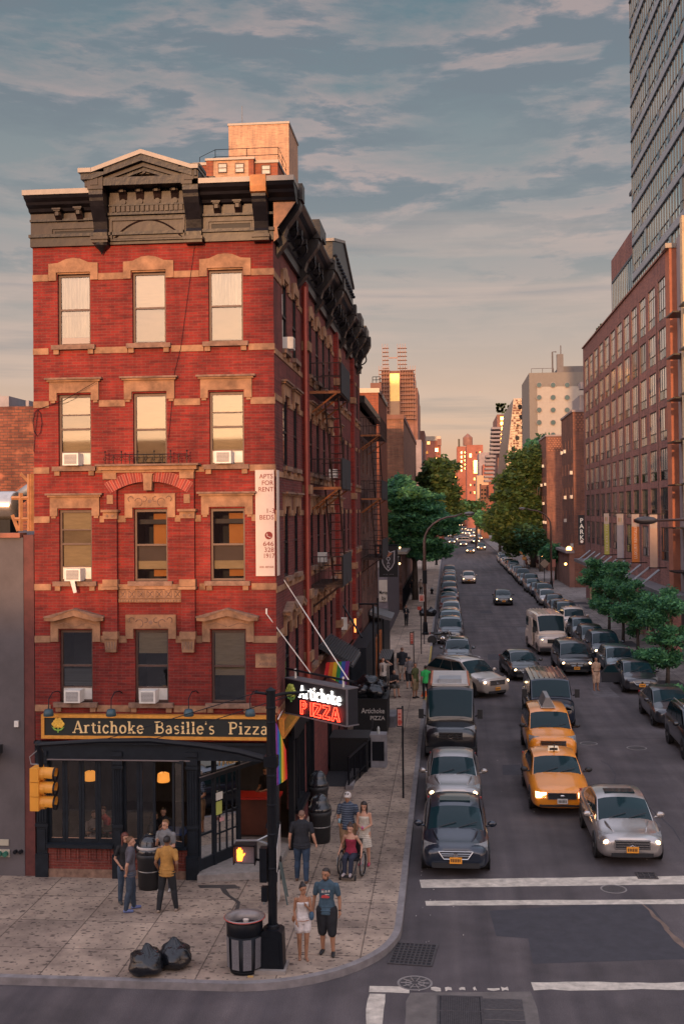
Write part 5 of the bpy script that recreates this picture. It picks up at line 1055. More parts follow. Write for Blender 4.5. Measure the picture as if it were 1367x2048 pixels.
o,x0,x1,z1,k=building('stair_bulkhead_building','brick building with a small chimney tower behind the fire escapes',715,756,786,100,14,M_orb,[(724,975,8,30,M_glow),(752,1010,5,30,M_glow)] if False else [],cap=M_flash)
MB().m(M_brC).box(x0+1.0,x0+2.0,102,103.5,z1,z1+1.1).build('chimney',None,o); b=MB().m(M_black); rail(b,[(x0+1.2,102,z1+1.1),(x0+1.9,102,z1+1.1)],.55,.3,.03,2); b.build('roof_cage',None,o)
b=MB().m(M_glow)
for py in (885,925): x,z=fp(758,py,126); b.box(x-.3,x+.3,125.9,126,z-.9,z+.9)
o=b.build('sunlit_shutter') if False else None
# scaffolded tower
D=265; o,x0,x1,z1,k=building('scaffolded_tower','tall tower wrapped in scaffolding with a panel coloured gold like low sunlight',762,826,742,D,24,M_brC)
MB().m(M_brC).box(x0-.6,x0+1.4,D+.5,D+20,0,fp(757,790,D)[1]).box(x1-1,x1+.9,D+.5,D+20,0,fp(833,775,D)[1]).build('side_bay',None,o)
xa_,za_=fp(779,748,D); xb_,zb_=fp(799,838,D)
MB().m(mat('sunlit_gold_cladding',(.92,.62,.22),.45,metal=.3,var=.1)).box(xa_,xb_,D-.6,D-.05,fp(780,803,D)[1],za_).m(M_brD).box(xa_,xb_,D-.6,D-.05,zb_-4,fp(780,803,D)[1]).build('sunlit_panel',None,o)  # low sun put into the gold colour of the upper panel
b=MB().m(mat('scaffold_tube',(.30,.16,.12),.6,var=.2)); M_plk=mat('scaffold_plank',(.30,.15,.09),.7)
for (a,c,t,bt) in ((758,779,742,840),(800,830,742,840),(765,777,698,742),(795,813,698,742)):
    n=int((bt-t)/8)
    for k_ in range(n+1):
        z=fp(a,t+k_*8,D)[1]; b.m(M_plk if k_%2 else mat('scaffold_tube',())).box(fp(a,t,D)[0],fp(c,t,D)[0],D-1.6,D-.3,z-.06,z+.06)
    b.m(mat('scaffold_tube',()))
    for j in range(int((c-a)/5)+1): x=fp(a+j*5,t,D)[0]; b.box(x-.05,x+.05,D-1.6,D-1.5,fp(a,bt,D)[1],fp(a,t,D)[1]+1)
b.box(fp(777,717,D)[0],fp(795,717,D)[0],D-1,D-.8,fp(780,718,D)[1],fp(780,716,D)[1])
b.build('scaffolding',None,o)
w4=[(772+random.random()*4,765+j*9,3,3,M_glow) for j in range(3)]
building('bright_slab_behind_tower','slim pale slab catching the sun right of the scaffolded tower',830,838,806,300,12,M_brD)
building('stepped_brown_block','brown stepped block right of the scaffolded tower',818,848,862,290,20,M_brC,[(834,870,4,7,M_glow),(826,872,3,6,M_glow)])
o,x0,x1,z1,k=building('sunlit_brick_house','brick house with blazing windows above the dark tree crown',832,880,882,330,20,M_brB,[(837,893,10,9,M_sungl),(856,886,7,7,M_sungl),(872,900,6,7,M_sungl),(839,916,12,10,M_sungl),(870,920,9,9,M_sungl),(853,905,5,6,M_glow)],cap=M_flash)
x,z=fp(877,884,329); MB().m(M_brC).box(x-.5,x+.7,329,330,z-1,z+.9).build('chimney',None,o)
building('low_sunlit_rear_house','small orange house between the sunlit brick house and the tree',872,886,926,340,10,M_brB,[(876,934,5,4,M_sungl)])
building('pale_side_block','pale block with a flat roof between the brown block and the blank brick block',806,842,880,232,14,M_brE)
# far centre
o,x0,x1,z1,k=building('slender_spired_block','slender red block with a spire in the distance',913,936,893,620,30,M_brB,[(922+dx,905+j*9,3.4,5,M_sungl) for dx in (0,) for j in range(5)]+[(929,905+j*8,2,4,M_glow) for j in range(5)]); MB().m(M_black).box(fp(917,880,620)[0]-.5,fp(917,880,620)[0]+.5,619,620,z1,fp(917,878,620)[1]).build('spire',None,o)
o,x0,x1,z1,k=building('water_tower_block','red block with a rooftop tank and a golden sunlit wing in the distance',932,965,890,560,30,M_brB,[(940,911,5,8,M_sungl),(952,905,3,4,M_gd),(959,905,3,4,M_glow),(948,958,3,5,M_glow),(956,958,3,5,M_gd),(940,970,3,5,M_sungl),(948,970,3,5,M_gd),(956,972,3,5,M_glow),(940,985,3,5,M_gd),(948,985,3,5,M_glow),(957,987,3,5,M_gd)]); MB().m(M_brC).lathe([(2.4,z1),(2.4,z1+4),(.2,z1+6)],(fp(931,890,560)[0]+1,565,0),10).build('roof_tank',None,o)
MB().m(M_glow).box(fp(936,0,560)[0],fp(956,0,560)[0],559,559.9,fp(940,947,560)[1],fp(940,921,560)[1]).m(M_sungl).box(fp(939,0,560)[0],fp(943,0,560)[0],558.5,558.95,fp(940,946,560)[1],fp(940,927,560)[1]).build('sunlit_bay',None,o)
building('terraced_grey_block','grey terraced block in the distance left of the balconied tower',957,986,905,480,30,M_brE,[(975,916,8,8,M_gd)])
building('red_parapet_house','low red house under the grey terraced block',965,990,929,440,20,M_brB)
building('peach_front_house','small peach-fronted house above the far street trees',953,976,951,430,20,M_brD,[(960,970,4,4,M_gd)])
building('dark_iron_front','dark iron-fronted house at the far right side of the street',960,976,970,360,12,M_brC,[(963+6*(j%2),980+8*(j//2),4,4,M_gd) for j in range(6)])
building('rose_house_left','rose brick house at the far end of the street on the left',902,916,940,640,30,M_brB,[(909,955+j*9,4,3,M_glow) for j in range(3)])
building('pale_rowhouse_strip','pale narrow row houses at the far end between the trees',914,934,960,660,30,M_brD,[(918+5*(j%3),975+12*(j//3),2,6,M_glow if j%3 else M_brC) for j in range(9)])
building('shaded_brown_house','brown house beside the pale row houses at the street end',933,956,948,600,30,M_brC,[(938+6*(j%3),985+10*(j//3),3,4,M_sungl if j%4==1 else M_gd) for j in range(9)])
# ================================================================ right side: stepped balconies, slanted metal hotel, porthole hotel
M_dkb=mat('dark_bronze_block',(.05,.035,.035),.7,var=.2)
o,x0,x1,z1,k=building('balconied_dark_tower','dark tower with stepped round balconies and a planted roof',993,1019,829,330,30,M_brC,[(1004,837+j*10,9,7,M_glow) for j in range(7)])
b=MB().m(mat('grey_balcony',(.22,.19,.2),.7))
for j in range(14): x,z=fp(990-j*.5-(8 if j>6 else 0),858+j*8,325); b.box(x-1.2,x+1.6,322,330,z-.25,z+.35)
b.build('balcony_stack',None,o)
rg=MB().m(mat('leaf_dark',(.03,.05,.02),.9))
for j in range(60): 
    x,z=fp(random.uniform(990,1015),random.uniform(810,828),328); rg.box(x,x+.5,328,328.4,z,z+.6)
rg.build('roof_planting',None,o)
# slanted stainless hotel
D=232; o=thing('slanted_metal_hotel','slanted stainless-steel hotel front peppered with round portholes','building',(fp(1040,0,D)[0],D,0),world=True)
TL=Vector((fp(1026,797,D)[0],D,fp(1026,797,D)[1])); TR=Vector((fp(1052,796,D)[0],D,fp(1052,796,D)[1])); BR=Vector((fp(1056,1000,D-2)[0],D-2,fp(1056,1000,D-2)[1])); BL=Vector((fp(1006,930,D-2)[0],D-2,fp(1006,930,D-2)[1])); L0=Vector((fp(1010,905,D)[0]-1.5,D+30,9)); 
m_=mat('stainless_panels',(.20,.17,.155),.42,metal=.5,var=.35)
b=MB().m(m_); BL2=Vector((fp(1004,1000,D-2)[0],D-2,BR.z)); b.add([TL,TR,BR,BL2,TL+Vector((0,40,0)),TR+Vector((0,40,0)),BR+Vector((0,40,0)),BL2+Vector((0,40,0))],[(3,2,1,0),(4,5,6,7),(0,1,5,4),(1,2,6,5),(2,3,7,6),(3,0,4,7)]); b.build('slanted_wall',None,o)
b=MB()
for r_ in range(40):
    for c_ in range(14):
        if random.random()<.25: continue
        t=r_/40; s=(c_+random.random()*.4)/14; p=TL.lerp(BL2,t).lerp(TR.lerp(BR,t),s); w_=random.uniform(.25,.7); b.m(m_ if random.random()<.6 else M_brC).box(p.x,p.x+w_,p.y-.35*random.random()-.05,p.y,p.z-.55,p.z-.25)
b.build('metal_shingle',None,o); m_2=M_gd
b=MB()
for px,py,r_ in ((1038,813,4),(1041,834,4),(1045,855,4),(1033,876,4.3),(1025,897,4),(1049,810,2),(1034,851,2),(1038,899,2),(1030,925,3)):
    x,z=fp(px,py,D-1); kk=D/FPX; MB().m(M_gd).lathe([(r_*kk,-.5),(r_*kk,.6)],(x,D-1,z),14,'y').build('porthole',None,o)
MB().m(M_dkb).box(TR.x+.0,fp(1057,800,D)[0],D,D+20,0,fp(1057,798,D)[1]).build('dark_edge',None,o)
# porthole hotel
D=205; x0,z1=fp(1057,746,D); x1=fp(1180,746,D)[0]; kk=D/FPX
o=thing('porthole_hotel','pale hotel wall with rows of round porthole windows','building',((x0+x1)/2,D,0),world=True)
MB().m(mat('taupe_render',(.185,.165,.145),.8,var=.06)).box(x0,x1,D,D+20,0,z1).build('wall',None,o)
xa_,za_=fp(1073,774,D); b=MB().m(mat('white_tile_wall',(.33,.30,.265),.7,var=.06)); b.box(xa_,x1+.5,D-.12,D-.01,0,za_); b.build('tiled_panel',None,o)
b=MB().m(mat('tile_joint',(.33,.3,.28),.8))
for py in (805,832,858,884): z=fp(1100,py,D)[1]; b.box(xa_,x1,D-.13,D-.122,z-.05,z+.05)
b.build('tile_joint_line',None,o)
for r_,py in enumerate((770,795,820,845,870)):
    for c_,px in enumerate((1077,1105,1133,1161)):
        if (r_>3 and c_!=1): continue
        x,z=fp(px,py,D-.2); f=MB().m(M_brE).lathe([(5.6*kk,-.2),(5.6*kk,.1)],(x,D-.1,z),18,'y').build('porthole_window',None,o); MB().m(mat('porthole_glass',(.05,.10,.11),.1,var=.0,spec=.8)).lathe([(4.7*kk,-.22),(4.7*kk,-.2)],(x,D-.12,z),18,'y').build('glass_pane',None,f)
b=MB().m(mat('dark_roof_plant',(.13,.12,.12),.7)).box(fp(1112,0,D)[0],x1,D+4,D+16,z1,fp(1130,727,D)[1]).tube([(fp(1115,0,D)[0],D+3,z1),(fp(1115,0,D)[0],D+3,fp(0,712,D)[1])],.1,4); b.tube([(fp(1098,0,D)[0],D+3,z1),(fp(1098,0,D)[0],D+3,fp(0,724,D)[1]),(fp(1106,0,D)[0],D+3,fp(0,724,D)[1])],.15,4); b.box(fp(1106,0,D)[0],fp(1119,0,D)[0],D+2,D+3,z1,fp(0,730,D)[1]); rail(b,[(x0+.5,D+1,z1),(fp(1098,0,D)[0],D+1,z1)],.9,1.5,.05,1); b.build('roof_plant',None,o)
b=MB().m(M_black); x,z=fp(1083,893,D-3); b.box(x-1.3,x+.9,D-3,D-1,z-1,z+.6); b.build('roof_terrace_rail',None,o)
b=MB().m(mat('grey_roof_shed',(.26,.23,.23),.8)).box(fp(1148,0,170)[0],fp(1180,0,170)[0],170,180,0,fp(0,812,170)[1]).box(fp(1150,0,168)[0],fp(1180,0,168)[0],168,170,fp(0,800,168)[1],fp(0,787,168)[1]); o=b.build('roof_shed_block'); tag(o,'grey roof-top shed block between porthole hotel and brown brick apartments','building')
# two brown brick apartment blocks
M_apt=brick('apartment_brick',(.27,.125,.085),(.21,.10,.075),(.20,.12,.1),bw=.8,bh=.3,ms=.025,dark=.2); M_edge=mat('pattern_brick',(.34,.15,.09),.85,var=.2)
XA=15.0
def apt(name,label,pxn,pyt,pxf,px_w,acs):
    Yn,z1=PX(pxn,pyt,XA); Yf,_=PX(pxf,pyt,XA); kk=Yn/FPX; x1=PY(px_w,pyt,Yn)[0]
    o=thing(name,label,'building',(XA,Yn,0),world=True,group='brown brick apartment blocks')
    sw=lambda u,v,d:(XA+d,u,v)
    nw=max(2,int((Yf-Yn)/3.8)); wins=[]; 
    for i in range(nw+1):
        y=Yn+1.3+i*(Yf-Yn-2.6)/nw
        for j in range(6): wins.append((y-.42,y+.42,z1-3.0-j*2.9-1.5,z1-3.0-j*2.9))
    w_=MB().m(M_apt); w_.wall(sw,Yn,Yf,0,z1,wins,.2); w_.box(XA+.25,x1+6,Yn+.02,Yf,z1-.5,z1-.1); w_.quad((XA,Yn,0),(x1+6,Yn,0),(x1+6,Yn,z1),(XA,Yn,z1)); w_.quad((XA,Yf,0),(x1+6,Yf,0),(x1+6,Yf,z1),(XA,Yf,z1)); w_.build('wall',None,o,fixn=False)
    simple_win(o,sw,wins,M_brC,M_gd,dep=.05)
    MB().m(M_brE).box(XA-.12,x1+6,Yn-.12,Yf,z1,z1+.25).build('coping',None,o)
    b=MB().m(M_apt)
    for r_ in range(7):
        for c_ in range(20):
            xx=XA+.3+c_*.42+(r_%2)*.21; 
            if xx<x1+4: b.m(M_edge).box(xx,xx+.2,Yn-.05,Yn-.003,z1-.4-r_*.3,z1-.25-r_*.3)  # lighter, warmer bricks form the diamond pattern
    b.build('diamond_brickwork',None,o)
    random.seed(len(label)); 
    for u0,u1,v0,v1 in random.sample(wins,min(acs,len(wins))): MB().m(M_white).box(XA-.28,XA+.1,u0+.1,u1-.1,v0,v0+.42).build('window_air_conditioner',None,o)
    return o,Yn,z1
apt('far_brown_apartments','farther and lower of the two brown brick apartment blocks, behind the big tree',1091,873,1077,1125,7)
oA,YnA,zA=apt('near_brown_apartments','nearer and taller of the two brown brick apartment blocks, beside the grid building',1144,824,1121,1170,7)
b=MB().m(M_brC).box(XA-.6,XA,YnA,YnA+18,0,4.2).m(M_brE).box(XA-1.0,XA,YnA-.1,YnA+18,4.2,4.5); o=b.build('low_brown_lean_to'); tag(o,'low brown brick lean-to with grey roof under the apartment blocks','building')
# ---------------- red grid building
XG=14.36; gm=lambda u,v,d:(XG+d,u,v)
M_cald=brick('smooth_red_brick',(.29,.15,.13),(.26,.135,.12),(.27,.165,.145),bw=.5,bh=.2,ms=.012,dark=.12)
M_cald2=mat('sun_catching_brick',(.33,.12,.07),.85,var=.15,vs=2)  # sunlit copy of the red brick, evening orange put into its colour
o=thing('red_grid_building','long red brick apartment building with a regular grid of tall windows on the right','building',(XG,97,0),world=True)
YA,YB,ZT=74.2,119.6,26.25
tops=[24.8,21.5,18.87,16.2,13.52,10.9,8.25]; bots=[22.05,19.42,16.7,14.0,11.36,8.75,6.0]
cys=[76.4+i*3.69 for i in range(12)]
wins=[(y-1.25,y+1.25,bz,tz) for y in cys for tz,bz in zip(tops,bots)]
ga=[(y-1.45,y+1.45,.6,3.5) for y in cys[1:11]]
w_=MB().m(M_cald); w_.wall(gm,YA,YB,0,ZT,wins+ga,.12); w_.box(XG+.5,XG+14,YA,YB,ZT-.6,ZT-.1); w_.quad((XG,YB,0),(XG+14,YB,0),(XG+14,YB,ZT),(XG,YB,ZT)); w_.quad((XG+.0,YA,0),(XG+14,YA,0),(XG+14,YA,ZT),(XG+.0,YA,ZT)); w_.build('wall',None,o,fixn=False)
MB().m(M_brC).mbox(gm,YA,YB+.1,ZT,ZT+.12,-.12,.6).build('coping',None,o)
b=MB().m(mat('expansion_joint',(.05,.025,.022),.8,var=0))
for i in range(0,11,2): y=cys[i]+1.25+.6+.0; b.mbox(gm,y-.07,y+.07,5.2,ZT-2.2,-.02,.02)
b.build('dark_joint',None,o)
M_silv=mat('silvery_sky_glass',(.75,.72,.66),.12,metal=.6,var=.12,vs=.4); M_sm=mat('smoky_glass',(.06,.065,.075),.06,var=.3,vs=1.2,spec=.9,coat=.3); M_cur=mat('window_curtain_tint',(.55,.42,.34),.6,var=.1)
M_fr=mat('dark_window_bars',(.04,.035,.035),.5)
for j,(tz,bz) in enumerate(zip(tops,bots)):
    for i,y in enumerate(cys):
        f=MB().m(M_fr); u0,u1=y-1.25,y+1.25; t=.07
        f.mbox(gm,u0,u0+t,bz,tz,.03,.12).mbox(gm,u1-t,u1,bz,tz,.03,.12).mbox(gm,u0+t,u1-t,tz-t,tz,.06,.14).mbox(gm,u0+t,u1-t,bz,bz+t,.06,.14)
        for q in (.36,.68): f.mbox(gm,u0+q*2.5-.03,u0+q*2.5+.03,bz+t,tz-t,.045,.1)
        f.mbox(gm,u0+t,u1-t,bz+.62,bz+.68,.04,.1)
        if j==0: f.mbox(gm,u0+t,u1-t,tz-.7,tz-.65,.04,.1)
        f.m(M_gd); k0=(i+j)%2
        f.mbox(gm,u0+(.08 if k0 else 1.3),u0+(1.2 if k0 else 2.42),bz+.08,bz+.6,.035,.1)
        wo=f.build('window',None,o)
        m_=M_silv if j<5 else M_sm
        if j<5 and random.random()<.08: m_=M_sm
        g=MB().m(m_).quad(gm(u0,bz,.07),gm(u1,bz,.07),gm(u1,tz,.07),gm(u0,tz,.07)); 
        if j in(3,4) and random.random()<.3: g.m(M_cald2).quad(gm(u0+t,bz+.7,.066),gm(u0+.9,bz+.7,.066),gm(u0+.9,tz-t,.066),gm(u0+t,tz-t,.066))
        g.build('glass_pane',None,wo,fixn=False)
# ground floor: steel canopy, columns
b=MB().m(mat('canopy_zinc',(.17,.17,.185),.5,metal=.3,var=.2)).mbox(gm,YA-6,YB-1,4.05,4.35,-1.3,0).mbox(gm,YA-6,YB-1,3.5,4.0,-.1,.2); b.build('street_canopy',None,o)
b=MB().m(M_steel)
for y in cys[1:]: MB().m(M_steel).tube([gm(y-1.85,5.3,-.02),gm(y-1.85-.3,4.35,-1.25)],.05,5).tube([gm(y-1.45,5.3,-.02),gm(y-1.7,4.35,-1.25)],.05,5).build('canopy_tie',None,o)
b=MB().m(mat('cream_stone_pier',(.50,.38,.24),.8,var=.2))
for y in cys: b.mbox(gm,y-1.95,y-1.55,.15,3.5,-.12,.1)
b.build('ground_floor_pier',None,o)
b=MB().m(M_sm)
for y in cys: b.mbox(gm,y-1.5,y+1.5,.2,3.5,.3,.32)
b.m(M_fr)
for y in cys: b.mbox(gm,y-.04,y+.04,.2,3.5,.25,.3).mbox(gm,y-1.5,y+1.5,2.7,2.78,.25,.3)
b.build('shop_glazing',None,o)
MB().m(M_cald2).mbox(gm,72.9,YA-.0,4.3,ZT-.2,-.15,.4).m(M_flash).mbox(gm,72.8,YA+.05,ZT-.2,ZT+.1,-.4,.4).build('corner_pilaster',None,o)
# grey panelled wing nearest the camera, brick inset windows and small canopies
M_pan=mat('grey_panel_wall',(.27,.24,.25),.7,var=.1,vs=.8)
w2o=[(y-1.0,y+1.0,z-2.2+.5,z) for y in (71,67.0) for z in (23.6,21.0,18.35,15.7,13.05,10.4,7.7)]
w_=MB().m(M_pan); w_.wall(gm,60,72.9,0,ZT+.4,w2o,.3,.3); w_.build('grey_wing_wall',None,o,fixn=False)
for u0,u1,v0,v1 in w2o:
    MB().m(M_brB).mbox(gm,u0,u1,v0,v1,.52,.58).m(M_silv).mbox(gm,u0+1.15,u0+1.45,v0+.1,v1-.1,.48,.52).build('inset_window',None,o)
b=MB().m(M_tin2)
for u0,u1,v0,v1 in w2o: b.mbox(gm,u0-.1,u1+.2,v0-.45,v0-.36,-.55,.3).m(M_sm).mbox(gm,u0+.2,u1-.2,v0-.95,v0-.5,.27,.3).m(M_tin2)
b.build('window_canopy',None,o)
MB().m(mat('cream_stone_pier',())).mbox(gm,68.7,69.3,4.3,ZT+.8,-.2,.3).build('cream_pier',None,o)
# setback volume and glass tower
XT=16.6; tm=lambda u,v,d:(XT+d,u,v)
YT=PX(1271,560,XT)[0]; YM=PX(1221,520,XT)[0]; ZM=PX(1221,522,XT)[1]; 
o2=thing('glass_tower','tall blue-grey glass apartment tower rising off the right edge','building',(XT,YT,ZT),world=True)
b=MB().m(M_cald); b.box(XT,XT+14,YT,YM,ZT-.5,ZM); b.build('brick_penthouse',None,o2)
M_tg=mat('tower_sky_glass',(.70,.92,1.0),.07,metal=.95,var=.12,vs=.25); M_sp=mat('tower_spandrel',(.26,.30,.35),.5,metal=.2,var=.1); M_mu=mat('tower_mullion',(.035,.05,.075),.5)
zc=ZM
z_low=PX(1221,600,XT)[1]
g=MB().m(M_tg).mbox(tm,YT+.3,YM-.8,ZM-6.2,ZM-2.4,-.05,.0).mbox(tm,YT+.3,YM-.8,ZT,ZM-7.4,-.05,0); g.m(M_mu)
y=YT+.3
while y<YM-.8: g.mbox(tm,y,y+.1,ZM-6.2,ZM-2.4,-.10,-.05).mbox(tm,y,y+.1,ZT,ZM-7.4,-.1,-.05); y+=1.05
g.mbox(tm,YT,YM-.8,ZM-2.5,ZM-2.3,-.12,-.0).mbox(tm,YT,YM-.8,ZM-5.3,ZM-5.2,-.12,-.0); g.m(M_gd)
for k in range(5): yy=YT+.8+k*5.1; g.mbox(tm,yy,yy+1.0,ZM-6.15,ZM-5.3,-.11,-.05)
g.build('penthouse_glazing',None,o2)
b=MB().m(M_brC).box(XT+1.2,XT+6,YT,YT+9,ZM,ZM+5); b.m(M_mu).box(XT+1,XT+6,YT,YT+9.4,ZM+5,ZM+5.3); b.build('roof_bulkhead',None,o2)
YN=58; FH=3.05; z0=ZT-1; nfl=24
b=MB().m(M_tg).box(XT-.25,XT+18,YN,YT,z0,z0+nfl*FH); b.build('curtain_wall',None,o2)
sp=MB(); mu=vt=op_=sp
random.seed(5)
for f_ in range(nfl):
    z=z0+f_*FH+1.0
    sp.m(M_sp).box(XT-.32,XT-.255,YN,YT,z,z+.62); mu.m(M_mu).box(XT-.36,XT-.25,YN,YT,z-.10,z)
    mu.box(XT-.30,XT-.255,YN,YT,z+1.25,z+1.30)
    k=0; y=YT-.1
    while y>YN:
        mu.m(M_mu).box(XT-.31,XT-.255,y-.045,y,z+.62,z+FH-.1); y-=1.0; k+=1
        if k%4==1: vt.m(M_gd).box(XT-.34,XT-.26,y,y+.85,z+.66,z+1.22)
        if random.random()<.02: op_.m(M_sm).box(XT-.34,XT-.26,y+.05,y+.9,z+1.32,z+FH-.15)
sp.build('facade_grid',None,o2)
MB().m(M_cald).box(XG+1.3,XG+1.7,77,77.4,ZT,ZT+1.2).box(XG+1.3,XG+1.7,87,87.4,ZT,ZT+1.2).box(XG+1.3,XG+1.7,105,105.4,ZT,ZT+1.2).build('roof_post',None,o)
rg=MB().m(mat('leaf_dark',()))
for j in range(70): y=random.uniform(109,115); rg.box(XG+.6,XG+.9,y,y+.25,ZT+.1+random.random()*.9,ZT+.3+random.random()*.9)
rg=rg.build('roof_shrubs'); tag(rg,'dark shrubs on the parapet of the red grid building','plant')
# rental banners on the grid building
bn=[(1207,(.42,.40,.10),'212 633 1717','green and white hanging banner with a phone number'),(1232.5,(.33,.32,.36),'','grey and white hanging banner, second along the grid building'),(1262,(.62,.20,.05),'LUXURY RENTALS','orange and white hanging banner reading LUXURY RENTALS'),(1298,(.58,.40,.30),'','pale peach hanging banner nearest the camera')]
for px,c_,tx,lb in bn:
    Yb=PX(px+5,1060,XG-.9)[0]; zt_=9.1; zb_=5.62; x0=PY(px,1060,Yb)[0]; x1=PY(px+(10 if px<1220 else 13 if px<1250 else 15),1060,Yb)[0]
    o=thing('hanging_banner',lb,'banner',(XG-.3,Yb,zb_),world=True,group='banners along the grid building')
    mb=lambda u,v,d:(u,Yb+d,v)
    MB().m(mat('banner_white',(.55,.44,.37),.8)).mbox(mb,x0,x1,zb_+(zt_-zb_)*.74,zt_,0,.03).m(mat('banner_%d'%px,c_,.8,var=.08)).mbox(mb,x0,x1,zb_,zb_+(zt_-zb_)*.74,0,.03).build('banner_cloth',None,o)
    b=MB().m(M_black).box(x0-.1,XG,Yb+.0,Yb+.06,zt_,zt_+.07).box(x0-.1,XG,Yb,Yb+.06,zb_-.07,zb_); b.build('banner_bracket',None,o)
    b=MB(); wd=x1-x0
    if tx: text(b,tx,(x0+wd*.68,Yb-.015,zb_+.25),(0,0,1),(-1,0,0),wd*.55,mat('banner_letter',(.66,.55,.45),.8,var=0),.002,.008,width=(zt_-zb_)*.66)
    for q,cc in enumerate(((.4,.12,.08),(.45,.4,.1),(.3,.3,.3))): b.m(mat('mark_%d'%q,cc,.8,var=0)).box(x0+wd*(.25+.2*q),x0+wd*(.35+.2*q),Yb-.02,Yb-.001,zt_-(zt_-zb_)*.18,zt_-(zt_-zb_)*.09)
    b.build('banner_print',None,o)
# garage sign
x0,z1=PY(1155,1030,121); x1,z0=PY(1168,1089,121)
o=thing('parking_sign','vertical dark sign reading PARK fixed between the grid building and the apartments','sign',(x0,121,z0),world=True); MB().m(mat('sign_dark',(.03,.03,.035),.6)).box(x0,x1,120.8,121.1,z0,z1).build('sign_box',None,o)
b=MB()
for i,ch in enumerate('PARK'): text(b,ch,((x0+x1)/2,120.78,z1-.80-i*.60),(1,0,0),(0,0,1),.66,mat('sign_letters_white',(.8,.7,.6),emit=.25,var=0),.003,.02,'CENTER')
b.m(M_brB).lathe([(.22,-.03),(.22,0)],((x0+x1)/2,120.8,z0+.32),14,'y'); b.m(mat('sign_letters_white',())).lathe([(.16,-.05),(.16,-.03)],((x0+x1)/2,120.8,z0+.32),14,'y'); b.build('sign_lettering',None,o)
# ================================================================ unseen blocks added behind the camera, stepped in height to shade the street
b=MB().m(M_brC).box(-90,-9.5,-75,-62,0,17.4).box(-9.5,5,-75,-62,0,33).box(5,70,-75,-62,0,23); o=b.build('unseen_shade_block'); tag(o,'unseen brown block added behind the viewpoint to shade the street','building')
# ================================================================ vehicles. Local frame: nose at y=0 pointing to -y, body runs to +y, wheels on z=0
def paint(name,col,metal=.0,rough=.28): 
    return mat('paint_'+name,col,rough,metal=metal,var=.06,vs=1.5,coat=.8,spec=.5)
M_cg=mat('windscreen_glass',(.009,.026,.032),.06,var=.0,spec=.24); M_rub=mat('tyre_rubber',(.018,.018,.02),.8,var=.1); M_rim=mat('alloy_rim',(.38,.38,.38),.35,metal=.7,var=.1)
M_chr=mat('chrome_trim',(.55,.52,.5),.18,metal=1.,var=.0); M_trim=mat('black_trim',(.016,.017,.02),.5,var=.1); M_hl=mat('headlamp_lens',(.20,.20,.20),.12,metal=.2,var=.3,vs=12); M_hlon=mat('headlamp_lit',(1,.66,.34),emit=7,var=0); M_ind=mat('indicator_amber',(1,.28,.05),emit=1.2,var=0)
M_plate=mat('amber_plate',(.75,.30,.03),.5,var=.05); M_platew=mat('pale_plate',(.6,.55,.5),.5,var=.05); M_seat=mat('cabin_shapes',(.10,.075,.06),.8,var=.3,vs=6)
TY={ # L, W, H, nose z, hood z, cowl y, cowl z, roof front y, roof rear y, rear glass base y, deck z, roof half width ratio, tail y
'sedan':dict(L=4.82,W=1.80,H=1.46,nz=.74,hz=.85,cy=1.08,cz=.97,ry=1.92,rr=3.25,gy=4.12,dz=1.04,rw=.66,r=.33),
'crown':dict(L=5.3,W=1.88,H=1.48,nz=.76,hz=.90,cy=1.42,cz=1.0,ry=2.2,rr=3.55,gy=4.3,dz=1.02,rw=.66,r=.34),
'suv':dict(L=4.75,W=1.88,H=1.76,nz=.94,hz=1.06,cy=1.1,cz=1.16,ry=1.85,rr=4.15,gy=4.66,dz=1.16,rw=.68,r=.37),
'bigsuv':dict(L=5.05,W=1.98,H=1.76,nz=.92,hz=1.04,cy=1.2,cz=1.14,ry=2.05,rr=4.2,gy=4.95,dz=1.14,rw=.67,r=.39),
'minivan':dict(L=5.1,W=1.98,H=1.74,nz=.84,hz=.98,cy=.9,cz=1.12,ry=1.9,rr=4.55,gy=5.0,dz=1.12,rw=.64,r=.36),
'vannose':dict(L=5.5,W=2.0,H=2.06,nz=1.08,hz=1.2,cy=.8,cz=1.3,ry=1.45,rr=5.25,gy=5.45,dz=1.25,rw=.74,r=.38),
'sprinter':dict(L=5.9,W=2.0,H=2.6,nz=1.12,hz=1.30,cy=.82,cz=1.45,ry=1.45,rr=5.7,gy=5.85,dz=1.4,rw=.80,r=.36),
'wagon':dict(L=4.7,W=1.78,H=1.52,nz=.75,hz=.86,cy=1.05,cz=.98,ry=1.95,rr=4.0,gy=4.6,dz=1.02,rw=.67,r=.33)}
def sring(y,w,z0,z1,e=.42,n=20,crown=.04):
    zc=(z0+z1)/2; h=(z1-z0)/2; out=[]
    for k in range(n):
        a=2*math.pi*(k+.5)/n; c,s=math.cos(a),math.sin(a)
        x=w*math.copysign(abs(c)**e,c); z=zc+h*math.copysign(abs(s)**e,s)
        if s>0: z+=crown*(1-(x/w)**2); x*=1-.04*s
        else: x*=1+.0*s
        out.append((x,y,z))
    return out
def loft(b,rings,cap=True):
    n=len(rings[0]); vs=[p for r in rings for p in r]; fs=[(i*n+k,i*n+(k+1)%n,(i+1)*n+(k+1)%n,(i+1)*n+k) for i in range(len(rings)-1) for k in range(n)]
    if cap: fs+=[tuple(range(n)),tuple(range((len(rings)-1)*n,len(rings)*n))]
    return b.add(vs,fs)
def lerp(a,b,t): return a+(b-a)*t
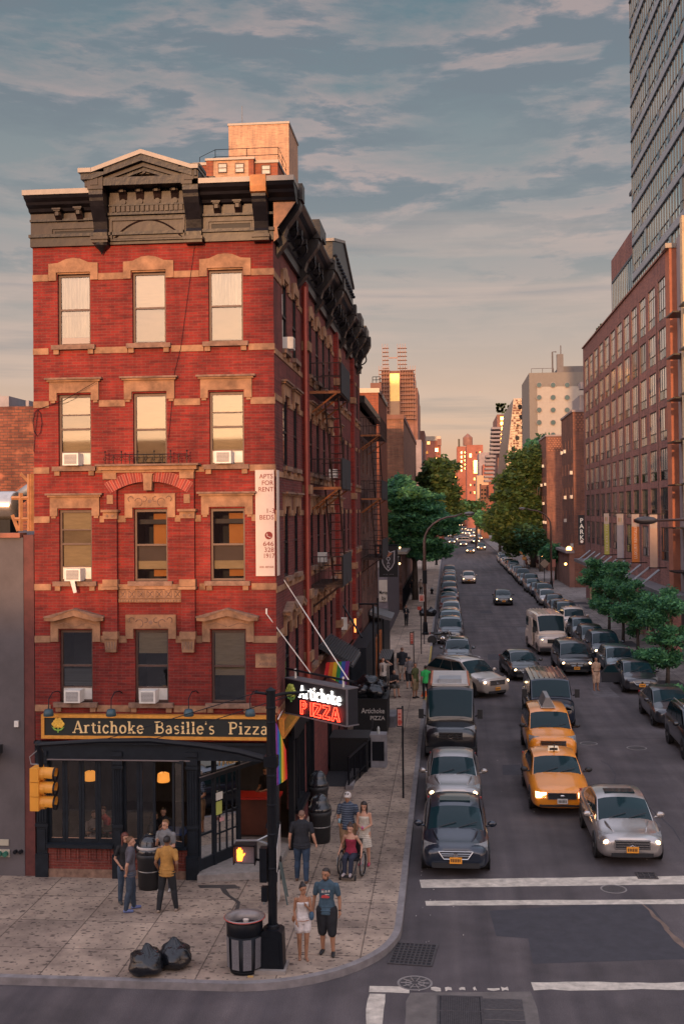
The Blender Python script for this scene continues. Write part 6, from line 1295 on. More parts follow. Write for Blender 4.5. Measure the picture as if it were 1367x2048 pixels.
def car(kind,pnt,label,cat='car',lit=0,plate=True,face='std',name='parked_car',simple=False,roofmat=None,extras=()):
    t=TY[kind]; L_,W,H,r=t['L'],t['W'],t['H'],t['r']; hw=W/2; o=thing(name,label,cat)
    zlo=.20 if kind in('sedan','wagon','crown') else .26
    b=MB().m(pnt); st=[(0.0,.70,.33,t['nz']-.08),(.05,.82,.25,t['nz']),(.16,.90,zlo+.01,t['nz']+.05),(.40,.965,zlo,lerp(t['nz'],t['hz'],.55)),(.8,.99,zlo,lerp(t['nz'],t['hz'],1.0)),(t['cy'],1.,zlo,t['cz']),(t['cy']+.5,1.,zlo,t['cz']),(t['rr'],1.,zlo,t['dz'])]
    boxy=kind in('vannose','sprinter','suv','minivan','bigsuv')
    if boxy: st+=[(L_-.35,.985,zlo+.02,t['dz']),(L_-.08,.95,zlo+.05,t['dz']-.02),(L_,.9,.4,t['dz']-.12)]
    else: st+=[(t['gy'],.99,zlo,t['dz']),(L_-.2,.95,zlo+.05,t['dz']-.03),(L_-.04,.88,.32,t['dz']-.08),(L_,.8,.4,t['dz']-.2)]
    if kind in('sprinter','vannose'): st[0]=(0,.84,.38,t['nz']-.06); st[1]=(.05,.90,.3,t['nz']); st[2]=(.15,.95,zlo,t['nz']+.06)
    loft(b,[sring(y,hw*w_,z0,z1,crown=.05 if y>.02 else .02) for y,w_,z0,z1 in st])
    # greenhouse shell
    rw=hw*t['rw']/.60*.60*1.0; rw=hw*t['rw']*1.12; bwid=hw*.92
    def gring(y,wb,wt,zb,zt,n=9):
        P=[(-wb,y,zb)]; 
        for k in range(n): u=-1+2*k/(n-1); P.append((wt*math.copysign(abs(u)**.8,u) if u else 0,y,zt-(.06*abs(u)**3+.015*u*u)))
        return P+[(wb,y,zb)]
    ys=[(t['cy']-.02,t['cz']-.02,.0),(lerp(t['cy'],t['ry'],.5),0,.5),(t['ry'],0,1.),(lerp(t['ry'],t['rr'],.33),0,1.),(lerp(t['ry'],t['rr'],.7),0,1.),(t['rr'],0,1.),(lerp(t['rr'],t['gy'],.55),0,.55),(t['gy'],0,.02)]
    rg=[]
    for i,(y,_,f) in enumerate(ys):
        zb=(t['cz'] if i<4 else t['dz'])-.05; full=H-(.02 if i in(2,5) else 0)+(.02 if i in(3,4) else 0); zt=lerp(zb+.04,full,f**.85); wt=lerp(bwid*.93,rw,f); rg.append(gring(y,bwid,wt,zb-.1,zt))
    n=len(rg[0]); vs=[p for q in rg for p in q]
    b.m(roofmat or pnt).add(vs,[(i*n+k,i*n+k+1,(i+1)*n+k+1,(i+1)*n+k) for i in range(len(rg)-1) for k in range(n-1)]+[tuple(range(n)),tuple(range((len(rg)-1)*n,len(rg)*n))])
    body=b.build('body',None,o,True)
    sub=body.modifiers.new('edges','EDGE_SPLIT'); sub.split_angle=R(38)
    def patch(nm,i0,i1,k0,k1,shr,mt=M_cg,off=.014,div=4):
        g=MB().m(mt); P=[]
        for j in range(div+1):
            s=lerp(shr,1-shr,j/div); yi=i0+(i1-i0)*s; a=int(min(yi,len(rg)-1.001)); f=yi-a
            for m_ in range(7):
                q=k0+(k1-k0)*m_/6; c=int(min(q,n-1.001)); h_=q-c
                p=Vector(rg[a][c]).lerp(Vector(rg[a][c+1]),h_).lerp(Vector(rg[a+1][c]).lerp(Vector(rg[a+1][c+1]),h_),f)
                q0=Vector((0,(rg[2][0][1]+rg[5][0][1])/2,t['cz'])); P.append(p+(p-q0).normalized()*off*1.8)
        g.add(P,[(j*7+m_,j*7+m_+1,(j+1)*7+m_+1,(j+1)*7+m_) for j in range(div) for m_ in range(6)]); return g.build(nm,None,o,True)
    ws=patch('windscreen',0,2,1.25,n-2.25,.09)
    if not simple:
        patch('rear_window',5,7,1.5,n-2.5,.12)
    # side glass: trapezoids hung just outside the shell
    for sg in (-1,1):
        g=MB().m(M_cg); zb=t['cz']+.03; ztp=H-.13; xb=bwid+.012-.02; xt=rw+.03
        f0,f1=t['cy']+.22,t['ry']+.12; r0,r1=t['rr']-.02,t['gy']-.22
        if boxy: r1=t['gy']-.15
        if kind=='sprinter': f0,f1=t['cy']+.1,t['ry']; zb=1.5; ztp=2.12; xb=hw*.925; xt=lerp(bwid,rw,.55)+.015
        def X(z): 
            f=(z-(t['cz']-.15))/(H-.06-(t['cz']-.15)); return lerp(bwid,rw,min(1,max(0,f)))+.022
        sp=[(f0,f1,(0,.32)),(0,0,(.345,.66)),(0,0,(.685,1))]
        for s0,s1 in ((0,.33),(.35,.66),(.68,1)):
            A=lambda s,z: lerp(lerp(f0,r1,s),lerp(f1,r0,s),(z-zb)/(ztp-zb))
            P=[(sg*X(zb),A(s0,zb),zb),(sg*X(zb),A(s1,zb),zb),(sg*X(ztp),A(s1,ztp),ztp),(sg*X(ztp),A(s0,ztp),ztp)]
            g.add(P,[(0,1,2,3)])
        g.build('side_window',None,o,fixn=False)
    # wheels
    wy=[.88 if kind not in('sprinter','vannose') else .95, L_-(1.02 if not boxy else .95)]
    if kind in('crown',): wy=[1.0,L_-1.35]
    for sg in (-1,1):
        for y in wy:
            wh=MB().m(M_rub).lathe([(r*.62,-.10),(r*.97,-.11),(r,-.07),(r,.07),(r*.97,.11),(r*.62,.10)],(sg*(hw-.105),y,r),20,'x'); w_=wh.build('tyre',None,o,True)
            rm=MB().m(M_rim).lathe([(r*.64,sg*.085),(r*.6,sg*.10),(r*.2,sg*.095),(r*.15,sg*.115),(.01,sg*.115)],(sg*(hw-.105),y,r),16,'x')
            rm.m(M_trim)
            for k in range(7): a=k*2*math.pi/7; rm.box(0,0.001,0,.001,0,.001) if 0 else rm.tube([(sg*(hw-.105+.104),y+math.cos(a)*r*.3,r+math.sin(a)*r*.3),(sg*(hw-.105+.1),y+math.cos(a)*r*.55,r+math.sin(a)*r*.55)],r*.07,4)
            rm.build('rim',None,w_)
            if not simple: MB().m(M_trim).lathe([(r*1.12,sg*(hw-.02)),(r*1.12,sg*(hw+.004))],(0,y,r+.02),20,'x').build('wheel_arch',None,o)
    nz=t['nz']; fy=lambda x: .03+ .16*(abs(x)/hw)**3
    hh=nz-.06
    # face of the car
    b=MB().m(M_trim)
    if face in('std','v'):
        b.add([(-.42,fy(.4)-.035,hh),(.42,fy(.4)-.035,hh),(.30,-.012,hh-.17),(-.30,-.012,hh-.17)],[(0,1,2,3)]); b.box(-.62,.62,-.012,.2,.27,.40)
        b.m(M_chr).tube([(-.45,fy(.4)-.04,hh+.01),(-.31,-.02,hh-.18),(.31,-.02,hh-.18),(.45,fy(.4)-.04,hh+.01)],.016,5)
        if face=='v': b.tube([(-.45,fy(.4)-.045,hh+.012),(.45,fy(.4)-.045,hh+.012)],.012,5)
        for q in (.05,.1): b.tube([(-.38,-.0,hh-q),(.38,-.0,hh-q)],.008,4)
        b.lathe([(.068,-.055),(.068,-.03),(.05,-.03)],(0,0.0,hh-.085),14,'y')
    elif face=='bar':
        b.box(-.42,.42,-.03,.2,hh-.15,hh+.02); b.box(-.7,.7,-.02,.2,.30,.36)
        b.m(M_chr).box(-.45,.45,-.045,-.028,hh+.015,hh+.035).box(-.45,.45,-.045,-.028,hh-.165,hh-.15).box(-.45,-.43,-.045,-.028,hh-.15,hh+.015).box(.43,.45,-.045,-.028,hh-.15,hh+.015)
        b.ball((0,-.04,hh-.065),.06,10,5,(1.4,.4,.7))
    elif face=='slats':
        b.box(-.45,.45,-.03,.2,hh-.20,hh+.04); b.box(-.55,.55,-.02,.2,.28,.38)
        b.m(M_chr)
        for q in range(4): b.box(-.44,.44,-.05,-.03,hh-.18+q*.065,hh-.155+q*.065)
        b.box(-.47,-.44,-.05,-.02,hh-.2,hh+.05).box(.44,.47,-.05,-.02,hh-.2,hh+.05); b.lathe([(.085,-.06),(.085,-.05),(.07,-.05)],(0,0,hh-.08),14,'y',cap=False).tube([(0,-.055,hh-.08),(0,-.055,hh)],.008,4).tube([(0,-.055,hh-.08),(.065,-.055,hh-.12)],.008,4).tube([(0,-.055,hh-.08),(-.065,-.055,hh-.12)],.008,4)
    elif face=='van':
        b.box(-.45,.45,-.02,.25,hh-.24,hh+.02); b.box(-.95*hw,.95*hw,-.03,.3,.30,.52)
        b.m(M_chr if roofmat is None else M_steel)
        for q in range(3): b.box(-.43,.43,-.045,-.02,hh-.21+q*.085,hh-.185+q*.085)
        b.lathe([(.10,-.07),(.10,-.05),(.085,-.05)],(0,0,hh-.10),16,'y',cap=False)
    b.m(M_trim).build('grille',None,o)
    for sg in (-1,1):
        x=hw*.70; h=MB().m(M_hlon if lit and face=='bar' else M_hl); 
        if face=='bar': h.box(sg*(x-.17),sg*(x+.15),-.0,.25,hh-.13,hh+.03)
        else:
            P=[]; 
            for j in range(5):
                for m_ in range(4):
                    xx=hw*lerp(.52,.93,j/4); q_=m_/3; y=fy(xx)-.045+[0,.015,.09,.26][m_]+(j/4)**2*.16; zt2_=lerp(nz,t['hz'],min(1,max(0,(y+.05)/.7)))+.035*(1-(xx/hw)**2)+.008; zz=[hh-.15,hh-.05,hh+.035,zt2_][m_]+j*.006; P.append((sg*xx,y,min(zz,zt2_)))
            h.add(P,[(j*4+m_,j*4+m_+1,(j+1)*4+m_+1,(j+1)*4+m_) for j in range(4) for m_ in range(3)])
            if not simple: h.m(M_chr).ball((sg*hw*.68,fy(hw*.68)+.02,hh-.03),.055,8,5,(1,.5,1)).ball((sg*hw*.80,fy(hw*.8)+.06,hh),.045,8,5,(1,.5,1))
            if lit: h.m(M_hlon).ball((sg*hw*.72,fy(hw*.72)-.02,hh-.04),.15 if simple else .085,8,5,(1.25,.6,.9))
        h.build('headlight',None,o,fixn=False)
        if not simple:
            m_=MB().m(M_trim if pnt is P_tax else pnt).ball((sg*(hw+.10),t['cy']+.35,t['cz']+.06),.11,8,6,(1.15,.6,.8)).tube([(sg*(hw-.08),t['cy']+.33,t['cz']),(sg*(hw+.08),t['cy']+.35,t['cz']+.02)],.03,5)
            if kind in('sprinter','vannose'): m_=MB().m(M_trim).box(sg*(hw+.04),sg*(hw+.24),t['cy']+.15,t['cy']+.27,t['cz']-.02,t['cz']+.34).tube([(sg*(hw-.05),t['cy']+.25,t['cz']+.05),(sg*(hw+.1),t['cy']+.22,t['cz']+.12)],.03,5)
            m_.build('wing_mirror',None,o,kind not in('sprinter','vannose'))
            MB().m(mat('tail_light_red',(.35,.01,.01),.3,var=0)).box(sg*hw*.62,sg*hw*.9,L_-.10,L_-.0,t['dz']-.28,t['dz']-.12).build('tail_light',None,o)
    if plate:
        p=MB().m(M_plate if plate!='w' else M_platew).box(-.16,.16,-.065,-.05,.40,.56).m(M_trim)
        if not simple:
            for k in range(6): p.box(-.125+k*.043,-.10+k*.043,-.069,-.065,.44,.52)
        p.build('license_plate',None,o)
    for e in extras:
        if e=='sunroof': MB().m(M_cg).box(-.42,.42,t['ry']+.18,t['ry']+.6,H-.01,H+.028).build('sunroof',None,o)
        if e=='wipers': 
            w_=MB().m(M_trim)
            for x in (-.45,.1): w_.tube([(x,t['cy']+.02,t['cz']+.05),(x+.48,t['cy']+.16,t['cz']+.16)],.012,4)
            w_.build('wiper',None,o)
        if e=='crease': 
            w_=MB().m(pnt)
            for sg in (-1,1): w_.tube([(sg*.40,.32,t['nz']+.06),(sg*.58,t['cy']-.1,t['cz']-.012)],.022,6)
            w_.build('hood_crease',None,o,True)
        if e=='people':
            w_=MB().m(mat('dim_occupant',(.16,.10,.07),.8,var=.2))
            for x in (-.36,.36): w_.ball((x,t['cy']+1.0,t['cz']+.22),.11,8,6).ball((x,t['cy']+1.1,t['cz']-.05),.22,8,6,(1,.6,1))
            w_.build('occupants_seen_through_glass',None,o,True)
        if e=='taxilight':
            w_=MB().m(mat('taxi_light_box',(.75,.62,.45),.4,emit=.25,var=0)).mprism(lambda u,v,d:(u,d,v),[(-.2,H+.0),(.2,H+.0),(.16,H+.15),(-.16,H+.15)],t['ry']+.35,t['ry']+.5).m(M_trim)
            w_.build('roof_light',None,o)
            MB().m(M_trim).box(-.13,.13,t['ry']+.335,t['ry']+.35,H+.04,H+.11).build('roof_light_panel',None,o)
        if e=='adtop':
            w_=MB().m(M_steel).mprism(lambda u,v,d:(u,d,v),[(-.26,H+.03),(.26,H+.03),(.08,H+.42),(-.08,H+.42)],t['ry']+.2,t['ry']+1.9).m(mat('pale_ad_panel',(.5,.42,.35),.5)).mprism(lambda u,v,d:(u,d,v),[(-.28,H+.02),(.28,H+.02),(.28,H+.05),(-.28,H+.05)],t['ry']+.15,t['ry']+1.95); w_.build('rooftop_advert_holder',None,o)
        if e=='ribs':
            w_=MB().m(pnt)
            for k in range(7): x=-.66+k*.22; w_.box(x-.02,x+.02,t['ry']+.15,t['rr'],H-.015-.05*abs(x)**2,H+.03-.05*abs(x)**2)
            w_.build('roof_ribs',None,o)
        if e=='aerial': MB().m(M_trim).tube([(.0,t['ry']+.25,H),(.0,t['ry']+.1,H+.28)],.02,5).build('aerial',None,o)
        if e=='rails':
            w_=MB().m(M_chr); 
            for sg in (-1,1): w_.tube([(sg*rw*.86,t['ry']+.1,H+.0),(sg*rw*.86,t['ry']+.25,H+.05),(sg*rw*.86,t['rr']-.2,H+.05),(sg*rw*.86,t['rr'],H)],.02,5)
            w_.build('roof_rail',None,o)
        if e=='roofgear':
            w_=MB().m(mat('roof_fibreglass',(.50,.47,.44),.6,var=.1)).box(-.72,.72,t['ry']+.25,t['rr']-.3,H-.02,H+.07); w_.m(mat('roof_ac_shell',(.32,.34,.36),.5)).box(-.45,.45,t['ry']+.5,t['ry']+1.5,H+.07,H+.22).m(mat('orange_strip',(.45,.14,.06),.6)).box(-.78,-.70,t['ry']+.3,t['rr']-.4,H+.0,H+.08).box(.70,.78,t['ry']+.3,t['rr']-.4,H+.0,H+.08); w_.build('roof_unit',None,o)
        if e=='sidedoor': MB().m(pnt).box(-hw-.16,-hw-.06,2.0,3.2,.5,2.3).build('sliding_door',None,o)
        if e=='lowerband': MB().m(mat('grey_lower_paint',(.20,.155,.145),.4,var=.1)).box(-hw*.985,hw*.985,-.012,.5,.30,.62).box(-hw-.004,-hw+.03,.6,L_-.2,.3,.70).box(hw-.03,hw+.004,.6,L_-.2,.3,.70).build('lower_trim',None,o)
    return o
def put(o,px,py,rz=0.,X=None):
    p=G(px,py); o.location=(p.x if X is None else X,p.y,0); o.rotation_euler=(0,0,rz); return o
P_nav=paint('midnight_blue',(.012,.020,.036),.3); P_sil=paint('warm_silver',(.34,.315,.30),.7,.3); P_sil2=paint('grey_silver',(.42,.385,.365),.7,.3); P_blk=paint('black',(.008,.010,.014)); P_dbl=paint('dark_navy',(.010,.018,.035)); P_tax=paint('taxi_yellow',(.80,.27,.02)); P_sand=paint('pale_gold',(.50,.43,.37),.5,.3); P_wht=paint('cream_white',(.62,.50,.42)); P_gry=paint('steel_grey',(.10,.115,.13),.5); P_maroon=paint('maroon',(.13,.02,.02)); P_dg=paint('charcoal',(.04,.042,.05),.4); P_teal=paint('blue_grey',(.12,.16,.18),.5); P_brn=paint('bronze',(.12,.075,.05),.4)
PX0=.13
c=car('sedan',P_nav,'dark navy sedan with v-shaped chrome grille, first in the left row at the stop line',face='v',extras=('sunroof','wipers','crease','people')); put(c,910,1757,0,PX0)
c=car('sedan',P_sil,'silver sedan parked directly behind the dark navy sedan, headlights glowing',lit=1,plate=False,extras=('wipers','crease')); c.location=(PX0-.02,35.7,0)
c=car('sprinter',P_blk,'tall black passenger van with pale roof unit in the left kerb row','van',face='van',plate=False,extras=('wipers','roofgear')); c.location=(.05,43.2,0)
c=car('crown',P_tax,'yellow taxi sedan in the middle lane, headlights on, front of the queue','taxi',lit=1,face='bar',plate='w',name='taxi',extras=('taxilight','wipers','people','aerial')); put(c,1124,1633)
c.rotation_euler=(0,0,R(.5))
c=car('suv',P_tax,'yellow off-road taxi with rooftop advert holder, just behind the taxi sedan','taxi',face='slats',name='taxi',plate=False,extras=('adtop','wipers','people')); c.location=(3.85,42.6,0)
c=car('vannose',P_dbl,'dark blue full-size van with ribbed roof behind the yellow taxis','van',face='bar',extras=('ribs','wipers','people')); c.location=(4.45,49.2,0)
c=car('sedan',P_sil2,'silver sedan with chrome slatted grille and sunroof at the right end of the stop line','car',lit=1,face='slats',name='waiting_car',extras=('sunroof','wipers','people','crease')); put(c,1264,1735,R(.3))
# the pale off-road car nosing out of the left row at an angle
c=car('bigsuv',P_sand,'pale gold off-road car angled out of the left parked row','car',lit=1,face='slats',name='turning_car',extras=('rails','wipers')); p=G(994,1396); c.location=(p.x,p.y,0); c.rotation_euler=(0,0,R(37))
c=car('wagon',P_gry,'grey wagon at the left kerb half hidden by the angled pale gold car','car',plate=False,extras=('sunroof','wipers')); p=G(945,1345); c.location=(.55,68.5,0)
c=car('sedan',P_blk,'black sedan with one headlight showing behind the dark blue van','car',lit=1,name='waiting_car',extras=('wipers',)); p=G(1048,1372); c.location=(p.x+.3,p.y+1.5,0); c.rotation_euler=(0,0,R(7))
c=car('sprinter',P_wht,'tall cream and grey passenger van, headlights lit, in the right lane','van',lit=1,face='van',name='passenger_van',plate='w',extras=('wipers','ribs','sidedoor','lowerband','people')); put(c,1108,1312,R(5))
c=car('minivan',P_blk,'black minivan with amber plate in front of the cream passenger van','car',lit=1,name='minivan',extras=('wipers','people')); put(c,1153,1353,R(1))
c=car('sedan',P_blk,'black sedan with lit headlights driving alone in mid street','car',lit=1,name='driving_car',extras=('wipers',)); put(c,1007,1212)
c2=car('wagon',P_wht,'cream small sedan with lit headlights farther up the open road','car',lit=1,name='driving_car'); put(c2,937,1168)
# right parked row, nearest first
XRw=9.75
def rowcar(kind,p,label,y,x=XRw,rz=0.,**k):
    c=car(kind,p,label,**k); c.location=(x,y,0); c.rotation_euler=(0,0,rz); return c
rowcar('suv',P_blk,'black off-road car cut by the right edge of the picture',43.1,extras=('rails','wipers'),face='slats')
rowcar('sedan',P_dg,'charcoal sedan parked second from the near end of the right row',49.8,extras=('wipers',))
cd=rowcar('sedan',P_dg,'dark sedan with its street-side door wide open beside the person in beige',58.9,x=9.85,extras=('wipers',))
d=MB().m(P_dg).box(-1.0,0,0,.08,.42,.92).add([(-1.0,0.01,.92),(0,0.01,.92),(0,.07,.92),(-1.0,.07,.92),(-.72,.02,1.32),(-.30,.02,1.38),(-.3,.07,1.38),(-.72,.07,1.32)],[(0,1,5,4),(3,2,6,7),(4,5,6,7),(0,4,7,3),(1,2,6,5)])
d.m(M_cg).quad((-.9,-.004,.94),(-.08,-.004,.94),(-.34,.006,1.33),(-.68,.006,1.28))
do=d.build('open_door',None,cd); do.location=(-.88,1.35,0); do['label']='front door standing wide open into the street'
rowcar('wagon',P_teal,'grey-green car with a tan folded roof box just behind the open-door sedan',64.6,plate=False,extras=('wipers',))
rf=MB().m(mat('tan_folded_roof',(.22,.12,.08),.8,var=.2)).box(-.62,.62,0,1.3,1.0,1.55); 
rowcar('bigsuv',P_dbl,'dark blue off-road car with bright glints on its bonnet, right row',70.2,face='slats',extras=('wipers',),lit=1)
rowcar('wagon',P_blk,'small black hatchback parked behind the dark blue off-road car',76.4)
rowcar('wagon',P_gry,'steel grey wagon parked behind the small black hatchback',82.0)
rowcar('suv',P_wht,'white off-road car with black roof rails in the right row beside the cream van',87.6,extras=('rails',))
def recolor(o,pnt):
    for ch in o.children:
        if ch.name.startswith(('body','wing_mirror','hood')):
            for s in ch.material_slots: s.link='OBJECT'; s.material=pnt
kinds={}
def simplecar(kind,lit=0,plate=True):
    k=(kind,lit)
    if k not in kinds: kinds[k]=car(kind,P_gry,'plain parked car',lit=lit,simple=True,plate=plate); return kinds[k],True
    return kinds[k],False
random.seed(11)
cn={'black':P_blk,'silver':P_sil2,'dark blue':P_dbl,'grey':P_gry,'maroon':P_maroon,'charcoal':P_dg,'white':P_wht,'blue-grey':P_teal,'bronze':P_brn,'gold':P_sand}
words={'sedan':'sedan','suv':'off-road car','wagon':'hatchback','minivan':'minivan'}
ords=['first','second','third','fourth','fifth','sixth','seventh','eighth','ninth','tenth','eleventh','twelfth','thirteenth','fourteenth','fifteenth','sixteenth','seventeenth','eighteenth','nineteenth','twentieth','twenty-first','twenty-second','twenty-third','twenty-fourth','twenty-fifth','twenty-sixth']
def row(spec,x,y0,step,tail,group,lit=0):
    for i,(kind,cname) in enumerate(spec):
        src,new=simplecar(kind,lit); lb='%s %s, %s %s'%(cname,words[kind],ords[i],tail)
        loc=(x+random.uniform(-.12,.12),y0+i*step+random.uniform(-.25,.25),0); rz=random.uniform(-.015,.015)
        if new: o=src; o.location=loc; o.rotation_euler=(0,0,rz); o['label']=lb; o['group']=group
        else: o=dup(src,loc,rz,lb,group)
        recolor(o,cn[cname])
row([('suv','grey'),('minivan','blue-grey'),('sedan','silver'),('wagon','silver'),('sedan','maroon'),('sedan','grey'),('wagon','maroon'),('suv','black'),('sedan','charcoal'),('suv','dark blue'),('sedan','black'),('wagon','grey'),('sedan','silver'),('suv','black')],PX0+.05,79.8,5.75,'in the left parked row beyond the motorcycle','cars parked along the left kerb')
row([('suv','black'),('sedan','charcoal'),('sedan','black'),('wagon','silver'),('suv','black'),('sedan','dark blue'),('wagon','grey'),('suv','charcoal'),('sedan','blue-grey'),('suv','black'),('sedan','grey'),('wagon','silver'),('sedan','silver'),('minivan','grey'),('sedan','blue-grey'),('wagon','white'),('sedan','silver'),('suv','black'),('sedan','silver'),('wagon','grey')],XRw+.1,93.6,5.9,'in the right parked row beyond the white off-road car','cars parked along the right kerb')
# distant traffic with headlights
far=[('sedan','charcoal',940,1107),('minivan','dark blue',962,1101),('sedan','bronze',926,1093),('wagon','white',935,1082),('sedan','silver',918,1082),('suv','grey',952,1088),('sedan','grey',921,1069),('suv','bronze',908,1072),('sedan','silver',944,1075),('minivan','black',927,1061),('sedan','grey',938,1063),('sedan','silver',912,1060),('suv','charcoal',921,1053),('sedan','bronze',915,1047),('sedan','grey',930,1052),('suv','black',908,1052),('sedan','grey',903,1088),('sedan','gold',900,1075),('wagon','silver',958,1080),('sedan','bronze',950,1068),('suv','white',934,1071),('sedan','silver',905,1063),('wagon','grey',942,1055),('sedan','silver',924,1046),('sedan','gold',934,1046),('suv','grey',917,1043)]
for i,(kind,cname,px,py) in enumerate(far):
    src,new=simplecar(kind,1); p=G(px,py); lb='%s %s with lit headlights, %s in the distant queue of traffic'%(cname,words[kind],ords[i]); g='cars in the distant queue'
    if new: o=src; o.location=p; o['label']=lb; o['group']=g
    else: o=dup(src,p,0,lb,g)
    recolor(o,cn[cname])
# silver van crossing in the distance
o=car('minivan',P_wht,'pale minivan turned side-on at the far junction',simple=True,name='crossing_van'); p=G(966,1088); o.location=(p.x-2,p.y+6,0); o.rotation_euler=(0,0,R(75))
# motorcycle at the left kerb
p=G(890,1290); o=thing('motorcycle','motorcycle parked crosswise at the left kerb in front of the parked row','motorcycle',(p.x-.2,p.y,0),rz=R(80))
b=MB(); 
for y in (0,1.5):
    b=MB().m(M_rub).lathe([(.24,-.05),(.31,-.055),(.33,0),(.31,.055),(.24,.05)],(0,y-.75,.33),20,'x'); t_w=b.build('wheel',None,o,True); b=MB().m(M_chr).lathe([(.24,-.02),(.24,.02),(.22,.02)],(0,y-.75,.33),16,'x',cap=False)
    for k in range(8): a=k*math.pi/4; b.tube([(0,y-.75,.33),(0,y-.75+.23*math.cos(a),.33+.23*math.sin(a))],.008,4)
    b.build('rim',None,t_w)
MB().m(P_blk).ball((0,-.15,.86),.3,12,8,(.5,1,.5)).build('fuel_tank',None,o,True)
MB().m(M_trim).ball((0,.35,.78),.3,10,6,(.5,1.2,.3)).ball((0,.72,.84),.16,8,6,(.6,1,.5)).build('saddle',None,o,True)
MB().m(M_chr).ball((0,-.05,.45),.24,10,6,(.7,1,.9)).tube([(.12,-.1,.4),(.16,.2,.28),(.16,.95,.32)],.045,6).build('engine',None,o,True)
MB().m(M_chr).tube([(.07,-.75,.33),(.08,-.42,.98)],.025,6).tube([(-.07,-.75,.33),(-.08,-.42,.98)],.025,6).tube([(-.38,-.2,1.02),(-.1,-.42,1.05),(.1,-.42,1.05),(.38,-.2,1.02)],.016,5).build('fork_and_handlebar',None,o)
MB().m(M_hl).ball((0,-.52,.92),.10,10,6).build('headlight',None,o,True); MB().m(mat('tail_light_red',())).box(-.06,.06,.86,.92,.78,.86).build('tail_light',None,o)
# ================================================================ trees
def leafmat(name,c): 
    m=mat(name,c,.65,var=.35,vs=1.2,spec=.3); return m
M_leafs=[leafm('foliage_mid',(.095,.265,.125)),leafm('foliage_light',(.165,.40,.165)),leafm('foliage_deep',(.055,.17,.105))]
M_leafo=[leafm('foliage_olive',(.068,.130,.042)),leafm('foliage_golden',(.11,.155,.05)),leafm('foliage_olive_deep',(.034,.07,.032))]
M_bark=mat('bark',(.075,.06,.052),.9,var=.35,vs=6,bump=.5,bs=12)
def tree(name,label,base,h,crown,trunk_r,leaf,n,mats,group=None,seed=1,lean=(0,0),clumps=26,cr=None,bark=None,flat=.75):
    """crown: list of ellipsoids (dx,dy,z,rx,ry,rz) relative to base"""
    rnd=random.Random(seed); o=thing(name,label,'tree',base,group=group)
    b=MB().m(bark or M_bark); tz=min(c[2]-c[5]*.4 for c in crown)
    b.tube([(0,0,-.05),(.03+lean[0]*.3,.02,tz*.5),(lean[0],lean[1],tz)],[trunk_r*1.25,trunk_r,trunk_r*.8],8)
    tips=[]
    for c in crown:
        for k in range(max(2,clumps//len(crown))):
            while True:
                v=Vector((rnd.uniform(-1,1),rnd.uniform(-1,1),rnd.uniform(-1,1)))
                if .25<v.length<1: break
            v=v.normalized()*(.45+.55*rnd.random()); tips.append(Vector((c[0]+v.x*c[3],c[1]+v.y*c[4],c[2]+v.z*c[5])))
    for t in tips[::2]:
        st=Vector((lean[0],lean[1],tz*(.8+.15*rnd.random()))); md=st.lerp(t,.5)+Vector((0,0,.06*h*rnd.random())); b.tube([st,md,t],[trunk_r*.45,trunk_r*.25,trunk_r*.08],5,cap=False)
    b.build('trunk',None,o,True)
    rr=cr or (sum(c[3]+c[4]+c[5] for c in crown)/3/len(crown))*.34
    vs=[];fs=[];mi=[]
    for i in range(n):
        t=tips[rnd.randrange(len(tips))]; 
        v=Vector((rnd.gauss(0,1),rnd.gauss(0,1),rnd.gauss(0,.7))); v=v.normalized()*rr*(rnd.random()**.45)*rnd.uniform(.7,1.15); v.z*=flat; p=t+v
        s=leaf*rnd.uniform(.6,1.3); a=Vector((rnd.gauss(0,1),rnd.gauss(0,1),rnd.gauss(0,.5))).normalized(); c=a.cross(Vector((rnd.gauss(0,1),rnd.gauss(0,1),rnd.gauss(0,1)))).normalized()
        k=len(vs); vs+=[p-a*s,p+c*s*.5,p+a*s,p-c*s*.5]; fs.append((k,k+1,k+2,k+3)); q=rnd.random(); hz=(v.z/rr)
        mi.append(1 if q<.26 else (2 if q>.72 else 0))
    me=bpy.data.meshes.new('crown'); me.from_pydata(vs,[],fs)
    for m in mats: me.materials.append(m)
    me.polygons.foreach_set('material_index',mi); link('crown',me,o)
    return o
def at(px,py,Y): x,z=PY(px,py,Y); return x,z
# four young street trees on the right pavement
spec=[((1217,1268),[(1190,1150,38,38),(1215,1190,40,45)],'far leftmost of the four young street trees on the right pavement'),((1245,1285),[(1240,1155,42,38),(1235,1205,40,42)],'second young street tree on the right pavement, darkest crown'),((1274,1311),[(1262,1200,52,48),(1275,1240,50,40)],'third young street tree on the right pavement, in the middle of the cluster'),((1334,1366),[(1325,1215,48,42),(1335,1270,58,44),(1318,1310,40,26)],'nearest young street tree, right pavement, fullest low crown')]
for i,((bx,by),cl,lb) in enumerate(spec):
    p=G(bx,by,.15); k=p.y/FPX; cr=[]
    for (cx_p,cy_p,rw,rh) in cl: x,z=at(cx_p,cy_p,p.y); cr.append((x-p.x,0,z-.15,rw*k*.86,rw*k*.75,rh*k*.86))
    tree('street_tree',lb,(p.x,p.y,.15),6,cr,.10,.11,11000,M_leafs,'young street trees on the right pavement',seed=i+3,clumps=34,cr=.55)
    if i: 
        MB_=MB().m(M_patchd).box(p.x-.75,p.x+.75,p.y-2.4,p.y+.9,.151,.156); s=MB_.build('tree_pit'); s['kind']='structure'
p=G(1345,1398,.15); tree('bare_sapling','pale thin sapling with few leaves at the right edge',(p.x+.4,p.y-2,.15),4,[(.2,0,3.2,1.0,.8,1.0)],.045,.10,160,M_leafs,seed=9,clumps=14,bark=mat('pale_bark',(.30,.2,.15),.9,var=.2))
